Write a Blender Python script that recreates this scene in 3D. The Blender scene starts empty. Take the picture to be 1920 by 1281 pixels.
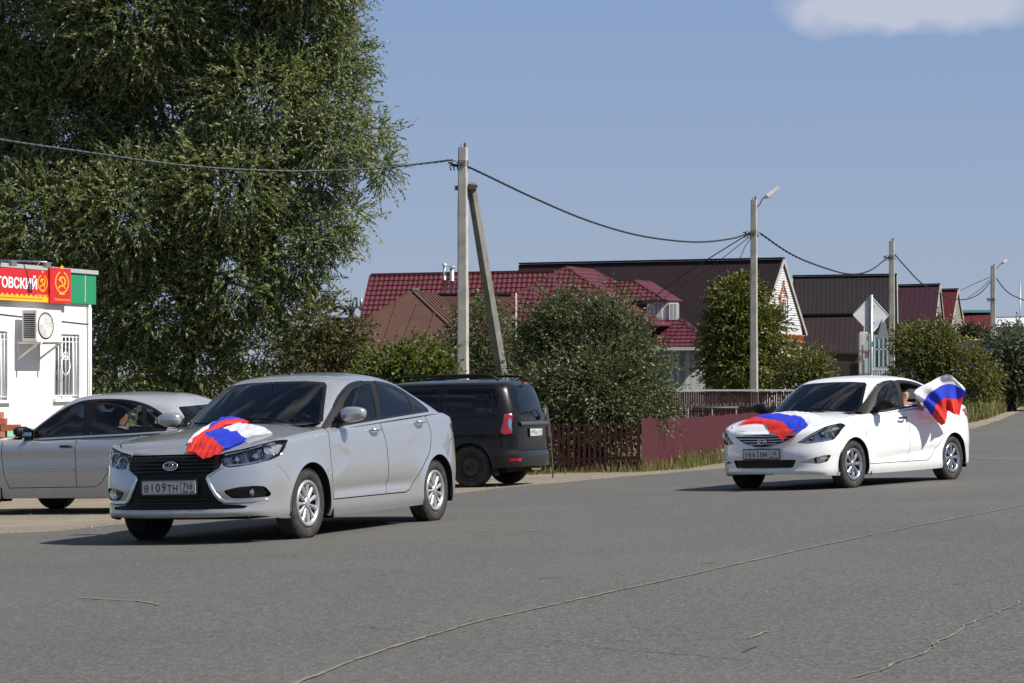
import bpy, math, random
import numpy as np
from mathutils import Vector, Matrix
from mathutils.geometry import delaunay_2d_cdt, tessellate_polygon
R=math.radians
SC=bpy.context.scene; COL=SC.collection

# ------------------------------------------------------------------ camera, sky, sun, exposure
CAMZ=1.5; FP=3706.9; YH=700.0
cam=bpy.data.cameras.new('camera'); camo=bpy.data.objects.new('camera',cam); COL.objects.link(camo)
camo.location=(0,0,CAMZ); camo.rotation_euler=(R(90),0,0)
cam.sensor_width=36; cam.lens=FP/1920*36; cam.shift_y=(YH-640.5)/1920; cam.clip_end=6000
SC.camera=camo
SUN_EL=R(49.5); SUN_AZ=R(109)          # azimuth clockwise from +Y
w=bpy.data.worlds.new('World'); SC.world=w; w.use_nodes=True
nt=w.node_tree; nt.nodes.clear()
o_=nt.nodes.new('ShaderNodeOutputWorld'); bg=nt.nodes.new('ShaderNodeBackground')
sky=nt.nodes.new('ShaderNodeTexSky'); sky.sky_type='NISHITA'; sky.sun_disc=False
sky.sun_elevation=SUN_EL; sky.sun_rotation=SUN_AZ; sky.altitude=150; sky.air_density=1.0; sky.dust_density=0.6; sky.ozone_density=3.0
# a few small clouds, mixed into the sky by direction
tc=nt.nodes.new('ShaderNodeTexCoord'); mp=nt.nodes.new('ShaderNodeMapping'); mp.inputs['Scale'].default_value=(3.2,3.2,11.0); mp.inputs['Location'].default_value=(0.33,0.0,0.35)
nz=nt.nodes.new('ShaderNodeTexNoise'); nz.inputs['Scale'].default_value=1.6; nz.inputs['Detail'].default_value=7; nz.inputs['Roughness'].default_value=.55
rp=nt.nodes.new('ShaderNodeValToRGB'); rp.color_ramp.elements[0].position=.50; rp.color_ramp.elements[1].position=.72
# one cloud low over the road on the right
dm=nt.nodes.new('ShaderNodeVectorMath'); dm.operation='SUBTRACT'
_d=Vector(((1715-960)/FP,1,(YH-5)/FP)).normalized(); dm.inputs[1].default_value=_d
ds=nt.nodes.new('ShaderNodeVectorMath'); ds.operation='MULTIPLY'; ds.inputs[1].default_value=(9.5,9.5,52)
dl=nt.nodes.new('ShaderNodeVectorMath'); dl.operation='LENGTH'
n2=nt.nodes.new('ShaderNodeTexNoise'); n2.inputs['Scale'].default_value=26; n2.inputs['Detail'].default_value=6
ad=nt.nodes.new('ShaderNodeMath'); ad.operation='MULTIPLY_ADD'; ad.inputs[1].default_value=1.5
r2=nt.nodes.new('ShaderNodeMapRange'); r2.inputs['From Min'].default_value=1.58; r2.inputs['From Max'].default_value=1.12; r2.inputs['To Min'].default_value=0; r2.inputs['To Max'].default_value=.55
mx=nt.nodes.new('ShaderNodeMixRGB'); mx.inputs['Color2'].default_value=(7.8,7.7,8.1,1)
mm=nt.nodes.new('ShaderNodeMath'); mm.operation='MAXIMUM'
el=nt.nodes.new('ShaderNodeSeparateXYZ'); em=nt.nodes.new('ShaderNodeMapRange'); em.inputs['From Min'].default_value=.22; em.inputs['From Max'].default_value=.4
ml=nt.nodes.new('ShaderNodeMath'); ml.operation='MULTIPLY'
hs=nt.nodes.new('ShaderNodeHueSaturation'); hs.inputs['Saturation'].default_value=1.0
L=nt.links.new
L(tc.outputs['Generated'],mp.inputs['Vector']); L(mp.outputs[0],nz.inputs['Vector']); L(nz.outputs['Fac'],rp.inputs['Fac'])
L(tc.outputs['Generated'],el.inputs[0]); L(el.outputs['Z'],em.inputs['Value']); L(rp.outputs['Color'],ml.inputs[0]); L(em.outputs[0],ml.inputs[1])
L(tc.outputs['Generated'],dm.inputs[0]); L(dm.outputs[0],ds.inputs[0]); L(ds.outputs[0],dl.inputs[0]); L(tc.outputs['Generated'],n2.inputs['Vector'])
L(n2.outputs['Fac'],ad.inputs[0]); L(dl.outputs['Value'],ad.inputs[2]); L(ad.outputs[0],r2.inputs['Value'])
L(ml.outputs[0],mm.inputs[0]); L(r2.outputs[0],mm.inputs[1]); L(mm.outputs[0],mx.inputs['Fac'])
# the hazy blue-grey band above the horizon
hz=nt.nodes.new('ShaderNodeValToRGB'); e_=hz.color_ramp.elements; e_[0].position=0; e_[0].color=(4.0,4.72,6.05,1); e_[1].position=.22; e_[1].color=(2.6,3.85,6.6,1)
hm=nt.nodes.new('ShaderNodeMapRange'); hm.inputs['From Min'].default_value=.16; hm.inputs['From Max'].default_value=.55; hm.inputs['To Min'].default_value=.9; hm.inputs['To Max'].default_value=0
hx=nt.nodes.new('ShaderNodeMixRGB'); L(el.outputs['Z'],hz.inputs['Fac']); L(el.outputs['Z'],hm.inputs['Value']); L(hm.outputs[0],hx.inputs['Fac']); L(sky.outputs[0],hx.inputs['Color1']); L(hz.outputs[0],hx.inputs['Color2'])
L(hx.outputs[0],hs.inputs['Color']); L(hs.outputs[0],mx.inputs['Color1']); L(mx.outputs[0],bg.inputs['Color']); L(bg.outputs[0],o_.inputs[0])
bg.inputs['Strength'].default_value=0.065
sun=bpy.data.lights.new('sun','SUN'); sun.energy=5.0; sun.angle=R(.5); sun.color=(1,.95,.86)
suno=bpy.data.objects.new('sun',sun); COL.objects.link(suno)
SD=Vector((math.sin(SUN_AZ)*math.cos(SUN_EL),math.cos(SUN_AZ)*math.cos(SUN_EL),math.sin(SUN_EL)))
suno.rotation_euler=SD.to_track_quat('Z','Y').to_euler(); suno.location=(30,0,40)
SC.view_settings.view_transform='Standard'; SC.view_settings.look='None'; SC.view_settings.exposure=0.5; SC.view_settings.gamma=1
SC.cycles.max_bounces=7; SC.cycles.transparent_max_bounces=16; SC.cycles.caustics_reflective=False; SC.cycles.caustics_refractive=False
SC.cycles.use_denoising=True

# ------------------------------------------------------------------ helpers
rng=np.random.default_rng(7); random.seed(7)
PA,PB,PC=.0292,-.0251,CAMZ-.9526
def sm(t): t=np.clip(t,0,1); return t*t*(3-2*t)
def gz(X,Y):
    """height of the ground: a banked, gently falling plane that levels out and climbs far off"""
    X=np.asarray(X,float); Y=np.asarray(Y,float)
    Yc=np.where(Y<40,Y,40+ (1-np.exp(-(np.maximum(Y,40)-40)/9.0))*9.0)
    z=PC+PA*np.clip(X,-40,14)+PB*Yc
    z=z+np.maximum(Y-75,0)*.0075*np.clip((X-6)/14,0,1)*np.exp(-np.maximum(Y-75,0)/900)
    return z
def gzf(x,y): return float(gz(x,y))
def gp(px,py):
    """photo pixel -> point on the ground"""
    dx=(px-960)/FP; dz=(YH-py)/FP; y=4.0
    while y<900:
        if CAMZ+dz*y<gzf(dx*y,y): break
        y*=1.01
    a,b=y/1.01,y
    for _ in range(30):
        m=(a+b)/2
        if CAMZ+dz*m<gzf(dx*m,m): b=m
        else: a=m
    return Vector((dx*b,b,gzf(dx*b,b)))
def gb(px,Y,dy=0): x=(px-960)/FP*Y; return Vector((x,Y,gzf(x,Y)))
def at(px,py,Y): return Vector(((px-960)/FP*Y,Y,CAMZ+(YH-py)/FP*Y))

def tag(o,label=None,cat=None,group=None,kind=None):
    if label: o['label']=label
    if cat: o['category']=cat
    if group: o['group']=group
    if kind: o['kind']=kind
    return o
def empty(name,loc=(0,0,0),rz=0,label=None,cat=None,group=None,mat=None):
    o=bpy.data.objects.new(name,None); COL.objects.link(o); o.empty_display_size=.2
    if mat is not None: o.matrix_world=mat
    else: o.location=loc; o.rotation_euler=(0,0,rz)
    return tag(o,label,cat,group)
class MB:
    def __init__(s): s.v=[];s.f=[];s.m=[]; s.sm=[]
    def add(s,vs,fs,mi=0,smooth=False):
        n=len(s.v); s.v.extend([tuple(v) for v in vs]); s.f.extend([tuple(n+i for i in f) for f in fs]); s.m.extend([mi]*len(fs)); s.sm.extend([smooth]*len(fs)); return s
    def box(s,c,d,rz=0,mi=0,M=None):
        hx,hy,hz=d[0]/2,d[1]/2,d[2]/2; vs=[Vector((x*hx,y*hy,z*hz)) for z in(-1,1) for y in(-1,1) for x in(-1,1)]
        T=Matrix.Translation(c)@(M if M is not None else Matrix.Rotation(rz,4,'Z'))
        return s.add([T@v for v in vs],[(0,2,3,1),(4,5,7,6),(0,1,5,4),(2,6,7,3),(0,4,6,2),(1,3,7,5)],mi)
    def beam(s,a,b,wd,ht,mi=0,wd2=None,ht2=None,up=(0,0,1)):
        a=Vector(a);b=Vector(b);d=(b-a).normalized();u=Vector(up)
        if abs(d.dot(u))>.98:u=Vector((0,1,0))
        x=d.cross(u).normalized();y=x.cross(d).normalized();wd2=wd2 or wd;ht2=ht2 or ht
        vs=[p+x*sx*ww/2+y*sy*hh/2 for p,ww,hh in((a,wd,ht),(b,wd2,ht2)) for sy in(-1,1) for sx in(-1,1)]
        return s.add(vs,[(0,2,3,1),(4,5,7,6),(0,1,5,4),(2,6,7,3),(0,4,6,2),(1,3,7,5)],mi)
    def tube(s,pts,r,n=8,mi=0,cap=True,closed=False,smooth=True):
        pts=[Vector(p) for p in pts]; N=len(pts); rs=r if hasattr(r,'__len__') else [r]*N; vs=[];px=None
        for i,p in enumerate(pts):
            if closed: d=(pts[(i+1)%N]-pts[i-1])
            else: d=(pts[min(i+1,N-1)]-pts[max(i-1,0)])
            d=d.normalized() if d.length>1e-9 else Vector((0,0,1))
            if px is None:
                u=Vector((0,0,1)) if abs(d.z)<.9 else Vector((1,0,0)); px=d.cross(u).normalized()
            else: px=(px-d*px.dot(d)).normalized()
            py=d.cross(px)
            for k in range(n):
                a=2*math.pi*k/n; vs.append(p+(px*math.cos(a)+py*math.sin(a))*rs[i])
        fs=[]
        for i in range(N if closed else N-1):
            j=(i+1)%N
            for k in range(n): fs.append((i*n+k,i*n+(k+1)%n,j*n+(k+1)%n,j*n+k))
        if cap and not closed: fs.append(tuple(range(n))[::-1]); fs.append(tuple((N-1)*n+k for k in range(n)))
        return s.add(vs,fs,mi,smooth)
    def lathe(s,prof,n=32,M=None,mi=0,smooth=True):
        """prof: (radius, along) ; axis = local Z"""
        M=M or Matrix.Identity(4); vs=[];N=len(prof)
        for r,h in prof:
            for k in range(n):
                a=2*math.pi*k/n; vs.append(M@Vector((r*math.cos(a),r*math.sin(a),h)))
        fs=[(i*n+k,i*n+(k+1)%n,(i+1)*n+(k+1)%n,(i+1)*n+k) for i in range(N-1) for k in range(n)]
        return s.add(vs,fs,mi,smooth)
    def prism(s,poly,M,t0,t1,mi=0,side_mi=None):
        """poly: 2D outline, extruded along local Z from t0 to t1"""
        n=len(poly); vs=[M@Vector((p[0],p[1],t)) for t in(t0,t1) for p in poly]
        tr=tessellate_polygon([[Vector((p[0],p[1],0)) for p in poly]])
        fs=[tuple(n+i for i in t) for t in tr]+[tuple(reversed(t)) for t in tr]
        s.add(vs,fs,mi); s.add(vs,[(i,(i+1)%n,n+(i+1)%n,n+i) for i in range(n)],mi if side_mi is None else side_mi); return s
    def flat(s,poly,M,mi=0,t=0):
        tr=tessellate_polygon([[Vector((p[0],p[1],0)) for p in poly]])
        return s.add([M@Vector((p[0],p[1],t)) for p in poly],[tuple(t_) for t_ in tr],mi)
    def text(s,body,size,M,mi=0,sx=1.0,align='LEFT',t=0,bold=0.0):
        c=bpy.data.curves.new('lettering','FONT'); c.body=body; c.size=size; c.align_x=align; c.resolution_u=3; c.offset=bold
        o=bpy.data.objects.new('lettering',c); COL.objects.link(o); dg=bpy.context.evaluated_depsgraph_get()
        me=bpy.data.meshes.new_from_object(o.evaluated_get(dg)); 
        vs=[M@Vector((v.co.x*sx,v.co.y,t)) for v in me.vertices]; fs=[tuple(p.vertices) for p in me.polygons]
        s.add(vs,fs,mi); bpy.data.objects.remove(o); bpy.data.curves.remove(c); bpy.data.meshes.remove(me); return s
    def grid(s,P,mi=0,smooth=True):
        a,b=len(P),len(P[0]); vs=[p for r in P for p in r]
        return s.add(vs,[(i*b+j,i*b+j+1,(i+1)*b+j+1,(i+1)*b+j) for i in range(a-1) for j in range(b-1)],mi,smooth)
    def build(s,name,mats,parent=None,bevel=0,fix=True):
        me=bpy.data.meshes.new(name); me.from_pydata(s.v,[],s.f)
        for m in (mats if isinstance(mats,(list,tuple)) else [mats]): me.materials.append(m)
        me.polygons.foreach_set('material_index',s.m); me.polygons.foreach_set('use_smooth',s.sm)
        me.update()
        if fix:
            import bmesh
            bm=bmesh.new(); bm.from_mesh(me); bmesh.ops.recalc_face_normals(bm,faces=bm.faces); bm.to_mesh(me); bm.free()
        o=bpy.data.objects.new(name,me); COL.objects.link(o)
        if parent: o.parent=parent
        if bevel:
            b=o.modifiers.new('bevel','BEVEL'); b.width=bevel; b.segments=2; b.limit_method='ANGLE'
        return o
def frame(o,x,y):
    """4x4 with local X, Y axes given, origin o"""
    x=Vector(x).normalized(); z=x.cross(Vector(y)).normalized(); y=z.cross(x)
    return Matrix(((x.x,y.x,z.x,o[0]),(x.y,y.y,z.y,o[1]),(x.z,y.z,z.z,o[2]),(0,0,0,1)))

def pchip(xs,ys):
    xs=np.array(xs,float); ys=np.array(ys,float)
    if xs[0]>xs[-1]: xs=xs[::-1]; ys=ys[::-1]
    h=np.diff(xs); d=np.diff(ys)/h; m=np.zeros(len(xs))
    for i in range(1,len(xs)-1):
        if d[i-1]*d[i]>0:
            w1=2*h[i]+h[i-1]; w2=h[i]+2*h[i-1]; m[i]=(w1+w2)/(w1/d[i-1]+w2/d[i])
    m[0]=d[0]; m[-1]=d[-1]
    def f(x):
        x=np.clip(np.asarray(x,float),xs[0],xs[-1]); i=np.clip(np.searchsorted(xs,x)-1,0,len(xs)-2)
        t=(x-xs[i])/h[i]; t2=t*t;t3=t2*t
        return (2*t3-3*t2+1)*ys[i]+(t3-2*t2+t)*h[i]*m[i]+(-2*t3+3*t2)*ys[i+1]+(t3-t2)*h[i]*m[i+1]
    return f

# ------------------------------------------------------------------ materials
def pbr(name,col,rough=.5,metal=0,noise=None,bump=None,coat=0,spec=None,**kw):
    m=bpy.data.materials.new(name); m.use_nodes=True; n=m.node_tree; b=n.nodes['Principled BSDF']
    b.inputs['Base Color'].default_value=(*col,1); b.inputs['Roughness'].default_value=rough; b.inputs['Metallic'].default_value=metal
    if coat: b.inputs['Coat Weight'].default_value=coat; b.inputs['Coat Roughness'].default_value=.04
    if spec is not None: b.inputs['Specular IOR Level'].default_value=spec
    tc=n.nodes.new('ShaderNodeTexCoord'); src=tc.outputs['Object']
    if noise:      # (scale, colour2, low, high)
        t=n.nodes.new('ShaderNodeTexNoise'); t.inputs['Scale'].default_value=noise[0]; t.inputs['Detail'].default_value=8; t.inputs['Roughness'].default_value=.62
        r=n.nodes.new('ShaderNodeMapRange'); r.inputs['From Min'].default_value=noise[2]; r.inputs['From Max'].default_value=noise[3]
        x=n.nodes.new('ShaderNodeMixRGB'); x.inputs['Color1'].default_value=(*col,1); x.inputs['Color2'].default_value=(*noise[1],1)
        n.links.new(src,t.inputs['Vector']); n.links.new(t.outputs['Fac'],r.inputs['Value']); n.links.new(r.outputs[0],x.inputs['Fac']); n.links.new(x.outputs[0],b.inputs['Base Color'])
    if bump:       # (scale, distance)
        t=n.nodes.new('ShaderNodeTexNoise'); t.inputs['Scale'].default_value=bump[0]; t.inputs['Detail'].default_value=6
        u=n.nodes.new('ShaderNodeBump'); u.inputs['Distance'].default_value=bump[1]; u.inputs['Strength'].default_value=bump[2] if len(bump)>2 else .6
        n.links.new(src,t.inputs['Vector']); n.links.new(t.outputs['Fac'],u.inputs['Height']); n.links.new(u.outputs[0],b.inputs['Normal'])
    return m
def paint(name,col,metal,rough=.3,coat=1,spec=.5,dirt=(.16,.14,.115),flake=0.0,dirtamt=.5,dz=(.18,.55)):
    """car paint with clear coat, road dust low on the panels"""
    m=bpy.data.materials.new(name); m.use_nodes=True; n=m.node_tree; b=n.nodes['Principled BSDF']; l=n.links.new
    b.inputs['Metallic'].default_value=metal; b.inputs['Roughness'].default_value=rough; b.inputs['Coat Weight'].default_value=coat; b.inputs['Specular IOR Level'].default_value=spec; b.inputs['Coat Roughness'].default_value=.05
    tc=n.nodes.new('ShaderNodeTexCoord'); sp=n.nodes.new('ShaderNodeSeparateXYZ'); t=n.nodes.new('ShaderNodeTexNoise'); t.inputs['Scale'].default_value=7; t.inputs['Detail'].default_value=7
    r=n.nodes.new('ShaderNodeMapRange'); r.inputs['From Min'].default_value=dz[1]; r.inputs['From Max'].default_value=dz[0]; r.inputs['To Max'].default_value=dirtamt
    mu=n.nodes.new('ShaderNodeMath'); mu.operation='MULTIPLY'; ad=n.nodes.new('ShaderNodeMath'); ad.operation='MULTIPLY_ADD'; ad.inputs[1].default_value=1.3; ad.inputs[2].default_value=.12; 
    x=n.nodes.new('ShaderNodeMixRGB'); x.inputs['Color1'].default_value=(*col,1); x.inputs['Color2'].default_value=(*dirt,1)
    l(tc.outputs['Object'],sp.inputs[0]); l(sp.outputs['Z'],r.inputs['Value']); l(tc.outputs['Object'],t.inputs['Vector']); l(t.outputs['Fac'],ad.inputs[0]); l(ad.outputs[0],mu.inputs[0]); l(r.outputs[0],mu.inputs[1])
    l(mu.outputs[0],x.inputs['Fac']); l(x.outputs[0],b.inputs['Base Color'])
    rr=n.nodes.new('ShaderNodeMapRange'); rr.inputs['To Min'].default_value=.05; rr.inputs['To Max'].default_value=.55; l(mu.outputs[0],rr.inputs['Value']); l(rr.outputs[0],b.inputs['Coat Roughness'])
    mi=n.nodes.new('ShaderNodeMath'); mi.operation='MULTIPLY_ADD'; mi.inputs[1].default_value=-metal; mi.inputs[2].default_value=metal; l(mu.outputs[0],mi.inputs[0]); l(mi.outputs[0],b.inputs['Metallic'])
    return m
def glassmat(name,tint,refl=1.0,rough=0.0,ior=1.5):
    m=bpy.data.materials.new(name); m.use_nodes=True; n=m.node_tree; n.nodes.clear(); l=n.links.new
    o=n.nodes.new('ShaderNodeOutputMaterial'); t=n.nodes.new('ShaderNodeBsdfTransparent'); t.inputs[0].default_value=(*tint,1)
    g=n.nodes.new('ShaderNodeBsdfGlossy'); g.inputs['Roughness'].default_value=rough; g.inputs[0].default_value=(refl,refl,refl,1)
    f=n.nodes.new('ShaderNodeFresnel'); f.inputs[0].default_value=ior; x=n.nodes.new('ShaderNodeMixShader')
    l(f.outputs[0],x.inputs[0]); l(t.outputs[0],x.inputs[1]); l(g.outputs[0],x.inputs[2]); l(x.outputs[0],o.inputs[0]); return m
M_=dict(
 silver=paint('silver_paint',(.48,.49,.505),.64,.26), white=paint('white_paint',(.80,.80,.80),0,.35,dirtamt=.3), grey=paint('grey_silver_paint',(.46,.475,.50),.45,.28,dirt=(.2,.16,.12)), blackp=paint('black_paint',(.006,.005,.0055),0,.3,coat=.38,spec=.2,dirt=(.06,.05,.042),dirtamt=.28,dz=(.15,.7)),
 trim=pbr('black_plastic',(.009,.009,.0095),.5,spec=.25), gloss=pbr('gloss_black',(.008,.008,.009),.12), chrome=pbr('chrome',(.78,.78,.8),.12,1), dark=pbr('dark_void',(.006,.006,.006),.9),
 rubber=pbr('tyre_rubber',(.022,.021,.02),.8,noise=(14,(.06,.055,.048),.45,.75),bump=(90,.002)), rim=pbr('silver_rim',(.52,.53,.54),.32,.7), rim2=pbr('bright_rim',(.5,.51,.53),.18,.9), steel=pbr('black_steel_rim',(.02,.02,.021),.45,.2,noise=(9,(.07,.06,.05),.5,.8)), 
 glass=glassmat('window_glass',(.80,.83,.83)), tint=glassmat('tinted_glass',(.10,.115,.13)), vtint=glassmat('dark_tinted_glass',(.02,.022,.026)), lens=glassmat('clear_lens',(.93,.94,.95),.8),
 seat=pbr('seat_cloth',(.02,.02,.023),.9), dash=pbr('dashboard_plastic',(.015,.015,.017),.6), liner=pbr('headliner',(.06,.06,.06),.95), redlens=pbr('red_lamp',(.24,.006,.007),.12,coat=1), clearl=pbr('silver_reflector',(.7,.7,.72),.15,1), amber=pbr('amber_lamp',(.6,.22,.02),.15),
 plate=pbr('plate_white',(.62,.62,.6),.4,noise=(30,(.4,.39,.36),.4,.8)), ink=pbr('plate_ink',(.015,.015,.015),.5), mirror=pbr('mirror_glass',(.8,.8,.82),.02,1),
)
# ------------------------------------------------------------------ surface patches cut into panels
def crom(keys,n):
    """centripetal-ish Catmull-Rom through rows of keys; returns function of u in 0..1 and the key parameters"""
    K=np.array(keys,float); d=np.sqrt(((K[1:,:2]-K[:-1,:2])**2).sum(1)); t=np.concatenate([[0],np.cumsum(np.maximum(d,.02)**.8)]); t/=t[-1]
    m=np.zeros_like(K)
    for i in range(1,len(K)-1):
        a=(K[i]-K[i-1])/(t[i]-t[i-1]); b=(K[i+1]-K[i])/(t[i+1]-t[i]); w=(t[i]-t[i-1])/(t[i+1]-t[i-1]); m[i]=a*(1-w)+b*w
    e0=(K[1]-K[0])/(t[1]-t[0]); e1=(K[-1]-K[-2])/(t[-1]-t[-2]); m[0]=e0; m[-1]=e1
    m[0][0]=0; m[-1][0]=0; m[0][2:]=0; m[-1][2:]=0      # square to the centre line
    def f(u):
        u=np.clip(np.asarray(u,float),0,1); i=np.clip(np.searchsorted(t,u,side='right')-1,0,len(K)-2); h=(t[i+1]-t[i]); s=((u-t[i])/h)[...,None]; h=h[...,None]
        return (2*s**3-3*s*s+1)*K[i]+(s**3-2*s*s+s)*h*m[i]+(-2*s**3+3*s*s)*K[i+1]+(s**3-s*s)*h*m[i+1]
    return f,t
def pip(P,poly):
    poly=np.asarray(poly); x,y=P[:,0],P[:,1]; ins=np.zeros(len(P),bool); n=len(poly)
    for i in range(n):
        x0,y0=poly[i]; x1,y1=poly[(i+1)%n]
        c=((y0>y)!=(y1>y)); 
        if y1!=y0: ins^=c&(x<(x1-x0)*(y-y0)/(y1-y0)+x0)
    return ins
def dens(poly,step,closed=True):
    out=[]; n=len(poly)
    for i in range(n if closed else n-1):
        a=np.array(poly[i],float); b=np.array(poly[(i+1)%n],float); k=max(1,int(np.ceil(np.linalg.norm(b-a)/step)))
        for j in range(k): out.append(a+(b-a)*j/k)
    if not closed: out.append(np.array(poly[-1],float))
    return np.array(out)
def rnd(poly,r,k=4):
    """round the corners of a 2D polygon; r may be a list"""
    P=[np.array(p,float) for p in poly]; n=len(P); out=[]
    for i in range(n):
        rr=r[i] if hasattr(r,'__len__') else r
        a,b,c=P[i-1],P[i],P[(i+1)%n]; la=np.linalg.norm(a-b); lc=np.linalg.norm(c-b); q=min(rr,la*.45,lc*.45)
        if q<1e-5: out.append(b); continue
        s=b+(a-b)/la*q; e=b+(c-b)/lc*q
        for j in range(k+1):
            t=j/k; out.append((1-t)**2*s+2*t*(1-t)*b+t*t*e)
    return np.array(out)
def strip(line,w,closed=False):
    """a thin outline along a 2D polyline"""
    P=np.array(line,float); n=len(P); L_=[];R_=[]
    for i in range(n):
        d=P[min(i+1,n-1)]-P[max(i-1,0)]; d/=np.linalg.norm(d)+1e-9; q=np.array([-d[1],d[0]])*w/2; L_.append(P[i]+q); R_.append(P[i]-q)
    return np.array(L_+R_[::-1])
def smoothline(pts,k=6):
    P=[np.array(p,float) for p in pts]; P=[2*P[0]-P[1]]+P+[2*P[-1]-P[-2]]; out=[]
    for i in range(1,len(P)-2):
        for j in range(k):
            t=j/k; a,b,c,d=P[i-1:i+3]; out.append(.5*((2*b)+(c-a)*t+(2*a-5*b+4*c-d)*t*t+(3*b-a-3*c+d)*t**3))
    out.append(P[-2]); return np.array(out)
class Patch:
    def __init__(s,f,ur,vr,su,sv):
        s.f=f; s.ur=ur; s.vr=vr; s.su=su; s.sv=sv   # su,sv: metres per unit
        s.regs=[]; s.extra=[]
    AX=dict(side=(0,2),front=(1,2),rear=(1,2),top=(0,1))
    def inv(s,view,pts,um=None,step=.03):
        ax=s.AX[view]; pts=dens(pts,step); ur=um or s.ur
        if view=='uv': return pts
        if not hasattr(s,'cache'): s.cache={}
        if tuple(ur) not in s.cache:
            uu,vv=np.meshgrid(np.linspace(ur[0],ur[1],320),np.linspace(s.vr[0],s.vr[1],110),indexing='ij'); s.cache[tuple(ur)]=(uu.ravel(),vv.ravel(),s.f(uu.ravel(),vv.ravel()))
        uu,vv,Q3=s.cache[tuple(ur)]; Q=Q3[:,ax]; out=[]
        for p in pts:
            k=((Q-p)**2).sum(1).argmin(); out.append((uu[k],vv[k]))
        X=np.array(out); e=1e-4
        for it in range(4):
            F=s.f(X[:,0],X[:,1])[:,ax]; A=(s.f(X[:,0]+e,X[:,1])[:,ax]-F)/e; B=(s.f(X[:,0],X[:,1]+e)[:,ax]-F)/e; r=pts-F
            det=A[:,0]*B[:,1]-A[:,1]*B[:,0]; ok=np.abs(det)>1e-3; det=np.where(ok,det,1)
            du=(r[:,0]*B[:,1]-r[:,1]*B[:,0])/det; dv=(A[:,0]*r[:,1]-A[:,1]*r[:,0])/det
            lim=.02; X[:,0]+=np.where(ok,np.clip(du,-lim,lim),0); X[:,1]+=np.where(ok,np.clip(dv,-.06,.06),0)
            X[:,0]=np.clip(X[:,0],ur[0],ur[1]); X[:,1]=np.clip(X[:,1],s.vr[0],s.vr[1])
        return X
    def add(s,name,view,pts,um=None):
        s.regs.append((name,s.inv(view,pts,um))); return s
    def tri(s,step=.035,domain=None,base='body'):
        S=np.array([s.su,s.sv]); u0,u1=s.ur; v0,v1=s.vr
        nu=max(2,int((u1-u0)*s.su/step)); nv=max(2,int((v1-v0)*s.sv/step))
        uu,vv=np.meshgrid(np.linspace(u0,u1,nu+1),np.linspace(v0,v1,nv+1),indexing='ij'); G=np.stack([uu.ravel(),vv.ravel()],1)*S
        rects=[np.array(domain)] if domain is not None else [np.stack([*(dens([(u0,v0),(u1,v0),(u1,v1),(u0,v1)],1e9)).T],1)]
        if domain is None:
            b=[(u,v0) for u in np.linspace(u0,u1,nu+1)]+[(u1,v) for v in np.linspace(v0,v1,nv+1)[1:]]+[(u,v1) for u in np.linspace(u1,u0,nu+1)[1:]]+[(u0,v) for v in np.linspace(v1,v0,nv+1)[1:-1]]
            rects=[np.array(b)]
        vs=[];es=[];A=[];B=[]
        for poly in rects+[r[1] for r in s.regs]:
            n0=len(vs); P=poly*S; n=len(P); vs+=list(P)
            for i in range(n): es.append((n0+i,n0+(i+1)%n)); A.append(P[i]); B.append(P[(i+1)%n])
        A=np.array(A);B=np.array(B); keep=np.ones(len(G),bool)
        for i0 in range(0,len(G),2000):
            g=G[i0:i0+2000,None,:]; d=B-A; t=np.clip(((g-A)*d).sum(2)/((d*d).sum(1)+1e-12),0,1); q=A+t[...,None]*d; keep[i0:i0+2000]=(((g-q)**2).sum(2).min(1)>(step*.33)**2)
        vs+=list(G[keep])
        r=delaunay_2d_cdt([Vector(v) for v in vs],es,[],0,1e-5)
        V=np.array([tuple(v) for v in r[0]]); T=np.array([f for f in r[2] if len(f)==3])
        C=V[T].mean(1)/S; lab=np.full(len(T),0); names=[base]
        if domain is not None: lab[~pip(C,np.array(domain))]=-1
        for name,poly in s.regs:
            if name not in names: names.append(name)
            k=pip(C,poly)&(lab>=0); lab[k]=names.index(name)
        P=s.f(V[:,0]/s.su,V[:,1]/s.sv)
        ok=lab>=0
        n=np.cross(P[T[:,1]]-P[T[:,0]],P[T[:,2]]-P[T[:,0]])
        ctr=np.array([0,0,0.3]); o=P[T].mean(1)-ctr; o[:,0]=o[:,0]*0+np.where(np.abs(n[:,0])>np.abs(n[:,1])+np.abs(n[:,2]),P[T].mean(1)[:,0]+1.4,0)
        if ((n*o).sum(1)*ok).sum()<0: T=T[:,::-1]; n=-n
        N=np.zeros_like(P)
        for k in range(3): np.add.at(N,T[ok][:,k],n[ok])
        N[np.abs(P[:,1])<1e-4,1]=0
        N/=np.linalg.norm(N,axis=1,keepdims=True)+1e-12
        s.P,s.N,s.T,s.lab,s.names=P,N,T,lab,names
        return s
    def reg(s,name,off=0.0,skirt=0.0):
        """verts, normals, faces of one region"""
        if name not in s.names: return None
        T=s.T[s.lab==s.names.index(name)]
        if len(T)==0: return None
        idx,inv=np.unique(T,return_inverse=True); F=inv.reshape(-1,3); P=s.P[idx]+s.N[idx]*off; P[np.abs(s.P[idx][:,1])<1e-4,1]=0; N=s.N[idx]
        Fl=[tuple(f) for f in F]; sk=[]
        if skirt:
            E={}
            for f in Fl:
                for a,b in((f[0],f[1]),(f[1],f[2]),(f[2],f[0])):
                    if (b,a) in E: del E[(b,a)]
                    else: E[(a,b)]=1
            n0=len(P); P=np.concatenate([P,P-N*skirt]); N=np.concatenate([N,N])
            for a,b in E:
                if abs(P[a][1])<1e-4 and abs(P[b][1])<1e-4: continue
                sk.append((b,a,n0+a,n0+b))
        return P,N,Fl,sk
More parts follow.
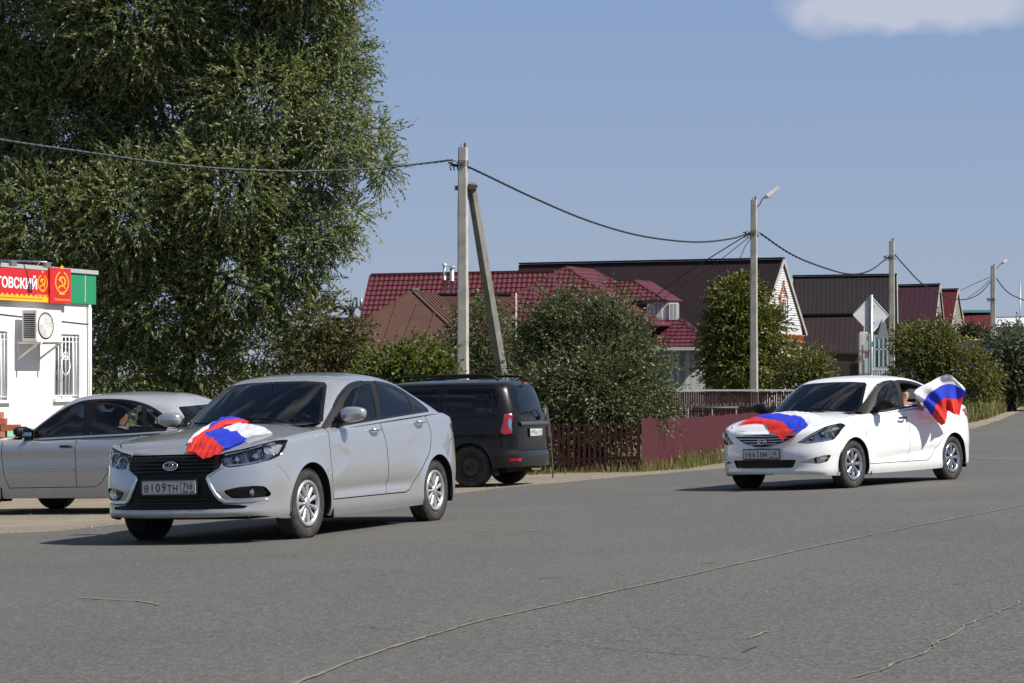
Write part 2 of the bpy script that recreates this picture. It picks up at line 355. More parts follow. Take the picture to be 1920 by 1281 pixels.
def emit(parts,name,mat,parent,mode='both',mat2=None):
    """parts: list of (P,N,F,skirts); mode both = one mesh with its mirror image, left/right = only that side"""
    Vs=[];Ns=[];Fs=[];mi=[]
    for pr in parts:
        if pr is None: continue
        P,N,F,sk=pr
        for side in ((1,-1) if mode=='both' else ((1,) if mode=='left' else (-1,))):
            n0=len(Vs); Q=P*np.array([1,side,1]); M=N*np.array([1,side,1]); Vs+=Q.tolist(); Ns+=M.tolist()
            for fs,m in((F,0),(sk,1)):
                for f in fs: Fs.append(tuple(n0+i for i in (f if side==1 else f[::-1]))); mi.append(m)
    if not Fs: return None
    me=bpy.data.meshes.new(name); me.from_pydata(Vs,[],Fs); me.materials.append(mat); me.materials.append(mat2 or mat)
    me.polygons.foreach_set('material_index',mi); me.polygons.foreach_set('use_smooth',[m==0 for m in mi]); me.update()
    ls=np.zeros(len(me.loops),int); me.loops.foreach_get('vertex_index',ls); NN=np.array(Ns)[ls]
    sm_=np.zeros(len(me.polygons),bool); me.polygons.foreach_get('use_smooth',sm_); 
    lt=np.zeros(len(me.polygons),int); me.polygons.foreach_get('loop_total',lt); pn=np.zeros(len(me.polygons)*3); me.polygons.foreach_get('normal',pn); pn=pn.reshape(-1,3)
    k=np.repeat(sm_,lt); NN=np.where(k[:,None],NN,np.repeat(pn,lt,axis=0))
    me.normals_split_custom_set(NN.tolist())
    o=bpy.data.objects.new(name,me); COL.objects.link(o); o.parent=parent; return o

def body_fn(S):
    keys,t=crom(S['plan'],0); dF,dS,dR=pchip(*zip(*S['dF'])),pchip(*zip(*S['dS'])),pchip(*zip(*S['dR'])); rt=S.get('rt',.05); disp=S.get('disp')
    def f(u,v):
        u=np.asarray(u,float);v=np.asarray(v,float); K=keys(u); e=2e-3; a=keys(np.clip(u-e,0,1)); b=keys(np.clip(u+e,0,1)); d=b-a
        nx,ny=d[...,1],-d[...,0]; l=np.hypot(nx,ny)+1e-9; nx/=l; ny/=l
        ny=np.where((u<1e-6)|(u>1-1e-6),0,ny); nx=np.where(u<1e-6,1,np.where(u>1-1e-6,-1,nx))
        zb,zt=K[...,2],K[...,3]; h=zt-zb; v0=1-rt/h; s=np.clip((v-v0)/(1-v0),0,1)
        z=zb+h*np.where(v<v0,v,v0+(1-v0)*np.sin(s*math.pi/2)); wf=np.maximum(nx,0)**2; wr=np.maximum(-nx,0)**2
        d_=wf*dF(z)+wr*dR(z)+(1-wf-wr)*dS(z)+rt*(1-np.cos(s*math.pi/2))
        P=np.stack([K[...,0]-nx*d_,K[...,1]-ny*d_,z],-1); P[...,1]=np.where((u<1e-6)|(u>1-1e-6),0,np.maximum(P[...,1],0))
        if disp: P=disp(P,nx,ny)
        return P
    return f
def top_fn(S,bf):
    u=np.linspace(0,1,600); E=bf(u,np.ones(600)); xs=E[:,0]; o=np.argsort(xs); xs=xs[o]; W=E[o,1]; Z=E[o,2]; zc=pchip(*zip(*S['zc'])); p=S.get('tp',2.3); hd=S.get('hdisp')
    def f(x,y):
        x=np.asarray(x,float);y=np.asarray(y,float); w=np.maximum(np.interp(x,xs,W),1e-3); ze=np.interp(x,xs,Z)
        r=np.clip(np.abs(y)/w,0,1); fr=sm((xs[-1]-x)/.10)*sm((x-xs[0])/.06); z=ze+(zc(x)-ze)*(1-r**p)*fr
        P=np.stack([x+0*y,y+0*x,z],-1)
        if hd: P=hd(P)
        return P
    return f,E
def house_fn(S,tf):
    C=S['gh']; B=np.array([(a[0],a[1],0) for a in C],float); Rr=np.array([(a[2],a[3],a[4]) for a in C],float); Cc=np.array([(a[5],0,a[6]) for a in C],float)
    B[:,2]=tf(B[:,0],B[:,1])[:,2]-.012
    if S.get('bz'): B[:,2]=[b if b else z for b,z in zip(S['bz'],B[:,2])]
    rows=np.concatenate([Rr,B,Cc],1)  # param by roof edge
    f_,t=crom(rows,0); bul=S.get('bulge',.03); sk=S.get('soft',.07)
    # centre keys: tangents at ends handled for first coords only, rows B behave likewise
    def raw(u,v):
        K=f_(u); Rp,Bp,Cp=K[...,0:3],K[...,3:6],K[...,6:9]
        n=np.stack([np.where(u<.5,1,-1)*0,np.zeros_like(u),np.zeros_like(u)],-1)
        vv=v[...,None]; wall=Bp+(Rp-Bp)*vv
        out=(Bp+Rp)/2-np.array([-1.75,0,0]); out[...,2]=0; out[...,0]*=.45; out/=np.linalg.norm(out,axis=-1,keepdims=True)+1e-9
        wall=wall+out*bul*4*np.clip(vv,0,1)*(1-np.clip(vv,0,1)); wall[...,2]+=.0
        t_=np.clip(vv-1,0,1); roof=Rp+(Cp-Rp)*t_; roof[...,2]=(Rp[...,2:3]+(Cp-Rp)[...,2:3]*(1-(1-t_)**2.0))[...,0]
        return np.where(vv<1,wall,roof)
    def f(u,v):
        u=np.asarray(u,float); v=np.asarray(v,float); P=0; k=np.minimum(sk,np.minimum(v,2-v)/2.01)
        for w_,d in((1,-2),(2,-1),(3,0),(2,1),(1,2)): P=P+w_*raw(u,np.clip(v+d*k/1.0,0,2))
        P=P/9; P[...,1]=np.where((u<1e-6)|(u>1-1e-6)|(v>1.999),0,np.maximum(P[...,1],0)); return P
    return f
# ------------------------------------------------------------------ wheels
def wheel(root,x,y,r,side,kind,mats,tw=.19,rr=None,turn=0):
    """side +1 = left of the car; axle along local Y"""
    rr=rr or .2; M0=Matrix.Translation((x,y,r))@Matrix.Rotation(turn,4,'Z')@Matrix.Rotation(R(-90)*side,4,'X')
    e=bpy.data.objects.new('wheel',None); COL.objects.link(e); e.parent=root; e.matrix_local=M0; e.empty_display_size=.1
    h=tw/2; t=MB(); g=.006
    prof=[(rr+.004,h*.62),(rr+.012,h*.86),(rr+.04,h*.98),(r-.05,h*1.0),(r-.022,h*.93),(r-.008,h*.80)]
    for a in(.62,.32,.0,-.32,-.62): prof+=[(r-.002,h*(a+.11)),(r,h*(a+.10)),(r,h*(a-.10)),(r-.002,h*(a-.11)),(r-g-.002,h*(a-.13)),(r-g-.002,h*(a-.17))]
    prof+=[(r-.008,-h*.82),(r-.04,-h),(rr+.03,-h*.95),(rr,-h*.7),(rr,h*.0)]
    t.lathe(prof,56)
    for i in range(72):   # shoulder blocks
        a=2*math.pi*i/72; c,s_=math.cos(a),math.sin(a); t.beam((c*(r-.004),s_*(r-.004),h*.80),(c*(r-.030),s_*(r-.030),h*.975),.012,.006,0,up=(-s_,c,0))
    t.build('tyre',mats['tyre'],e)
    k=MB()
    if kind=='cover':      # plastic wheel cover with bright blades
        k.lathe([(rr+.008,h*.80),(rr+.004,h*.97),(rr-.010,h*1.0),(rr-.026,h*.90),(rr-.03,h*.70)],48)
        k.lathe([(rr-.02,h*.48),(.03,h*.56),(.001,h*.56)],36,mi=1)
        n=11 if mats.get('n') is None else mats['n']; 
        for i in range(n):
            a=2*math.pi*i/n
            M=Matrix.Rotation(a,4,'Z'); w0,w1=.017,.040*11/n*.95
            P=[]
            for j in range(7):
                q=j/6; ra=.035+(rr-.048)*q; ww=(.0105+.0185*q**1.2)*11/n*.95; zz=h*(.80+.14*q-.10*q*q)
                P.append([M@Vector((ra,-ww,zz-.016)),M@Vector((ra,-ww*.6,zz)),M@Vector((ra,ww*.6,zz)),M@Vector((ra,ww,zz-.016))])
            k.grid(P)
        k.lathe([(.052,h*.70),(.047,h*.86),(.03,h*.93),(.001,h*.94)],20)
        for i in range(n): 
            a=2*math.pi*i/n; k.tube([Vector((math.cos(a)*.058,math.sin(a)*.058,h*.7)),Vector((math.cos(a)*.058,math.sin(a)*.058,h*.9))],.006,6,mi=0) if i%2==0 else None
    else:                  # pressed steel wheel
        k.lathe([(rr+.008,h*.80),(rr+.002,h*.95),(rr-.012,h*.90),(rr-.02,h*.5),(rr-.035,h*.35),(rr-.05,h*.5),(rr-.085,h*.62),(.075,h*.5),(.05,h*.35),(.03,h*.36),(.001,h*.36)],48)
        for i in range(12):
            a=2*math.pi*i/12; k.tube([Vector((math.cos(a)*(rr-.052),math.sin(a)*(rr-.052),h*.45)),Vector((math.cos(a)*(rr-.052),math.sin(a)*(rr-.052),h*.56))],.013,8,mi=1)
        for i in range(4):
            a=2*math.pi*i/4+.4; k.tube([Vector((math.cos(a)*.05,math.sin(a)*.05,h*.3)),Vector((math.cos(a)*.05,math.sin(a)*.05,h*.52))],.011,6,mi=0)
    k.build('rim',[mats['rim'],M_['dark']],e)
    return e
def plate(root,M,text,region,mats=None,w=.52,h=.112):
    """number plate: local X along the text, Y up, Z out"""
    m=MB(); m.prism(rnd([(-w/2,-h/2),(w/2,-h/2),(w/2,h/2),(-w/2,h/2)],.012),M,0,.006,0)
    m2=[(-w/2-.012,-h/2-.012),(w/2+.012,-h/2-.012),(w/2+.012,h/2+.012),(-w/2-.012,h/2+.012)]; m.prism(rnd(m2,.015),M,-.012,-.0005,1)
    t=.0085; m.flat([(w/2-.142,-h/2+.004),(w/2-.138,-h/2+.004),(w/2-.138,h/2-.004),(w/2-.142,h/2-.004)],M,1,t-.001)
    for s in(-1,1):
        m.flat([(-w/2+.004,s*(h/2-.004)),(w/2-.004,s*(h/2-.004)),(w/2-.004,s*(h/2-.0065)),(-w/2+.004,s*(h/2-.0065))],M,1,t-.001)
        m.flat([(s*(w/2-.004),-h/2+.004),(s*(w/2-.0065),-h/2+.004),(s*(w/2-.0065),h/2-.004),(s*(w/2-.004),h/2-.004)],M,1,t-.001)
    x=-w/2+.020
    for ch in text:
        big=ch.isdigit(); sz=.108 if big else .082; wd=.055 if big else .053
        m.text(ch,sz,M@Matrix.Translation((x+wd/2,-.037,0)),1,sx=.80 if big else .86,align='CENTER',t=t,bold=.0008); x+=wd+.002
    m.text(region,.078,M@Matrix.Translation((w/2-.072,-.016,0)),1,sx=.82,align='CENTER',t=t,bold=.0006)
    m.text('RUS',.030,M@Matrix.Translation((w/2-.095,-.047,0)),1,sx=.95,align='CENTER',t=t,bold=.0006)
    for k,c in enumerate((3,4,5)): m.flat([(w/2-.050,-.047+k*.0075),(w/2-.016,-.047+k*.0075),(w/2-.016,-.0405+k*.0075),(w/2-.050,-.0405+k*.0075)],M,c,t)
    return m.build('number_plate',[M_['plate'],M_['ink'],M_['plate'],M_['fred'],M_['fblue'],M_['fwhite']],root,fix=False)
# ------------------------------------------------------------------ ground, road
def ground_mat(name,c1,c2,c3,sc=1.0,bump=.03,rough=.95):
    m=bpy.data.materials.new(name); m.use_nodes=True; n=m.node_tree; b=n.nodes['Principled BSDF']; b.inputs['Roughness'].default_value=rough; b.inputs['Specular IOR Level'].default_value=.2; l=n.links.new
    tc=n.nodes.new('ShaderNodeTexCoord')
    def noise(s,d=8,r=.6,dist=0):
        t=n.nodes.new('ShaderNodeTexNoise'); t.inputs['Scale'].default_value=s; t.inputs['Detail'].default_value=d; t.inputs['Roughness'].default_value=r; t.inputs['Distortion'].default_value=dist; l(tc.outputs['Object'],t.inputs['Vector']); return t.outputs['Fac']
    def rng_(v,a,c,t0=0,t1=1):
        r=n.nodes.new('ShaderNodeMapRange'); r.inputs['From Min'].default_value=a; r.inputs['From Max'].default_value=c; r.inputs['To Min'].default_value=t0; r.inputs['To Max'].default_value=t1; l(v,r.inputs['Value']); return r.outputs[0]
    def mix(f,a,c):
        x=n.nodes.new('ShaderNodeMixRGB'); l(f,x.inputs[0])
        for s,v in((x.inputs[1],a),(x.inputs[2],c)):
            if isinstance(v,tuple): s.default_value=(*v,1)
            else: l(v,s)
        return x.outputs[0]
    k=mix(rng_(noise(.35*sc,6),.35,.65),c1,c2); k=mix(rng_(noise(3.5*sc,8,.7),.52,.72),k,c3)
    k=mix(rng_(noise(40*sc,3,.6),.35,.7,0,.45),k,tuple(x*.55 for x in c1)); k=mix(rng_(noise(70*sc,2,.5),.62,.72,0,.6),k,tuple(min(1,x*1.5) for x in c2))
    l(k,b.inputs['Base Color'])
    u=n.nodes.new('ShaderNodeBump'); u.inputs['Distance'].default_value=bump; u.inputs['Strength'].default_value=.8; l(noise(22*sc,8,.7),u.inputs['Height']); l(u.outputs[0],b.inputs['Normal']); return m
def asphalt_mat():
    m=bpy.data.materials.new('asphalt'); m.use_nodes=True; n=m.node_tree; b=n.nodes['Principled BSDF']; b.inputs['Roughness'].default_value=.82; b.inputs['Specular IOR Level'].default_value=.35; l=n.links.new
    tc=n.nodes.new('ShaderNodeTexCoord')
    def noise(s,d=6,r=.6,vec=None):
        t=n.nodes.new('ShaderNodeTexNoise'); t.inputs['Scale'].default_value=s; t.inputs['Detail'].default_value=d; t.inputs['Roughness'].default_value=r; l(vec or tc.outputs['Object'],t.inputs['Vector']); return t.outputs['Fac']
    def rg(v,a,c,t0=0,t1=1):
        r=n.nodes.new('ShaderNodeMapRange'); r.inputs['From Min'].default_value=a; r.inputs['From Max'].default_value=c; r.inputs['To Min'].default_value=t0; r.inputs['To Max'].default_value=t1; l(v,r.inputs['Value']); return r.outputs[0]
    def mix(f,a,c,mode='MIX'):
        x=n.nodes.new('ShaderNodeMixRGB'); x.blend_type=mode; l(f,x.inputs[0])
        for s,v in((x.inputs[1],a),(x.inputs[2],c)):
            if isinstance(v,tuple): s.default_value=(*v,1)
            else: l(v,s)
        return x.outputs[0]
    mp=n.nodes.new('ShaderNodeMapping'); mp.inputs['Rotation'].default_value=(0,0,R(-28)); mp.inputs['Scale'].default_value=(.10,.9,1); l(tc.outputs['Object'],mp.inputs[0])
    k=mix(rg(noise(.5,5),.35,.65),(.087,.084,.078),(.104,.1005,.094)); k=mix(rg(noise(.8,7,.65,mp.outputs[0]),.42,.64,0,.55),k,(.104,.100,.092))
    k=mix(rg(noise(2.2,8,.75),.60,.78,0,.5),k,(.060,.0585,.056))
    vo=n.nodes.new('ShaderNodeTexVoronoi'); vo.inputs['Scale'].default_value=52; l(tc.outputs['Object'],vo.inputs['Vector'])
    sp=n.nodes.new('ShaderNodeSeparateColor'); l(vo.outputs['Color'],sp.inputs[0])
    k=mix(rg(sp.outputs[0],.55,1.0,0,.5),k,(.16,.155,.145)); k=mix(rg(sp.outputs[1],.6,1.0,0,.5),k,(.028,.0275,.027)); k=mix(rg(noise(26,4,.7),.45,.65,0,.42),k,(.046,.045,.044)); k=mix(rg(noise(.22,4,.5),.50,.62,0,.5),k,(.106,.102,.094))
    l(k,b.inputs['Base Color'])
    u=n.nodes.new('ShaderNodeBump'); u.inputs['Distance'].default_value=.006; u.inputs['Strength'].default_value=.7; l(vo.outputs['Distance'],u.inputs['Height'])
    u2=n.nodes.new('ShaderNodeBump'); u2.inputs['Distance'].default_value=.02; u2.inputs['Strength'].default_value=.5; l(noise(9,8,.7),u2.inputs['Height']); l(u.outputs[0],u2.inputs['Normal']); l(u2.outputs[0],b.inputs['Normal']); return m
M_['asphalt']=asphalt_mat()
M_['dirt']=ground_mat('dirt',(.21,.175,.135),(.29,.25,.20),(.16,.13,.10)); M_['field']=ground_mat('dry_grass_ground',(.10,.105,.04),(.17,.155,.07),(.07,.08,.03),.6)
M_['sandline']=pbr('dusty_crack',(.21,.195,.16),.95,noise=(9,(.11,.106,.097),.36,.60)); M_['crack']=pbr('dark_crack',(.062,.060,.056),.95)
def sheet(name,poly,mat,dz,step=1.0,kind='structure',jit=.0,z=gz):
    """ground sheet from a plan polygon, draped over the ground"""
    P=dens(poly,step*.5)
    if jit:
        P=P+rng.normal(0,jit,P.shape)
    lo,hi=P.min(0),P.max(0); gx,gy=np.meshgrid(np.arange(lo[0],hi[0],step),np.arange(lo[1],hi[1],step),indexing='ij'); G=np.stack([gx.ravel(),gy.ravel()],1); G=G[pip(G,P)]
    vs=[Vector(p) for p in P]+[Vector(p) for p in G]; n=len(P)
    r=delaunay_2d_cdt(vs,[(i,(i+1)%n) for i in range(n)],[],0,1e-5); V=np.array([tuple(v) for v in r[0]]); T=np.array([f for f in r[2] if len(f)==3]); T=T[pip(V[T].mean(1),P)]
    m=MB(); m.add(np.column_stack([V,z(V[:,0],V[:,1])+dz]).tolist(),T.tolist(),0,True); o=m.build(name,mat); tag(o,kind=kind); return o
# base ground out to the horizon
xs=np.concatenate([-np.geomspace(3000,42,24),np.linspace(-40,40,61),np.geomspace(42,3000,24)]); ys=np.concatenate([[-60,-20,-5],np.linspace(2,110,90),np.geomspace(115,5000,34)])
m=MB(); X,Y=np.meshgrid(xs,ys,indexing='ij'); Z=gz(X,Y)-.012; nb=len(ys)
m.add(np.stack([X.ravel(),Y.ravel(),Z.ravel()],1).tolist(),[(i*nb+j,(i+1)*nb+j,(i+1)*nb+j+1,i*nb+j+1) for i in range(len(xs)-1) for j in range(nb-1)],0,True)
tag(m.build('ground',M_['field']),kind='structure')
EDGE=[(-500,1010),(-120,1006),(0,1003),(110,998),(230,985),(420,965),(620,946),(850,927),(1000,911),(1180,894),(1350,880),(1500,860),(1640,838),(1760,815),(1830,803),(1875,788),(1920,769),(1975,752),(2050,742)]
EW=[gp(*p) for p in EDGE]; EW2=[(p.x,p.y) for p in EW]
road=[(-30,EW2[0][1]+1.5)]+EW2+[(EW2[-1][0]+14,EW2[-1][1]+30),(EW2[-1][0]+26,EW2[-1][1]+24),(34,60),(40,30),(40,-8),(-30,-8)]
sheet('asphalt_road',road,M_['asphalt'],.012,1.2,jit=.035)
# dirt shoulder outside the road edge
OUT=[(-500,880),(0,905),(200,900),(600,890),(860,885),(1000,884),(1100,882),(1200,882),(1330,866),(1420,850),(1600,838),(1760,806),(1850,786),(1920,762),(1975,746),(2050,737)]
OW=[gp(*p) for p in OUT]
dirt=[(-30,OW[0].y+6)]+[(p.x,p.y) for p in OW]+[(EW2[-1][0]+2,EW2[-1][1]+3)]+[(p[0]+.3,p[1]-.5) for p in EW2[::-1]]+[(-30,EW2[0][1])]
sheet('dirt_shoulder',dirt,M_['dirt'],.003,1.0,jit=.06)
# seams and cracks in the asphalt: narrow strips of dust, 5 mm above it
def seam(name,pts,w,mat,jit=.008,seg=.10,gap=0.0,dz=.017):
    W=[gp(*p) for p in pts]; L_=smoothline([(p.x,p.y) for p in W],8); L_=dens(L_,seg,False); n=len(L_); off=np.cumsum(rng.normal(0,jit*.35,n)); off-=np.linspace(0,off[-1],n); off+=rng.normal(0,jit*.25,n)
    m=MB(); ok=True; run=[]
    for i in range(n):
        d=L_[min(i+1,n-1)]-L_[max(i-1,0)]; d/=np.linalg.norm(d)+1e-9; q=np.array([-d[1],d[0]]); c=L_[i]+q*off[i]; ww=w*(.45+.9*rng.random())
        if rng.random()<gap: ok=not ok
        if not ok:
            if len(run)>1: m.grid(run)
            run=[]; continue
        a,b=c+q*ww/2,c-q*ww/2; run.append([Vector((a[0],a[1],gzf(*a)+dz)),Vector((b[0],b[1],gzf(*b)+dz))])
    if len(run)>1: m.grid(run)
    o=m.build(name,mat,fix=False); tag(o,kind='structure'); return o
seam('road_seam',[(1990,938),(1920,950),(1700,994),(1450,1048),(1300,1083),(1100,1127),(900,1172),(760,1213),(640,1255),(540,1295),(420,1340)],  .026,M_['sandline'],.006)
seam('road_seam',[(1815,861),(1870,862),(1935,864),(2010,865)],.22,M_['sandline'],.03)
seam('road_crack',[(140,1125),(260,1133),(300,1140)],.022,M_['sandline'],.02,gap=.05); seam('road_crack',[(430,1155),(560,1165),(640,1178),(720,1186),(820,1194)],.010,M_['crack'],.02,gap=.08)
seam('road_crack',[(1920,1130),(1850,1165),(1790,1200),(1730,1232),(1660,1262),(1560,1290)],.012,M_['sandline'],.02,gap=.04); seam('road_crack',[(1120,1222),(1220,1230),(1330,1240),(1480,1255),(1640,1265)],.009,M_['crack'],.02,gap=.06)
seam('road_crack',[(1180,1275),(1270,1245),(1380,1220),(1440,1190)],.014,M_['sandline'],.02,gap=.04); seam('road_crack',[(860,1000),(960,998),(1010,1000)],.03,M_['sandline'],.02,gap=.04); seam('road_crack',[(1500,1180),(1440,1210),(1380,1236)],.009,M_['crack'],.02,gap=.1)
for px,py,s in((1333,1060,.03),(1040,1088,.05),(1800,1100,.02)):
    p=gp(px,py); b=MB(); b.lathe([(s,0),(s*.8,.004),(.001,.006)],9,Matrix.Translation((p.x,p.y,p.z+.012))@Matrix.Scale(2.2,4,(1,.4,0))); tag(b.build('tar_spot',M_['crack']),kind='structure')
# loose gravel along the edge
def gravel(name,n,mat,smin,smax,poly,bias=None):
    m=MB(); E_=np.array(EW2); cum=np.concatenate([[0],np.cumsum(np.linalg.norm(np.diff(E_,axis=0),axis=1))]); P=[];F=[]
    base=np.array([(1,0,0),(0,1,0),(-1,0,0),(0,-1,0),(0,0,.8),(0,0,-.5)]); fc=[(0,1,4),(1,2,4),(2,3,4),(3,0,4),(1,0,5),(2,1,5),(3,2,5),(0,3,5)]
    for i in range(n):
        t=rng.random()*cum[14]; k=min(np.searchsorted(cum,t)-1,len(E_)-2); k=max(k,0); a,b=E_[k],E_[k+1]; d=(b-a)/np.linalg.norm(b-a); c=a+d*(t-cum[k]); q=np.array([-d[1],d[0]]); o=rng.normal(.12,.32) if i%3 else rng.uniform(-.5,4.5); c=c+q*o
        s=smin+(smax-smin)*rng.random()**3; an=rng.random()*6.28; R_=np.array([[math.cos(an),-math.sin(an),0],[math.sin(an),math.cos(an),0],[0,0,1]]); V=(base*(s*np.array([1,.6+.4*rng.random(),.45]))*(.8+.4*rng.random((6,1))))@R_.T+np.array([c[0],c[1],gzf(c[0],c[1])+.012+s*.2]); m.add(V.tolist(),fc)
    o=m.build(name,mat); tag(o,kind='stuff'); return o
gravel('gravel',5200,pbr('gravel',(.27,.245,.21),.9,noise=(5,(.15,.13,.11),.4,.6)),.005,.020,None)

# ------------------------------------------------------------------ foliage
def leafmat(name,c1,c2,back=None,trans=.35):
    m=bpy.data.materials.new(name); m.use_nodes=True; n=m.node_tree; n.nodes.clear(); l=n.links.new
    o=n.nodes.new('ShaderNodeOutputMaterial'); a=n.nodes.new('ShaderNodeAttribute'); a.attribute_name='tone'; x=n.nodes.new('ShaderNodeMixRGB'); x.inputs[1].default_value=(*c1,1); x.inputs[2].default_value=(*c2,1); l(a.outputs['Fac'],x.inputs[0]); col=x.outputs[0]
    if back:
        g=n.nodes.new('ShaderNodeNewGeometry'); y=n.nodes.new('ShaderNodeMixRGB'); y.inputs[2].default_value=(*back,1); l(g.outputs['Backfacing'],y.inputs[0]); l(col,y.inputs[1]); col=y.outputs[0]
    p=n.nodes.new('ShaderNodeBsdfPrincipled'); p.inputs['Roughness'].default_value=.5; p.inputs['Specular IOR Level'].default_value=.35; l(col,p.inputs['Base Color'])
    t=n.nodes.new('ShaderNodeBsdfTranslucent'); h=n.nodes.new('ShaderNodeHueSaturation'); h.inputs['Value'].default_value=1.5; h.inputs['Hue'].default_value=.48; l(x.outputs[0],h.inputs['Color']); l(h.outputs[0],t.inputs[0])
    s=n.nodes.new('ShaderNodeMixShader'); s.inputs[0].default_value=trans; l(p.outputs[0],s.inputs[1]); l(t.outputs[0],s.inputs[2]); l(s.outputs[0],o.inputs[0]); return m
M_['bark']=pbr('bark',(.085,.07,.055),.95,noise=(7,(.04,.033,.027),.35,.65),bump=(18,.03)); 
def leaves(name,C,D,L_,W_,mat,parent,tone=None):
    """C centres, D blade directions; one folded diamond per leaf"""
    n=len(C); D=D/(np.linalg.norm(D,axis=1,keepdims=True)+1e-9); U=rng.normal(0,1,(n,3)); S_=np.cross(D,U); S_/=np.linalg.norm(S_,axis=1,keepdims=True)+1e-9; N_=np.cross(D,S_)
    Lr=(L_*(.7+.6*rng.random(n)))[:,None]; Wr=(W_*(.75+.5*rng.random(n)))[:,None]; up=rng.normal(0,.12,(n,1))*Lr
    V=np.stack([C-D*Lr/2,C+S_*Wr/2+N_*Wr*.18-D*Lr*.05,C+D*Lr/2+N_*up,C-S_*Wr/2+N_*Wr*.18-D*Lr*.05],1).reshape(-1,3)
    me=bpy.data.meshes.new(name); me.vertices.add(4*n); me.vertices.foreach_set('co',V.ravel()); me.loops.add(4*n); me.loops.foreach_set('vertex_index',np.arange(4*n,dtype=np.int32)); me.polygons.add(n); me.polygons.foreach_set('loop_start',np.arange(0,4*n,4,dtype=np.int32)); me.update(calc_edges=True)
    a=me.attributes.new('tone','FLOAT','FACE'); a.data.foreach_set('value',(rng.random(n) if tone is None else tone).astype(np.float32))
    me.materials.append(mat); o=bpy.data.objects.new(name,me); COL.objects.link(o); o.parent=parent; return o
def branchlets(blobs,n,k,length,droop,inner=.45,spread=.35):
    """leaf positions along drooping twigs that fill ellipsoid blobs (centre, radii)"""
    vol=np.array([b[1][0]*b[1][1]*b[1][2] for b in blobs])**.75; pr=vol/vol.sum(); idx=rng.choice(len(blobs),n,p=pr)
    Cb=np.array([b[0] for b in blobs],float)[idx]; Rb=np.array([b[1] for b in blobs],float)[idx]
    d=rng.normal(0,1,(n,3)); d/=np.linalg.norm(d,axis=1,keepdims=True); r=(inner**3+(1-inner**3)*rng.random(n))**(1/3); P=Cb+d*Rb*r[:,None]
    dirn=d*.8+rng.normal(0,.45,(n,3)); dirn[:,2]-=droop*.5; dirn/=np.linalg.norm(dirn,axis=1,keepdims=True); L0=length*(.5+rng.random(n))
    tone0=np.clip(rng.normal(.5,.22,n),0,1); out=[];dr=[];tn=[]
    for j in range(k):
        t=(j+.5)/k; q=P+dirn*(L0*t)[:,None]; q[:,2]-=droop*(L0*t*t)*.6; tang=dirn.copy(); tang[:,2]-=droop*1.2*t; dd=tang+rng.normal(0,spread,(n,3)); out.append(q+rng.normal(0,.012,(n,3))); dr.append(dd); tn.append(np.clip(tone0+rng.normal(0,.15,n),0,1))
    return np.concatenate(out),np.concatenate(dr),np.concatenate(tn)
def limb(m,a,b,r0,r1,k=6,wob=.08,n=7):
    a=Vector(a);b=Vector(b); L0=(b-a).length; pts=[a.lerp(b,i/k)+Vector(rng.normal(0,wob*L0*.25*math.sin(math.pi*i/k),3)) for i in range(k+1)]; m.tube(pts,[r0+(r1-r0)*i/k for i in range(k+1)],n); return pts
def tree(name,label,cat,base,blobs,nb,k,ll,lw,mat,length=.5,droop=.4,inner=.45,tr=.12,group=None,spread=.4,nl=None,stems=1):
    e=empty(name,tuple(base),0,label,cat,group); B=Vector(base); bl=[(Vector(c)-B,r) for c,r in blobs]
    C,D,T=branchlets([(tuple(c),r) for c,r in bl],nb,k,length,droop,inner,spread); leaves('crown',C,D,ll,lw,mat,e,T)
    m=MB(); cen=sum((c for c,_ in bl),Vector())/len(bl)
    for s in range(stems):
        f0=Vector((rng.normal(0,.25),rng.normal(0,.15),0)) if stems>1 else Vector((0,0,0)); top=Vector((cen.x*.6+rng.normal(0,.3)*(stems>1),cen.y*.6,max(cen.z*.75,.3)))
        limb(m,f0+Vector((0,0,-.15)),top,tr,tr*.6,wob=.05)
        for c,r in (bl if nl is None else bl[:nl]):
            if stems>1 and rng.random()<.5: continue
            p=limb(m,top.lerp(f0,.45*rng.random()),c,tr*.5,tr*.14,wob=.12)
            for q in range(3): 
                d=Vector(rng.normal(0,1,3)).normalized(); limb(m,p[3+q],Vector(c)+Vector((d.x*r[0],d.y*r[1],d.z*r[2]))*.8,tr*.16,tr*.04,4,.15,5)
    m.build('trunk',M_['bark'],e); return e
def ab(px,py,Y,rpx,rpy=None,ry=None):
    s=FP/Y; c=at(px,py,Y); return (c,(rpx/s,(ry if ry else rpx/s),(rpy or rpx)/s))
M_['willow']=leafmat('willow_leaf',(.056,.088,.018),(.155,.205,.045),(.30,.32,.21),.38)
M_['cherry']=leafmat('dark_shrub_leaf',(.036,.054,.018),(.095,.115,.036),(.13,.15,.08),.25); M_['currant']=leafmat('bright_shrub_leaf',(.05,.085,.014),(.13,.16,.03),None,.35)
M_['apple']=leafmat('apple_leaf',(.05,.072,.014),(.17,.17,.03),None,.3); M_['russet']=leafmat('russet_leaf',(.045,.06,.018),(.12,.105,.03),None,.3); M_['olive']=leafmat('olive_leaf',(.06,.08,.018),(.17,.165,.04),None,.3)
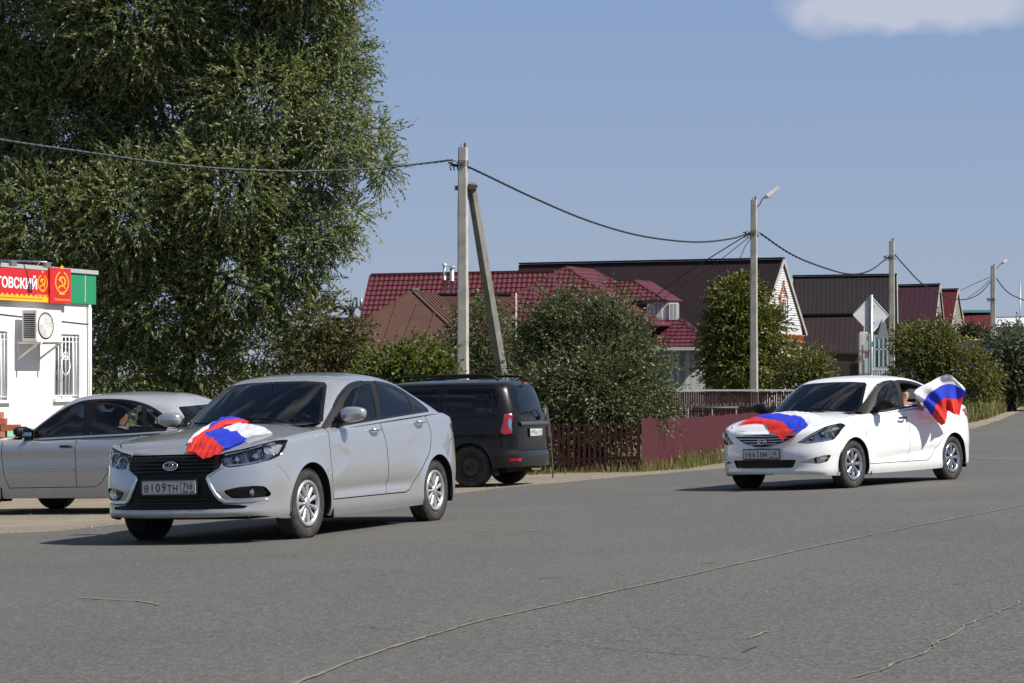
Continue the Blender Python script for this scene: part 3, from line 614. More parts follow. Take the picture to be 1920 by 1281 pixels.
# ------------------------------------------------------------------ cars
M_['fred']=pbr('flag_red',(.70,.035,.025),.7); M_['fblue']=pbr('flag_blue',(.028,.055,.62),.7); M_['fwhite']=pbr('flag_white',(.74,.75,.80),.7)
def flare(cx,r0,amp,w=.055,z0=.31):
    return lambda x,z: amp*np.exp(-np.maximum(np.hypot(x-cx,z-z0)-r0,0)/w)
def root_matrix(X,Y,deg):
    t=R(deg); n=Vector((-PA,-PB,1)).normalized(); h=Vector((math.cos(t),math.sin(t),0)); h=(h-n*h.dot(n)).normalized(); l=n.cross(h)
    return Matrix(((h.x,l.x,n.x,X),(h.y,l.y,n.y,Y),(h.z,l.z,n.z,gzf(X,Y)),(0,0,0,1)))
def arch_poly(cx,r,z0=.31,zb=0.05):
    a=np.linspace(-.7,math.pi+.7,44); P=[(cx+r*math.cos(t),z0+r*math.sin(t)) for t in a]; return P
def mirror_part(root,x,y,z,col,side,s=1.0):
    m=MB(); n1,n2=18,14; G=[]
    for i in range(n1+1):
        v=-math.pi/2+math.pi*i/n1; row=[]
        for j in range(n2+1):
            u=2*math.pi*j/n2; e=.62
            cx=math.copysign(abs(math.cos(u))**e,math.cos(u)); cz=math.copysign(abs(math.sin(u))**e,math.sin(u)); rr=max(math.cos(v),0)**.55
            yy=math.sin(v)*.118
            q=(.5+.5*math.sin(v))   # taper to the tip
            row.append(Vector((x+cx*rr*.075*(1-.2*q)+.012, y+side*(.115+yy), z+cz*rr*.080*(1-.30*q)+.012*q)))
        G.append(row)
    m.grid(G,1 if s<0 else 0)
    mo=m.build('mirror',[col,M_['trim']],root)
    k=MB(); k.beam((x+.01,y-side*.02,z-.055),(x+.0,y+side*.06,z-.05),.06,.035,0,wd2=.05,ht2=.03); k.prism(rnd([(-.09,-.10),(.07,-.09),(.07,.03),(.04,.03)],.01),frame((x+.02,y-side*.035,z+.0),(-1,0,0),(0,0,1)),-.02,.004,0)
    k.build('mirror_foot',M_['trim'],mo); g=MB()
    g.prism(rnd([(-.085,-.052),(.07,-.045),(.075,.04),(-.085,.05)],.02),frame((x-.064,y+side*.11,z),(0,side,0),(0,0,1)),-.004,.004,0); g.build('mirror_glass',M_['mirror'],mo)
    return mo
def handle(root,x,y,z,mat,side):
    m=MB(); pts=[(x+.085,y-side*.008,z),(x+.065,y+side*.022,z+.002),(x,y+side*.030,z+.004),(x-.06,y+side*.024,z+.002),(x-.085,y-side*.008,z)]
    m.tube(smoothline(pts,5) if False else pts,[.010,.014,.015,.014,.010],8); 
    c=MB(); c.lathe([(.045,0),(.04,.002),(.001,.001)],18,Matrix.Translation((x,y+side*.001,z))@Matrix.Rotation(R(-90)*side,4,'X')@Matrix.Scale(1.4,4,(1,0,0)),1)
    m.v+=[]; h=m.build('handle',[mat],root); return h
def seat(m,x,y,z=.42,mi=0):
    m.box((x,y,z),(.50,.48,.16),mi=mi); m.box((x-.30,y,z+.30),(.13,.48,.60),mi=mi,M=Matrix.Rotation(R(-14),4,'Y')); m.box((x-.40,y,z+.70),(.09,.25,.17),mi=mi,M=Matrix.Rotation(R(-10),4,'Y'))
def make_car(S):
    root=empty(S['name'],mat=root_matrix(*S['pose']),label=S['label'],cat='car' if not S.get('van') else 'van')
    bf=body_fn(S); step=S.get('step',.032)
    B=Patch(bf,(0,1),(0,1),5.2,.75)
    for r in S['body']: B.add(*r)
    B.tri(step)
    tf,E=top_fn(S,bf); T=Patch(tf,(E[:,0].min(),E[:,0].max()),(0,1),1,1)
    T.regs.append(('seam',E[:,:2]*1.0)) if False else None
    Ed=dens([tuple(p) for p in E[::3,:2]],.03,False)
    for r in S['top']: T.add(*r)
    T.tri(step,domain=[tuple(p) for p in Ed]+[(E[:,0].min(),0),(E[:,0].max(),0)],base='shelf')
    gf=house_fn(S,tf); G=Patch(gf,(0,1),(0,2),4.2,.6)
    for r in S['glass']: G.add(*r)
    G.tri(step)
    p=S['paint']; bodyp=[B.reg('body',0,.02),T.reg('shelf',0,0),G.reg('body',0,.02)]
    body=emit(bodyp,'body',p,root,mat2=M_['trim'])
    dk=[B.reg('seam',-.012),T.reg('seam',-.012),G.reg('seam',-.01)]
    emit(dk,'panel_gap',M_['dark'],body)
    def one(name,regs,mat,mode='both',par=root,mat2=None): return emit([x for x in regs if x is not None],name,mat,par,mode,mat2)
    hood=one('hood',[T.reg('hood',0,.015)],p); one('boot_lid',[T.reg('deck',0,.015),B.reg('bootlid',0,.015)],p)
    one('cowl',[T.reg('cowl',-.01)],M_['trim'])
    D={}
    for side,md in((1,'left'),(-1,'right')):
        for dn,key in(('front_door','door1'),('rear_door','door2')):
            D[key,side]=one(dn,[B.reg(key,0,.015)],p,md)
        for rn,nm,mt in S['split']:
            par=root
            o=one(nm,[q.reg(rn,S['off'].get(rn,0),.0 if 'glass' in rn else .012) for q in(B,G)],mt,md,par)
            if rn in('dglass1','dglass2') and D['door'+rn[-1],side]:
                o.parent=D['door'+rn[-1],side]
    for rn,nm,mt in S['merge']:
        one(nm,[q.reg(rn,S['off'].get(rn,0),0 if 'glass' in rn or rn in('windshield','backlight') else .012) for q in(B,G,T)],mt)
    # headliner, interior
    names=[n for n in G.names if n=='body']; ln=G.reg('body',-.035)
    if ln:
        P,N,F,sk=ln; emit([(P,-N,[f[::-1] for f in F],[])],'headliner',M_['liner'],body)
    I=S['inner']; m=MB()
    m.box((I['x0']/2+I['x1']/2,0,.30),(I['x0']-I['x1'],1.36,.06),mi=1)
    m.box((I['x0']/2+I['x1']/2,.70,.60),(I['x0']-I['x1'],.04,.55),mi=1); m.box((I['x0']/2+I['x1']/2,-.70,.60),(I['x0']-I['x1'],.04,.55),mi=1)
    m.box((I['x1'],0,.62),(.04,1.36,.60),mi=1); 
    for y in(.36,-.36): seat(m,I['seat'],y,.44)
    m.box((I['rear'],0,.46),(.5,1.25,.16)); m.box((I['rear']-.3,0,.76),(.14,1.25,.6),M=Matrix.Rotation(R(-15),4,'Y'))
    m.build('interior',[M_['seat'],M_['dash']],root)
    dsh=MB(); dx=I['dash']; P=[]
    for y in np.linspace(-.70,.70,15):
        b=.05*math.exp(-((y-.36)/.2)**2); P.append([Vector((dx+.38,y,I['dz']+.0)),Vector((dx+.2,y,I['dz']+.015)),Vector((dx+.05,y,I['dz']+.01+b)),Vector((dx-.03,y,I['dz']-.03+b)),Vector((dx-.06,y,I['dz']-.15)),Vector((dx,y,I['dz']-.45))])
    dsh.grid(P); d=dsh.build('dashboard',M_['dash'],root)
    w_=MB(); c=Vector((dx-.22,.36,I['dz']-.06)); ax=Vector((-.85,0,.52)).normalized(); ux=Vector((0,1,0)); uy=ax.cross(ux)
    w_.tube([c+(ux*math.cos(a)+uy*math.sin(a))*.185 for a in np.linspace(0,2*math.pi,28,endpoint=False)],.016,8,closed=True); w_.tube([c-ax*.04,c-ax*.25],.03,8)
    for a in(0,math.pi,-math.pi/2): w_.beam(c-ax*.03,c+(ux*math.cos(a)+uy*math.sin(a))*.18,.04,.02)
    w_.lathe([(.07,0),(.06,.02),(.001,.03)],14,frame(c-ax*.03,ux,uy)); w_.build('steering_wheel',M_['dash'],root)
    # underside
    u=MB(); xf,xr=S['plan'][0][0],S['plan'][-1][0]
    u.box(((xf+xr)/2,0,.26),(xf-xr-.5,1.20,.10)); 
    for y in(.72,-.72): u.box(((S['wb']*-.5),y,.255),(-(-S['wb'])-.80,.15,.09))
    for cx in(0,-S['wb']):
        for sd in(1,-1):
            pr=[(S['ar']+.012,.0),(S['ar']+.012,.30),(.05,.30)]; vs=[];n=26
            A=np.linspace(-.25,math.pi+.25,n)
            for r_,dd in pr:
                for a in A: vs.append(Vector((cx+r_*math.cos(a),sd*(S['ay']-dd),.31+r_*math.sin(a))))
            u.add(vs,[(i*n+k,i*n+k+1,(i+1)*n+k+1,(i+1)*n+k) for i in range(2) for k in range(n-1)])
    u.tube([(-.0,-.6,.30),(0,.6,.30)],.03,8); u.tube([(-S['wb'],-.6,.28),(-S['wb'],.6,.28)],.04,8)
    u.build('underbody',M_['dark'],root)
    return root,dict(B=B,T=T,G=G,bf=bf,tf=tf,gf=gf,D=D,body=body,hood=hood)

def door_regions(S,f_top,f_bot,b_top,b_mid,r_pts,zb,ar,wb):
    """door panels as polygons in side view; thin gap regions around them"""
    out=[]; d1=[*f_top,*b_mid,b_mid[-1] and (b_mid[-1][0],zb),(f_bot[0],zb+.0)]
    return out

SPL=[('trimw','window_frame',M_['trim']),('dglass1','door_glass',None),('dglass2','door_glass',None),('qglass','quarter_glass',None)]
def vesta():
    plan=[(.862,0,.235,.772),(.853,.25,.235,.775),(.825,.44,.238,.785),(.745,.63,.24,.81),(.62,.775,.235,.85),(.42,.848,.205,.875),(.10,.872,.20,.91),(-.35,.872,.185,.945),(-1.0,.865,.18,.975),(-1.7,.865,.18,1.02),(-2.3,.87,.185,1.055),(-2.75,.872,.21,1.075),(-3.08,.845,.25,1.068),(-3.33,.75,.26,1.035),(-3.47,.54,.27,1.03),(-3.53,.27,.27,1.035),(-3.54,0,.27,1.04)]
    fl=[flare(0,.355,.022),flare(-2.635,.355,.024)]
    W1=np.array([(.10,.85),(-.30,.845),(-.62,.80),(-.80,.72),(-.78,.66),(-.62,.58),(-.42,.49),(-.1,.40),(.1,.4)])
    W2=np.array([(-2.75,.90),(-2.40,.90),(-2.15,.86),(-1.97,.78),(-2.0,.72),(-2.12,.66),(-2.30,.60),(-2.6,.50),(-2.75,.5)])
    def dist(x,z,L):
        d=np.full(x.shape,9.)
        for a,b in zip(L[:-1],L[1:]):
            v=b-a; t=np.clip(((x-a[0])*v[0]+(z-a[1])*v[1])/(v@v),0,1); d=np.minimum(d,np.hypot(x-a[0]-t*v[0],z-a[1]-t*v[1]))
        return d
    def disp(P,nx,ny):
        x,z=P[...,0],P[...,2]; s=np.abs(ny)**2
        o=fl[0](x,z)+fl[1](x,z)
        sh=x.shape; xz=np.stack([x.ravel(),z.ravel()],1)
        for Wp,L,xa,xb in((W1,W1[1:7],-.85,-.15),(W2,W2[1:7],-1.95,-2.6)):
            ins=pip(xz,Wp).reshape(sh); o=o-ins*(1-np.exp(-dist(x,z,L)/.04))*.006*sm((xb-x)/(xb-xa)*1.3 if xb>xa else (x-xb)/(xa-xb)*1.3)
        o=o-.014*np.exp(-((z-.40-.03*x*-1*.3)/.035)**2)*sm((-.35-x)/.2)*sm((x+2.2)/.3)      # hollow above the sill
        o=o+.006*np.exp(-((z-.935+.03*(x+1.5)*.6)/.02)**2)*0
        P[...,1]+=o*s
        # front: the mask sits back, lower lip forward
        f=np.maximum(nx,0)**2
        P[...,0]+=f*(.018*np.exp(-((z-.275)/.03)**2))
        return P
    S=dict(name='sedan',label='silver sedan in front with a tricolour flag bunched on its bonnet',pose=(-2.527,17.365,-112.35),paint=M_['silver'],wb=2.635,ar=.352,ay=.87,plan=plan,rt=.045,step=.03,
      dF=[(.2,.06),(.26,.012),(.34,.015),(.45,.0),(.60,.02),(.70,.05),(.80,.085),(.9,.14)],dS=[(.18,.04),(.26,.014),(.38,.010),(.55,0),(.75,.006),(.9,.018),(1.0,.03),(1.1,.05)],dR=[(.25,.09),(.36,.02),(.6,0),(.75,.02),(1.0,.055),(1.13,.08)],
      disp=disp,tp=2.4,zc=[(-3.6,1.04),(-3.5,1.06),(-3.1,1.10),(-2.4,1.10),(-1.0,1.03),(-.35,1.025),(-.1,.998),(.2,.955),(.5,.895),(.7,.835),(.80,.79),(.9,.775)],
      gh=[(-.33,0,-1.08,0,1.442,-1.65,1.488),(-.36,.35,-1.09,.30,1.437,-1.65,1.488),(-.44,.62,-1.115,.50,1.418,-1.66,1.488),(-.56,.765,-1.19,.59,1.400,-1.68,1.488),(-.80,.815,-1.34,.622,1.410,-1.75,1.491),(-1.3,.83,-1.66,.632,1.423,-1.85,1.492),(-1.8,.835,-1.95,.628,1.412,-2.0,1.488),(-2.3,.835,-2.25,.612,1.372,-2.12,1.478),(-2.62,.825,-2.42,.59,1.338,-2.2,1.470),(-2.95,.775,-2.56,.54,1.305,-2.25,1.464),(-3.08,.64,-2.62,.45,1.318,-2.27,1.462),(-3.18,.33,-2.64,.26,1.345,-2.3,1.46),(-3.20,0,-2.645,0,1.352,-2.3,1.46)],
      bulge=.022,soft=.09)
    # feature outlines
    mask=[(0,.768),(.30,.768),(.43,.772),(.462,.70),(.44,.645),(.36,.60),(.335,.572),(.37,.50),(.43,.40),(.475,.345),(.60,.335),(.66,.325),(.63,.305),(0,.305)]
    hl=rnd([(.435,.770),(.60,.800),(.74,.838),(.80,.865),(.845,.868),(.845,.80),(.835,.735),(.80,.700),(.72,.675),(.60,.655),(.51,.648),(.465,.665),(.45,.71)],.02)
    fog=rnd([(.48,.458),(.60,.485),(.72,.492),(.775,.484),(.80,.42),(.79,.395),(.64,.388),(.54,.392)],.03)
    win=smoothline([(-.50,.957),(-.72,1.10),(-.98,1.255),(-1.22,1.352),(-1.50,1.385),(-1.85,1.380),(-2.15,1.345),(-2.38,1.278),(-2.56,1.175),(-2.63,1.112)],5).tolist()+[(-2.60,1.085),(-2.3,1.068),(-1.6,1.025),(-1.0,.985),(-.6,.955)]
    g1=rnd([(-.70,.985),(-.98,1.195),(-1.22,1.308),(-1.46,1.352),(-1.60,1.358),(-1.43,1.035),(-1.0,1.005)],.03)
    g2=rnd([(-1.52,1.042),(-1.70,1.358),(-1.90,1.352),(-2.12,1.315),(-2.30,1.245),(-2.225,1.083),(-1.9,1.064)],.035)
    q=rnd([(-2.285,1.090),(-2.355,1.235),(-2.46,1.175),(-2.575,1.105),(-2.45,1.096)],.02)
    d1=[(-.385,.99),(-.39,.80),(-.40,.60),(-.415,.42),(-.43,.325),(-1.50,.325),(-1.545,.45),(-1.55,.62),(-1.535,.80),(-1.47,.95),(-1.42,1.04),(-.8,1.04)]
    d2=[(-1.42,1.04),(-1.475,.95),(-1.54,.80),(-1.555,.62),(-1.55,.45),(-1.505,.325),(-1.92,.325),(-2.02,.35),(-2.18,.47),(-2.32,.58),(-2.44,.68),(-2.51,.79),(-2.53,.90),(-2.48,1.00),(-2.38,1.12),(-1.8,1.12)]
    def seams(d,u): return [('seam','side',strip(smoothline(d,4),.009),u)]
    sr=(.13,.86)
    b=[('body','side',strip(W1[1:7],.014),sr),('body','side',strip(W2[1:7],.014),sr),('door1','side',d1,sr),('door2','side',d2,sr)]
    b+=[('seam','side',strip(np.array(d1[:5]),.009),sr),('seam','side',strip([(-.43,.325),(-1.93,.323),(-2.02,.348)],.010),sr),('seam','side',strip(smoothline([(-1.50,.325),(-1.545,.45),(-1.55,.62),(-1.535,.80),(-1.47,.95),(-1.43,1.03)],4),.011),sr),('seam','side',strip(smoothline([(-2.02,.35),(-2.18,.47),(-2.32,.58),(-2.44,.68),(-2.51,.79),(-2.53,.90),(-2.48,1.0),(-2.43,1.07)],4),.009),sr)]
    b+=[('seam','side',strip(smoothline([(.50,.66),(.42,.60),(.36,.52)],3),.003),sr),('seam','side',strip([(-2.86,.62),(-3.0,.80),(-3.2,.84)],.006),(.6,.97)),
        ('mask','front',mask,(0,.35)),('headlight','front',hl,(.02,.35)),('fogl','front',fog,(.02,.35)),
        ('seam','front',strip([(0,.775),(.40,.779),(.44,.781)],.006),(0,.3)),
        ('taill','side',rnd([(-3.06,.955),(-3.30,.995),(-3.44,.985),(-3.44,.88),(-3.30,.86),(-3.15,.88)],.02),(.6,.97)),
        ('hole','side',arch_poly(0,.355),sr),('hole','side',arch_poly(-2.635,.355),(.55,.95))]
    S['body']=b
    S['top']=[('cowl','top',[(-.20,0),(-.22,.40),(-.30,.66),(-.42,.80),(-.62,.85),(-.6,0)],None),
              ('seam','top',[(.80,0),(.79,.25),(.75,.44),(.66,.60),(.52,.715),(.30,.765),(.0,.785),(-.26,.785),(-.30,.70),(-.22,.42),(-.195,0)],None),
              ('hood','top',[(.793,0),(.783,.245),(.745,.43),(.655,.592),(.517,.707),(.30,.757),(.0,.777),(-.24,.777),(-.285,.69),(-.21,.41),(-.185,0)],None),
              ('seam','top',[(-3.15,0),(-3.14,.4),(-3.05,.62),(-3.12,.70),(-3.42,.62),(-3.49,.3),(-3.50,0)],None),
              ('deck','top',[(-3.158,0),(-3.148,.395),(-3.06,.61),(-3.125,.69),(-3.41,.61),(-3.482,.3),(-3.492,0)],None)]
    ws=[(0,1.012),(.30,1.008),(.55,.995),(.68,.985),(.700,1.02),(.60,1.22),(.53,1.345),(.49,1.375),(.30,1.392),(0,1.397)]
    wi=[(0,1.03),(.30,1.026),(.55,1.012),(.655,1.005),(.665,1.03),(.575,1.22),(.508,1.335),(.475,1.358),(.30,1.374),(0,1.378)]
    bl=rnd([(0,1.14),(.45,1.14),(.60,1.13),(.50,1.30),(.42,1.325),(0,1.345)],[0,.03,.03,.03,.03,0])
    S['glass']=[('wstrim','front',ws,(0,.30)),('windshield','front',wi,(0,.30)),('backlight','rear',bl,(.75,1)),('trimw','side',win,(.16,.86)),('dglass1','side',g1,(.16,.86)),('dglass2','side',g2,(.16,.86)),('qglass','side',q,(.16,.86))]
    S['off']=dict(mask=-.012,headlight=0,fogl=-.035,dglass1=-.006,dglass2=-.006,qglass=-.004,windshield=-.004,wstrim=-.003,backlight=-.004,trimw=-.003)
    S['split']=[('headlight','headlight',M_['lens']),('fogl','fog_lamp_recess',M_['gloss']),('taill','tail_light',M_['redlens']),('trimw','window_frame',M_['trim']),('dglass1','door_glass',M_['tint']),('dglass2','door_glass',M_['vtint']),('qglass','quarter_glass',M_['vtint'])]
    S['merge']=[('mask','grille',M_['trim']),('wstrim','windshield_trim',M_['gloss']),('windshield','windshield',M_['wsg']),('backlight','rear_window',M_['tint'])]
    S['inner']=dict(x0=-.2,x1=-2.85,seat=-1.30,rear=-2.15,dash=-.62,dz=.985)
    root,K=make_car(S); tf,bf=K['tf'],K['bf']
    B=K['B']
    def on(y,z,off=0,um=(0,.35),view='front'):      # point on the front skin
        q=B.inv(view,[(y,z),(y,z)],um)[0]; p=bf(q[0],q[1]); return Vector((float(p[0])+off,y,z))
    # grille bars
    m=MB()
    for z in(.745,.715,.685,.655,.625):
        wd=float(np.interp(z,[.60,.645,.70,.77],[.36,.44,.462,.43]))-.035
        m.grid([[on(y,z+.007,.000),on(y,z,.012),on(y,z-.008,.000)] for y in np.linspace(-wd,wd,23)],0)
    for z in(.36,.39): m.grid([[on(y,z+.006,-.005),on(y,z,.006),on(y,z-.007,-.005)] for y in np.linspace(-.36,.36,19)],0)
    g=bpy.data.objects
    gr=[c for c in root.children if c.name.startswith('grille')][0]; m.build('grille_slats',M_['gloss'],gr)
    # emblem: chrome oval with a little sailing boat
    e=MB(); c=on(0,.672,.024); M=frame(c,(0,1,0),(-.18,0,1)); e.tube([M@Vector((math.cos(a)*.068,math.sin(a)*.034,0)) for a in np.linspace(0,2*math.pi,32,endpoint=False)],.0065,6,closed=True)
    e.lathe([(.066,-.004),(.001,.0)],24,M@Matrix.Scale(.5,4,(0,1,0)),1)
    e.tube(smoothline([M@Vector(p) for p in((-.046,-.004,.005),(-.018,-.018,.005),(.02,-.017,.005),(.046,-.002,.005))] if False else [(-.046,-.004),(0,-.02),(.046,-.002)],6).shape and [M@Vector(p) for p in((-.046,-.002,.004),(-.03,-.015,.004),(.0,-.018,.004),(.03,-.012,.004),(.047,.002,.004))],.005,6)
    e.tube([M@Vector(p) for p in((-.012,-.014,.004),(-.006,.02,.004),(.012,.021,.004),(.026,.012,.004),(.022,.0,.004),(.004,-.006,.004))],.0045,6)
    e.build('emblem',[M_['chrome'],M_['gloss']],gr)
    # chrome boomerangs
    for sd in(1,-1):
        k=MB(); L=[(.475,.655),(.41,.618),(.352,.585),(.345,.560),(.375,.500),(.415,.430),(.452,.385),(.49,.365),(.60,.362),(.70,.366),(.785,.372)]
        wd=[.003,.006,.010,.013,.015,.016,.018,.018,.015,.012,.006]; rows=[]
        for i,(y,z) in enumerate(L):
            a=np.array(L[max(i-1,0)]);b_=np.array(L[min(i+1,len(L)-1)]); d=(b_-a)/np.linalg.norm(b_-a); q=np.array([-d[1],d[0]])*wd[i]
            rows.append([on(y+q[0]*s_,z+q[1]*s_,o) for s_,o in((1.1,-.012),(1,.006),(0,.014),(-1,.006),(-1.1,-.012))])
        for r in rows:
            for p in r: p.y*=sd
        k.grid(rows); k.build('chrome_trim',M_['chrome'],K['body'])
        f=MB(); c=on(.66,.438,-.04); c.y*=sd; f.lathe([(.045,0),(.047,.018),(.038,.018),(.035,.006),(.001,.004)],18,frame(c,(0,-sd,0),(0,0,1)),0); f.build('fog_lamp',M_['clearl'],K['body'])
        # headlight insides
        hb=MB(); ins=B.reg('headlight',-.05); P,N,F,_=ins
        n0=[(p[0],p[1]*sd,p[2]) for p in P]; hb.add(n0,F,0,True)
        for (y,z,r_,mi) in((.545,.705,.044,1),(.665,.728,.054,1)):
            c=on(y,z,-.035,(0,.35)); c.y*=sd; Mx=frame(c,(0,-sd,0),(0,0,1)); hb.lathe([(r_*1.25,.0),(r_*1.22,.022),(r_,.02),(r_*.9,.0),(r_*.7,-.004),(.001,-.01)],20,Mx,1)
            hb.lathe([(r_*.62,-.006),(r_*.55,.012),(r_*.3,.02),(.001,.023)],16,Mx,2)
        for (y0,z0,y1,z1,w_) in((.46,.755,.60,.785,.018),(.60,.785,.735,.825,.018),(.735,.825,.80,.84,.012),(.47,.70,.49,.665,.012),(.49,.665,.62,.672,.010),(.62,.672,.74,.695,.010),(.60,.78,.62,.70,.010),(.735,.82,.75,.71,.020),(.745,.80,.79,.76,.03)):
            a=on(y0,z0,-.024);b_=on(y1,z1,-.024); a.y*=sd;b_.y*=sd; hb.beam(a,b_,w_,.012,1)
        par=[c for c in root.children if c.name.startswith('headlight')][0 if sd==1 else 1]
        hb.build('reflector',[M_['bowl'],M_['clearl'],M_['lensd']],par)
        # mirrors, handles, mud flaps, visors
        mo=mirror_part(root,-.70,.84*sd,1.065,M_['silver'],sd)
        for x,z,key in((-1.30,.925,'door1'),(-2.28,.985,'door2')): handle(K['D'][key,sd],x,.862*sd,z,M_['silver'],sd)
        fb=MB(); fb.box((-.43,sd*.76,.26),(.02,.20,.20)); fb.build('mud_flap',M_['trim'],root); fb=MB(); fb.box((-3.0,sd*.76,.27),(.02,.19,.16)); fb.build('mud_flap',M_['trim'],root)
        vis=MB(); gfn=K['gf']; GP=K['G']
        for xs in((-.80,-1.545),(-1.68,-2.36)):
            ln=[]; Ls=[(-.72,1.105),(-.98,1.262),(-1.22,1.358),(-1.50,1.392),(-1.85,1.387),(-2.15,1.352),(-2.38,1.285)]; sl=smoothline(Ls,6); sl=sl[(sl[:,0]<=xs[0])&(sl[:,0]>=xs[1])]
            q=GP.inv('side',sl,(.16,.86),step=9); 
            rows=[]
            for (u_,v_),(x_,z_) in zip(q,sl[:-1] if len(q)<len(sl) else sl):
                p=gfn(u_,v_); rows.append([Vector((p[0],(p[1]+.004)*sd,p[2])),Vector((p[0],(p[1]+.026)*sd,p[2]-.022)),Vector((p[0],(p[1]+.030)*sd,p[2]-.055)),Vector((p[0],(p[1]+.026)*sd,p[2]-.055)),Vector((p[0],(p[1]+.018)*sd,p[2]-.02))])
            vis.grid(rows)
        vis.build('wind_deflector',M_['vis'],root)
        ft=dict(tyre=M_['rubber'],rim=M_['rim'])
        wheel(root,0,.756*sd,.31,sd,'cover',ft,rr=.195,turn=0); wheel(root,-2.635,.756*sd,.31,sd,'cover',ft,rr=.195)
    plate(root,frame(on(0,.493,.020),(0,1,0),(0,0,1)),'В109ТН','716',None)
    w_=MB()     # wipers and antenna
    for y0,y1 in((.52,.02),(-.05,-.50)):
        a=tf(-.30,y0);b_=tf(-.30,y1); w_.tube([Vector((-.27,y0,float(a[2])+.02)),Vector((-.36,(y0+y1)/2,float(b_[2])+.03)),Vector((-.37,y1,float(b_[2])+.035))],.008,6)
    w_.build('wiper',M_['trim'],root)
    an=MB(); an.lathe([(.035,-.01),(.03,.012),(.014,.024),(.001,.026)],14,Matrix.Translation((-1.30,0,1.470))@Matrix.Scale(1.5,4,(1,0,0))); an.tube([(-1.30,0,1.485),(-1.39,0,1.53)],.005,6); an.build('antenna',M_['trim'],root)
    rv=MB(); rv.box((-.98,0,1.33),(.02,.22,.07)); rv.tube([(-.97,0,1.34),(-.92,0,1.39)],.01,6); rv.build('rear_view_mirror',M_['trim'],root)
    return root,K
M_['wsg']=glassmat('windshield_glass',(.55,.58,.58),1.0,ior=1.55); M_['lensd']=glassmat('projector_lens',(.5,.52,.55),1.0); M_['vis']=pbr('smoked_deflector',(.010,.012,.017),.25,spec=.3); M_['bowl']=pbr('grey_lamp_bowl',(.48,.49,.51),.22,.45)
def finish_sides(root,K,sd,col,mz,hands,yb,wb,kind,mats,mf=True,tr=.75,rr=.195,mcol=None,r=.31,turn=0,mx=-.70,flaps=((-.43,),),ms=1.0):
    if mx: mirror_part(root,mx,yb*sd,mz,col,sd,ms)
    for x,z,key,hm in hands: handle(K['D'][key,sd] or root,x,(yb+.022)*sd,z,hm,sd)
    fb=MB(); fb.box((-.42,sd*.74,.25),(.02,.19,.17)); fb.build('mud_flap',M_['trim'],root); fb=MB(); fb.box((-wb-.38,sd*.74,.26),(.02,.19,.18)); fb.build('mud_flap',M_['trim'],root)
    wheel(root,0,tr*sd,r,sd,kind,mats,rr=rr,turn=turn); wheel(root,-wb,tr*sd,r,sd,kind,mats,rr=rr)
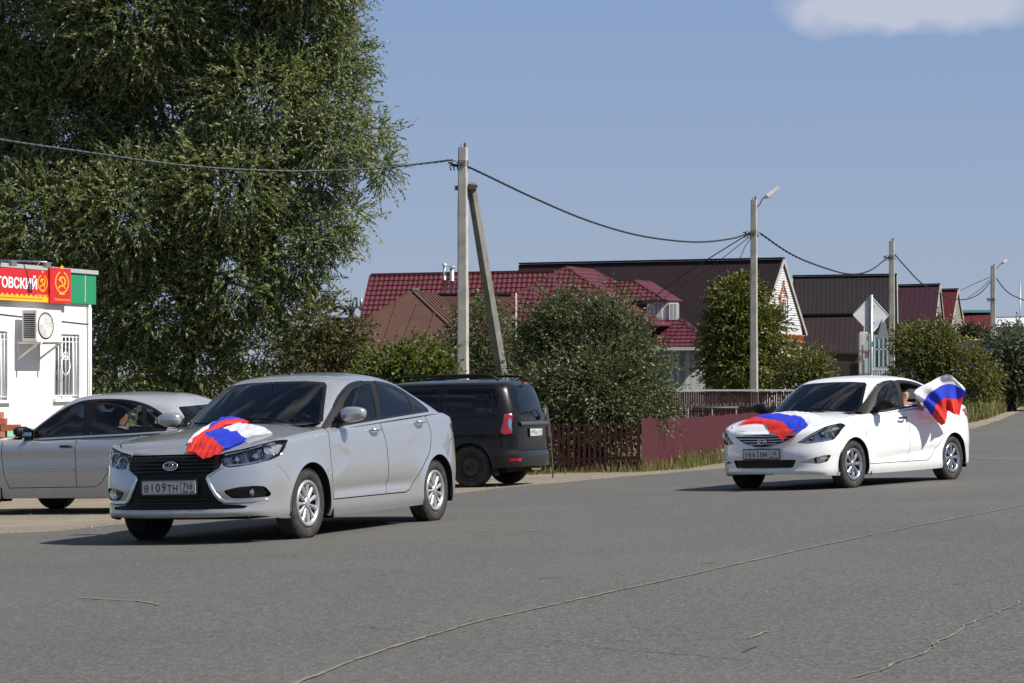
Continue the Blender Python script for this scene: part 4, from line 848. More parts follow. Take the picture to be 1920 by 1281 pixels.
def white_sedan():
    plan=[(.815,0,.215,.745),(.805,.25,.215,.750),(.765,.45,.21,.765),(.68,.63,.20,.785),(.55,.755,.19,.81),(.36,.82,.18,.845),(.10,.848,.18,.89),(-.30,.85,.18,.925),(-.9,.848,.175,.955),(-1.6,.85,.175,1.0),(-2.2,.855,.18,1.035),(-2.65,.858,.19,1.05),(-2.98,.835,.22,1.045),(-3.24,.74,.235,1.02),(-3.38,.54,.24,1.03),(-3.45,.27,.24,1.05),(-3.465,0,.24,1.055)]
    fl=[flare(0,.34,.020),flare(-2.57,.34,.022)]
    def disp(P,nx,ny):
        x,z=P[...,0],P[...,2]; s=np.abs(ny)**2
        zl=.72+.06*(-x)-.0*x; zl=.70+(-x)*.075
        o=fl[0](x,z)+fl[1](x,z)+.012*np.exp(-((z-zl)/.05)**2)*np.where(z>zl,1,sm(1-(zl-z)/.12))*sm((.1-x)/.5)
        z2=.33+(-x)*.07; o=o-.012*np.exp(-((z-z2+.03)/.03)**2)*sm((-.4-x)/.4)*sm((x+2.3)/.3)
        P[...,1]+=o*s; f=np.maximum(nx,0)**2
        P[...,0]+=f*(.014*np.exp(-((z-.235)/.025)**2)); return P
    S=dict(name='sedan',label='white sedan on the right with flags on its bonnet and at its rear window',pose=(3.671,25.366,-130.6),paint=M_['white'],wb=2.57,ar=.34,ay=.85,plan=plan,rt=.045,step=.034,
      dF=[(.18,.06),(.24,.012),(.34,.01),(.45,.0),(.56,.022),(.68,.05),(.77,.09),(.9,.15)],dS=[(.17,.03),(.25,.010),(.38,.012),(.55,0),(.75,.006),(.9,.022),(1.0,.035),(1.1,.05)],dR=[(.22,.08),(.33,.02),(.6,0),(.75,.02),(1.0,.05),(1.13,.08)],
      disp=disp,tp=2.4,zc=[(-3.5,1.06),(-3.42,1.075),(-3.0,1.09),(-2.4,1.08),(-1.0,1.0),(-.25,.985),(0,.955),(.3,.90),(.55,.845),(.70,.79),(.80,.752)],
      gh=[(-.25,0,-.98,0,1.408,-1.55,1.452),(-.28,.35,-.99,.30,1.403,-1.55,1.452),(-.36,.60,-1.015,.48,1.385,-1.56,1.452),(-.48,.75,-1.09,.57,1.368,-1.58,1.452),(-.72,.80,-1.24,.60,1.380,-1.65,1.455),(-1.2,.81,-1.56,.61,1.395,-1.75,1.456),(-1.7,.815,-1.87,.607,1.386,-1.9,1.452),(-2.2,.815,-2.18,.59,1.345,-2.02,1.442),(-2.52,.805,-2.36,.57,1.305,-2.1,1.435),(-2.88,.75,-2.5,.52,1.27,-2.15,1.43),(-3.02,.62,-2.56,.43,1.285,-2.17,1.43),(-3.12,.33,-2.58,.25,1.31,-2.2,1.43),(-3.14,0,-2.585,0,1.318,-2.2,1.43)],
      bulge=.022,soft=.09)
    sr=(.13,.86)
    grille=rnd([(0,.712),(.30,.708),(.455,.703),(.44,.678),(.30,.605),(.10,.553),(0,.548)],[0,.02,.015,.02,.05,.05,0])
    intake=rnd([(0,.398),(.465,.393),(.42,.292),(0,.287)],[0,.02,.03,0])
    hl=rnd([(.47,.600),(.56,.665),(.66,.735),(.74,.79),(.822,.836),(.836,.80),(.826,.70),(.805,.625),(.74,.605),(.60,.585)],.015)
    fog=rnd([(.50,.358),(.62,.40),(.76,.445),(.79,.44),(.765,.36),(.70,.335)],.015)
    win=smoothline([(-.36,.925),(-.62,1.09),(-.88,1.24),(-1.08,1.325),(-1.35,1.362),(-1.70,1.362),(-2.0,1.33),(-2.25,1.265),(-2.45,1.17),(-2.56,1.09)],5).tolist()+[(-2.52,1.055),(-2.2,1.045),(-1.5,1.0),(-.9,.955),(-.5,.93)]
    g1=rnd([(-.62,.96),(-.90,1.19),(-1.10,1.29),(-1.33,1.338),(-1.42,1.340),(-1.27,1.008),(-.9,.975)],.03)
    g2=rnd([(-1.38,1.018),(-1.53,1.343),(-1.75,1.335),(-2.0,1.295),(-2.17,1.235),(-2.10,1.062),(-1.8,1.045)],.035)
    q=rnd([(-2.16,1.068),(-2.225,1.215),(-2.36,1.155),(-2.50,1.075)],.02)
    d1=[(-.285,.99),(-.29,.8),(-.30,.6),(-.33,.42),(-.37,.30),(-1.34,.30),(-1.40,.45),(-1.41,.62),(-1.40,.8),(-1.34,.95),(-1.29,1.04),(-.8,1.04)]
    d2=[(-1.29,1.04),(-1.345,.95),(-1.405,.8),(-1.415,.62),(-1.405,.45),(-1.345,.30),(-1.85,.30),(-1.95,.33),(-2.10,.45),(-2.24,.56),(-2.36,.66),(-2.42,.78),(-2.43,.9),(-2.36,1.12),(-1.8,1.12)]
    S['body']=[('door1','side',d1,sr),('door2','side',d2,sr),('seam','side',strip(np.array(d1[:5]),.008),sr),('seam','side',strip([(-.37,.30),(-1.86,.298),(-1.95,.328)],.008),sr),
        ('seam','side',strip(smoothline([(-1.34,.30),(-1.40,.45),(-1.412,.62),(-1.40,.8),(-1.345,.95),(-1.3,1.02)],4),.008),sr),('seam','side',strip(smoothline([(-1.95,.33),(-2.10,.45),(-2.24,.56),(-2.36,.66),(-2.42,.78),(-2.43,.9),(-2.40,1.05)],4),.007),sr),
        ('mask','front',grille,(0,.35)),('mask','front',intake,(0,.35)),('headlight','front',hl,(.02,.35)),('fogl','front',fog,(.02,.35)),('seam','front',strip([(0,.752),(.35,.757),(.5,.768)],.006),(0,.3)),
        ('taill','side',rnd([(-2.88,.955),(-3.12,.985),(-3.34,.97),(-3.36,.86),(-3.20,.835),(-3.02,.875)],.02),(.6,.97)),('hole','side',arch_poly(0,.34),sr),('hole','side',arch_poly(-2.57,.34),(.55,.95))]
    S['top']=[('cowl','top',[(-.12,0),(-.14,.40),(-.22,.62),(-.34,.78),(-.54,.83),(-.5,0)],None),
              ('seam','top',[(.765,0),(.75,.25),(.70,.44),(.60,.58),(.46,.69),(.25,.745),(0,.765),(-.20,.765),(-.22,.66),(-.14,.42),(-.115,0)],None),
              ('hood','top',[(.757,0),(.742,.245),(.694,.433),(.595,.572),(.456,.682),(.25,.737),(0,.757),(-.18,.757),(-.205,.65),(-.13,.41),(-.105,0)],None),
              ('seam','top',[(-3.10,0),(-3.09,.4),(-3.0,.62),(-3.05,.70),(-3.32,.62),(-3.41,.3),(-3.42,0)],None),('deck','top',[(-3.108,0),(-3.098,.395),(-3.01,.61),(-3.055,.69),(-3.312,.61),(-3.402,.3),(-3.412,0)],None)]
    ws=[(0,.978),(.30,.975),(.53,.965),(.65,.955),(.68,.985),(.585,1.19),(.52,1.315),(.48,1.345),(.30,1.36),(0,1.365)]
    wi=[(0,.995),(.30,.992),(.53,.982),(.63,.973),(.645,.99),(.56,1.19),(.497,1.305),(.465,1.328),(.30,1.342),(0,1.347)]
    bl=rnd([(0,1.11),(.45,1.11),(.58,1.10),(.48,1.26),(.40,1.28),(0,1.30)],[0,.03,.03,.03,.03,0])
    S['glass']=[('wstrim','front',ws,(0,.30)),('windshield','front',wi,(0,.30)),('backlight','rear',bl,(.75,1)),('trimw','side',win,(.16,.86)),('dglass1','side',g1,(.16,.86)),('dglass2','side',g2,(.16,.86)),('qglass','side',q,(.16,.86))]
    S['off']=dict(mask=-.02,headlight=0,fogl=-.006,dglass1=-.006,dglass2=-.006,qglass=-.004,windshield=-.004,wstrim=-.003,backlight=-.004,trimw=-.003)
    S['split']=[('headlight','headlight',M_['lens']),('fogl','fog_lamp',M_['lens']),('taill','tail_light',M_['redlens']),('trimw','window_frame',M_['trim']),('dglass1','door_glass',M_['tint']),('dglass2','door_glass',M_['vtint']),('qglass','quarter_glass',M_['vtint'])]
    S['merge']=[('mask','grille',M_['gloss']),('wstrim','windshield_trim',M_['gloss']),('windshield','windshield',M_['wsg']),('backlight','rear_window',M_['tint'])]
    S['inner']=dict(x0=-.15,x1=-2.8,seat=-1.22,rear=-2.05,dash=-.56,dz=.95)
    S['open_rear_left']=True
    root,K=make_car(S); tf,bf,B=K['tf'],K['bf'],K['B']
    # the rear window on the flag's side is wound down
    for c in list(K['D']['door2',1].children):
        if c.name.startswith('door_glass'): bpy.data.objects.remove(c)
    def on(y,z,off=0,um=(0,.35)):
        q=B.inv('front',[(y,z),(y,z)],um)[0]; p=bf(q[0],q[1]); return Vector((float(p[0])+off,y,z))
    gr=[c for c in root.children if c.name.startswith('grille')][0]; m=MB(); ch=MB()
    for k,(z,wd) in enumerate(((.688,.43),(.655,.37),(.622,.30),(.59,.20))):
        ch.grid([[on(y,z+.006-abs(y)*-.02,-.012),on(y,z-abs(y)*-.02,.006),on(y,z-.007-abs(y)*-.02,-.012)] for y in np.linspace(-wd,wd,21)])
    rim=[(0,.712),(.30,.708),(.448,.702),(.44,.678),(.30,.605),(.10,.553),(0,.548)]; pts=[on(y,z,.004) for y,z in rim]; pts+=[Vector((p.x,-p.y,p.z)) for p in pts[-2:0:-1]]
    ch.tube(pts,.007,6,closed=True); ch.build('grille_chrome',M_['chrome'],gr)
    for z in(.32,.345,.37): m.grid([[on(y,z+.004,-.016),on(y,z,-.008),on(y,z-.004,-.016)] for y in np.linspace(-.40,.40,15)])
    m.build('grille_slats',M_['trim'],gr)
    e=MB(); c=on(0,.622,.022); M=frame(c,(0,1,0),(-.12,0,1)); e.tube([M@Vector((math.cos(a)*.062,math.sin(a)*.032,0)) for a in np.linspace(0,2*math.pi,30,endpoint=False)],.006,6,closed=True)
    for sx in(1,-1): e.tube([M@Vector((sx*.030-.006,-.022,.003)),M@Vector((sx*.022+.0,0,.003)),M@Vector((sx*.030+.010,.022,.003))],.006,6)
    e.tube([M@Vector((-.026,-.006,.003)),M@Vector((0,.004,.003)),M@Vector((.026,.006,.003))],.006,6); e.build('emblem',[M_['chrome']],gr)
    for sd in(1,-1):
        hb=MB(); P,N,F,_=B.reg('headlight',-.05); hb.add([(p[0],p[1]*sd,p[2]) for p in P],F,0,True)
        for (y,z,r_) in((.60,.650,.036),(.70,.705,.045)):
            c=on(y,z,-.035); c.y*=sd; Mx=frame(c,(0,-sd,0),(0,0,1)); hb.lathe([(r_*1.25,0),(r_*1.2,.022),(r_,.02),(r_*.8,0),(.001,-.01)],20,Mx,1); hb.lathe([(r_*.55,-.006),(r_*.5,.012),(.001,.02)],16,Mx,2)
        for (y0,z0,y1,z1,w_) in((.49,.605,.60,.68,.014),(.60,.68,.72,.765,.014),(.72,.765,.80,.81,.016),(.55,.60,.72,.615,.012),(.72,.615,.79,.64,.014),(.77,.77,.80,.66,.03),(.745,.73,.77,.66,.02)):
            a=on(y0,z0,-.022);b_=on(y1,z1,-.022); a.y*=sd;b_.y*=sd; hb.beam(a,b_,w_,.012,1)
        par=[c for c in root.children if c.name.startswith('headlight')][0 if sd==1 else 1]; hb.build('reflector',[M_['bowl'],M_['clearl'],M_['lensd']],par)
        fb=MB(); P,N,F,_=B.reg('fogl',-.035); fb.add([(p[0],p[1]*sd,p[2]) for p in P],F,0,True); c=on(.665,.385,-.02); c.y*=sd; fb.lathe([(.04,0),(.036,.014),(.03,.004),(.001,.0)],16,frame(c,(0,-sd,0),(0,0,1)),0)
        a=on(.70,.40,-.012); b_=on(.765,.40,-.012); a.y*=sd; b_.y*=sd; fb.beam(a,b_,.05,.01,1); par=[c for c in root.children if c.name.startswith('fog_lamp')][0 if sd==1 else 1]; fb.build('reflector',[M_['clearl'],M_['warm']],par)
        finish_sides(root,K,sd,M_['trim'],1.035,((-1.20,.868,'door1',M_['trim']),(-2.12,.93,'door2',M_['white'])),.84,2.57,'cover',dict(tyre=M_['rubber'],rim=M_['rim2'],n=8),tr=.745,mx=-.66,ms=-1)
        vis=MB(); gfn=K['gf']; GP=K['G']
        for xs in((-.70,-1.42),(-1.50,-2.27)):
            sl=smoothline([(-.62,1.10),(-.88,1.25),(-1.08,1.335),(-1.35,1.37),(-1.70,1.37),(-2.0,1.338),(-2.25,1.272)],6); sl=sl[(sl[:,0]<=xs[0])&(sl[:,0]>=xs[1])]; q=GP.inv('side',sl,(.16,.86),step=9); rows=[]
            for (u_,v_) in q:
                p=gfn(u_,v_); rows.append([Vector((p[0],(p[1]+.004)*sd,p[2])),Vector((p[0],(p[1]+.024)*sd,p[2]-.02)),Vector((p[0],(p[1]+.028)*sd,p[2]-.05)),Vector((p[0],(p[1]+.024)*sd,p[2]-.05)),Vector((p[0],(p[1]+.018)*sd,p[2]-.02))])
            vis.grid(rows)
        vis.build('wind_deflector',M_['vis'],root)
    plate(root,frame(on(0,.468,.020),(0,1,0),(0,0,1)),'У663ВМ','116')
    w_=MB()
    for y0,y1 in((.50,.02),(-.05,-.48)):
        a=tf(-.24,y0);b_=tf(-.24,y1); w_.tube([Vector((-.20,y0,float(a[2])+.02)),Vector((-.28,(y0+y1)/2,float(b_[2])+.03)),Vector((-.29,y1,float(b_[2])+.035))],.008,6)
    w_.build('wiper',M_['trim'],root)
    return root,K
M_['warm']=pbr('warm_reflector',(.75,.55,.33),.2,.6); M_['plankm']=pbr('weathered_wood',(.17,.15,.13),.9,noise=(6,(.08,.07,.06),.35,.7)); M_['railm']=pbr('grey_rail',(.09,.09,.09),.6)

def black_van():
    plan=[(.80,0,.25,.85),(.79,.25,.25,.855),(.75,.45,.25,.865),(.66,.65,.25,.88),(.50,.78,.24,.905),(.25,.835,.235,.93),(-.1,.85,.23,.96),(-.6,.855,.22,.99),(-1.3,.86,.22,1.02),(-2.2,.865,.22,1.055),(-2.9,.865,.24,1.075),(-3.25,.855,.28,1.085),(-3.46,.815,.29,1.09),(-3.575,.70,.29,1.09),(-3.625,.50,.29,1.09),(-3.645,.25,.29,1.09),(-3.65,0,.29,1.09)]
    fl=[flare(0,.36,.022),flare(-2.905,.36,.024)]
    def disp(P,nx,ny):
        x,z=P[...,0],P[...,2]; s=np.abs(ny)**2; o=fl[0](x,z)+fl[1](x,z)
        o=o+.008*np.exp(-((z-.80)/.03)**2); P[...,1]+=o*s
        r=np.maximum(-nx,0)**2; P[...,0]-=r*(.035*sm((.535-z)/.03)); P[...,1]+=.02*sm((.535-z)/.03)*s*sm((-3.2-x)/.2); return P
    S=dict(name='van',van=True,label='black minivan parked on the dirt shoulder, seen from behind',pose=(-3.027,31.398,159.01),paint=M_['blackp'],wb=2.905,ar=.36,ay=.865,plan=plan,rt=.02,step=.036,
      dF=[(.2,.06),(.3,.01),(.45,.0),(.6,.02),(.8,.07),(1.0,.14)],dS=[(.22,.05),(.32,.012),(.5,0),(.75,.004),(.95,.014),(1.1,.03)],dR=[(.28,.02),(.34,.0),(.6,0),(.8,.004),(1.0,.012),(1.12,.02)],
      disp=disp,tp=2.4,zc=[(-3.7,1.09),(-3.5,1.10),(-1.0,1.08),(-.35,1.07),(0,1.02),(.3,.97),(.6,.90),(.8,.86)],
      gh=[(-.40,0,-1.02,0,1.54,-1.6,1.625),(-.43,.35,-1.03,.32,1.535,-1.6,1.625),(-.52,.64,-1.06,.54,1.52,-1.62,1.625),(-.62,.77,-1.12,.63,1.505,-1.65,1.627),(-.90,.815,-1.30,.68,1.535,-1.75,1.632),(-1.5,.825,-1.70,.695,1.56,-1.9,1.638),(-2.1,.83,-2.15,.70,1.565,-2.2,1.64),(-2.7,.83,-2.7,.70,1.56,-2.6,1.636),(-3.1,.825,-3.05,.695,1.55,-2.8,1.632),(-3.40,.79,-3.30,.66,1.545,-2.95,1.628),(-3.54,.69,-3.41,.56,1.55,-3.0,1.626),(-3.60,.50,-3.44,.40,1.56,-3.05,1.625),(-3.62,.25,-3.455,.20,1.565,-3.05,1.625),(-3.625,0,-3.46,0,1.567,-3.05,1.625)],
      bulge=.018,soft=.10)
    sr=(.13,.90)
    q=rnd([(-2.52,1.12),(-2.52,1.485),(-3.33,1.465),(-3.36,1.30),(-3.32,1.12)],.07)
    g2=rnd([(-1.50,1.07),(-1.66,1.485),(-2.36,1.495),(-2.40,1.11)],.04)
    g1=rnd([(-.74,1.04),(-1.15,1.42),(-1.28,1.465),(-1.56,1.48),(-1.42,1.065)],.04)
    d1=[(-.40,1.05),(-.41,.7),(-.45,.34),(-1.42,.34),(-1.48,.6),(-1.46,1.05)]; d2=[(-1.465,1.08),(-1.485,.6),(-1.425,.34),(-2.38,.34),(-2.40,.42),(-2.46,.60),(-2.47,.8),(-2.47,1.08)]
    S['body']=[('door1','side',d1,sr),('door2','side',d2,sr),('seam','side',strip([(-.40,1.05),(-.41,.7),(-.45,.34)],.01),sr),('seam','side',strip([(-.45,.34),(-2.38,.34),(-2.40,.42),(-2.46,.60),(-2.47,.8),(-2.47,1.08)],.01),sr),('seam','side',strip([(-1.42,.34),(-1.48,.6),(-1.46,1.05)],.01),sr),
        ('seam','rear',strip([(0,.535),(.55,.535),(.66,.56),(.665,.78),(.60,.80),(.585,1.09)],.012),(.75,1)),('hatch','rear',[(0,.543),(.545,.543),(.645,.562),(.652,.775),(.588,.79),(.575,1.09),(0,1.09)],(.75,1)),
        ('taill','rear',rnd([(.695,1.085),(.79,1.085),(.836,.80),(.82,.785),(.735,.79),(.725,.93)],.02),(.80,.97)),
        ('hole','side',arch_poly(0,.36),sr),('hole','side',arch_poly(-2.905,.36),(.5,.92))]
    S['top']=[('cowl','top',[(-.22,0),(-.26,.5),(-.40,.76),(-.62,.83),(-.6,0)],None),('seam','top',[(.74,0),(.72,.4),(.60,.6),(.40,.72),(-.3,.76),(-.24,.4),(-.21,0)],None),('hood','top',[(.73,0),(.71,.39),(.59,.59),(.39,.71),(-.28,.75),(-.23,.39),(-.20,0)],None)]
    ws=[(0,1.08),(.5,1.07),(.68,1.06),(.60,1.30),(.54,1.46),(.3,1.48),(0,1.485)]
    bl=rnd([(0,1.115),(.62,1.115),(.60,1.35),(.545,1.49),(0,1.515)],[0,.05,.05,.05,0])
    S['glass']=[('hatch','rear',[(0,1.0),(.665,1.0),(.655,1.20),(.60,1.50),(.55,1.54),(0,1.565)],(.75,1)),('windshield','front',ws,(0,.30)),('backlight','rear',bl,(.75,1)),('dglass1','side',g1,(.16,.9)),('dglass2','side',g2,(.16,.9)),('qglass','side',q,(.16,.9)),('seam','side',strip([(-2.455,1.04),(-2.44,1.50)],.012),(.16,.9))]
    S['off']=dict(dglass1=-.005,dglass2=-.005,qglass=-.004,windshield=-.004,backlight=-.005,taill=.006)
    S['split']=[('taill','tail_light',M_['redlens']),('dglass1','door_glass',M_['vtint']),('dglass2','door_glass',M_['vtint']),('qglass','quarter_glass',M_['vtint'])]
    S['merge']=[('windshield','windshield',M_['wsg']),('backlight','rear_window',M_['vtint']),('hatch','tailgate',M_['blackp'])]
    S['inner']=dict(x0=-.15,x1=-3.3,seat=-1.30,rear=-2.25,dash=-.65,dz=1.02)
    root,K=make_car(S); B,bf,gfn=K['B'],K['bf'],K['gf']
    def on(y,z,off=0):
        q=B.inv('rear',[(y,z),(y,z)],(.72,1))[0]; p=bf(q[0],q[1]); return Vector((float(p[0])-off,y,z))
    for sd in(1,-1):
        par=[c for c in root.children if c.name.startswith('tail_light')][0 if sd==1 else 1]
        m=MB(); rows=[]
        for z in np.linspace(.84,1.02,9):
            rows.append([Vector((p.x-.012,p.y*sd,p.z)) for p in (on(y,z) for y in np.linspace(.735,.735+.035*math.sin((z-.80)/.26*3.1)+.004,5))])
        m.grid(rows); m.build('reversing_lamp',M_['clearl'],par)
        finish_sides(root,K,sd,M_['blackp'],1.10,((-1.32,.93,'door1',M_['blackp']),(-2.30,.95,'door2',M_['blackp'])),.86,2.905,'steel',dict(tyre=M_['rubber'],rim=M_['steel']),tr=.76,r=.318,rr=.2,mx=-.8)
        r_=MB(); r_.tube(smoothline([(-1.45,sd*.655,1.60),(-1.55,sd*.66,1.665),(-1.75,sd*.665,1.69),(-2.4,sd*.665,1.70),(-3.05,sd*.66,1.685),(-3.22,sd*.655,1.665),(-3.33,sd*.65,1.60)],6).tolist() if False else [(-1.45,sd*.655,1.60),(-1.55,sd*.66,1.665),(-1.75,sd*.665,1.688),(-2.4,sd*.665,1.695),(-3.05,sd*.66,1.685),(-3.22,sd*.655,1.663),(-3.33,sd*.65,1.60)],.020,8)
        for x in(-2.4,): r_.box((x,sd*.66,1.655),(.14,.04,.07))
        r_.build('roof_rail',M_['trim'],root)
        f=MB(); a=on(.66,.40,.012); b_=on(.80,.41,.006); f.grid([[Vector((p.x,p.y*sd,p.z+dz)) for p in (on(y,.40,.012) for y in np.linspace(.62,.80,6))] for dz in(-.022,.022)]); f.build('reflector',M_['redlens'],root)
    hb=MB(); hb.grid([[on(y,z,o) for z,o in((.965,.0),(.955,.03),(.905,.035),(.895,.0))] for y in np.linspace(-.56,.56,15)]); tg=[c for c in root.children if c.name.startswith('tailgate')][0]; hb.build('tailgate_trim',M_['trimg'],tg)
    w_=MB(); w_.tube([(-3.665,.38,1.115),(-3.66,.1,1.135),(-3.655,-.06,1.12)],.012,6); w_.tube([(-3.665,-.06,1.12),(-3.67,-.16,1.03)],.010,6); w_.lathe([(.035,0),(.03,.03),(.001,.035)],12,frame((-3.64,-.17,1.02),(0,-1,0),(0,0,1))); w_.build('wiper',M_['trim'],tg)
    pl=plate(root,frame(on(0.0,.80,.014),(0,-1,0),(0,0,1)),'Х993АХ','16')
    lg=MB(); P=[]; lg.box((-3.50,.0,1.555),(.03,.16,.025)); lg.build('brake_light',M_['redlens'],root)
    bd=MB(); bd.text('1.6',.06,frame(on(.50,1.02,.004),(0,-1,0),(0,0,1)),0,bold=.001); bd.build('badge',M_['chrome'],tg,fix=False)
    ex=MB(); ex.tube([(-3.55,-.45,.24),(-3.2,-.45,.26)],.028,10); ex.build('exhaust_pipe',M_['chrome'],root)
    return root,K
M_['trimg']=pbr('grey_black_trim',(.05,.05,.05),.5)

def grey_car():
    plan=[(.80,0,.22,.78),(.79,.25,.22,.785),(.75,.45,.22,.80),(.66,.64,.21,.82),(.50,.765,.205,.85),(.28,.82,.20,.88),(-.05,.838,.20,.90),(-.5,.84,.20,.915),(-1.0,.84,.20,.925),(-1.7,.84,.20,.938),(-2.3,.842,.20,.95),(-2.75,.84,.22,.965),(-3.05,.80,.25,.98),(-3.27,.72,.27,.99),(-3.38,.52,.28,1.0),(-3.44,.27,.28,1.01),(-3.45,0,.28,1.01)]
    fl=[flare(0,.345,.018),flare(-2.49,.345,.018)]
    def disp(P,nx,ny):
        x,z=P[...,0],P[...,2]; s=np.abs(ny)**2; P[...,1]+=(fl[0](x,z)+fl[1](x,z)+.010*np.exp(-((z-.80)/.06)**2)-.006*np.exp(-((z-.36)/.05)**2))*s; return P
    S=dict(name='sedan',label='grey sedan parked side-on beside the white shop',pose=(-6.30,25.30,154),paint=M_['grey'],wb=2.49,ar=.345,ay=.84,plan=plan,rt=.035,step=.036,
      dF=[(.2,.06),(.26,.012),(.45,.0),(.60,.02),(.8,.085),(.9,.14)],dS=[(.18,.035),(.26,.014),(.38,.008),(.55,0),(.75,.006),(.9,.025),(1.0,.05)],dR=[(.25,.09),(.36,.02),(.6,0),(.75,.02),(1.0,.055),(1.13,.08)],
      disp=disp,tp=2.4,zc=[(-3.5,1.01),(-3.4,1.03),(-3.1,1.04),(-2.4,1.03),(-1.0,.99),(-.35,.985),(0,.94),(.3,.89),(.6,.83),(.8,.785)],
      gh=[(-.50,0,-1.28,0,1.43,-1.75,1.476),(-.53,.35,-1.29,.30,1.425,-1.75,1.476),(-.60,.62,-1.32,.49,1.412,-1.75,1.476),(-.68,.76,-1.38,.58,1.405,-1.76,1.476),(-.95,.80,-1.50,.615,1.412,-1.8,1.478),(-1.4,.81,-1.75,.63,1.418,-1.9,1.478),(-1.9,.815,-2.05,.625,1.408,-2.1,1.474),(-2.4,.815,-2.35,.60,1.375,-2.3,1.46),(-2.75,.805,-2.60,.57,1.325,-2.4,1.45),(-3.05,.75,-2.80,.53,1.28,-2.45,1.445),(-3.12,.62,-2.84,.44,1.29,-2.47,1.445),(-3.18,.33,-2.86,.26,1.305,-2.5,1.445),(-3.2,0,-2.865,0,1.31,-2.5,1.445)],
      bulge=.02,soft=.09)
    sr=(.13,.86)
    win=smoothline([(-.72,.935),(-.95,1.09),(-1.18,1.235),(-1.40,1.335),(-1.62,1.382),(-1.95,1.385),(-2.25,1.36),(-2.52,1.29),(-2.75,1.18),(-2.90,1.06)],5).tolist()+[(-2.88,.975),(-2.3,.958),(-1.5,.946),(-.9,.932)]
    g1=rnd([(-.86,.955),(-1.02,1.10),(-1.22,1.235),(-1.42,1.325),(-1.60,1.36),(-1.665,.962)],.02)
    g2=rnd([(-1.76,.964),(-1.80,1.365),(-2.1,1.362),(-2.30,1.335),(-2.42,1.30),(-2.56,.982)],.025)
    q=rnd([(-2.62,.985),(-2.50,1.27),(-2.62,1.225),(-2.76,1.14),(-2.85,1.05),(-2.85,.992)],.02)
    d1=[(-.44,.99),(-.445,.7),(-.47,.5),(-.54,.33),(-1.575,.33),(-1.58,.6),(-1.57,.8),(-1.60,1.02),(-.8,1.04)]; d2=[(-1.60,1.02),(-1.575,.8),(-1.585,.6),(-1.58,.33),(-1.86,.33),(-1.95,.38),(-2.10,.55),(-2.35,.66),(-2.48,.75),(-2.52,1.02)]
    S['body']=[('door1','side',d1,sr),('door2','side',d2,sr),('seam','side',strip([(-.44,.93),(-.445,.7),(-.47,.5),(-.54,.33)],.009),sr),('seam','side',strip([(-.54,.33),(-1.86,.33),(-1.95,.38),(-2.10,.55),(-2.35,.66),(-2.48,.75),(-2.51,.95)],.009),sr),('seam','side',strip([(-1.575,.33),(-1.58,.6),(-1.57,.8),(-1.59,.95)],.011),sr),
       ('headlight','front',rnd([(.45,.77),(.62,.80),(.80,.84),(.81,.74),(.70,.68),(.5,.66)],.02),(.02,.35)),('mask','front',[(0,.76),(.40,.76),(.38,.68),(0,.67)],(0,.35)),('taill','side',rnd([(-3.0,.93),(-3.3,.95),(-3.36,.94),(-3.36,.74),(-3.2,.72)],.02),(.6,.97)),('hole','side',arch_poly(0,.345),sr),('hole','side',arch_poly(-2.49,.345),(.55,.95))]
    S['top']=[('cowl','top',[(-.38,0),(-.42,.5),(-.52,.72),(-.76,.80),(-.8,0)],None),('seam','top',[(.74,0),(.72,.4),(.60,.58),(.40,.68),(-.45,.74),(-.40,.4),(-.37,0)],None),('hood','top',[(.73,0),(.71,.39),(.59,.57),(.39,.67),(-.43,.73),(-.39,.39),(-.36,0)],None),
       ('seam','top',[(-3.2,0),(-3.15,.6),(-3.3,.6),(-3.39,.3),(-3.4,0)],None),('deck','top',[(-3.208,0),(-3.158,.59),(-3.295,.59),(-3.382,.3),(-3.392,0)],None)]
    ws=[(0,1.0),(.5,.99),(.66,.985),(.60,1.2),(.53,1.35),(.3,1.375),(0,1.38)]; bl=rnd([(0,1.06),(.60,1.06),(.50,1.26),(0,1.285)],[0,.03,.03,0])
    S['glass']=[('windshield','front',ws,(0,.30)),('backlight','rear',bl,(.75,1)),('trimw','side',win,(.16,.88)),('dglass1','side',g1,(.16,.88)),('dglass2','side',g2,(.16,.88)),('qglass','side',q,(.16,.88))]
    S['off']=dict(mask=-.02,dglass1=-.006,dglass2=-.006,qglass=-.004,windshield=-.004,backlight=-.004,trimw=-.003)
    S['split']=[('headlight','headlight',M_['clearl']),('taill','tail_light',M_['redlens']),('trimw','window_frame',M_['trim']),('dglass1','door_glass',M_['glass']),('dglass2','door_glass',M_['glass']),('qglass','quarter_glass',M_['glass'])]
    S['merge']=[('mask','grille',M_['trim']),('windshield','windshield',M_['glass']),('backlight','rear_window',M_['glass'])]
    S['inner']=dict(x0=-.15,x1=-3.0,seat=-1.35,rear=-2.25,dash=-.80,dz=.955)
    root,K=make_car(S)
    for sd in(1,-1):
        finish_sides(root,K,sd,M_['trim'],1.01,((-1.44,.822,'door1',M_['trim']),(-2.36,.83,'door2',M_['trim'])),.83,2.49,'steel',dict(tyre=M_['rubber'],rim=M_['steel']),tr=.735,rr=.175,r=.30,mx=-.86,ms=-1)
        st=MB(); st.grid([[Vector((x,sd*(.855+.004*(k==1)),z)) for k,z in enumerate((.548,.54,.526))] for x in np.linspace(-.55,-1.55,6)]); st.grid([[Vector((x,sd*(.855+.004*(k==1)),z)) for k,z in enumerate((.548,.54,.526))] for x in np.linspace(-1.60,-2.05,4)]); st.build('side_moulding',M_['grey'],root)
    return root,K
V_,VK=vesta()
A_,AK=white_sedan()
N_,NK=black_van()
G_,GK=grey_car()
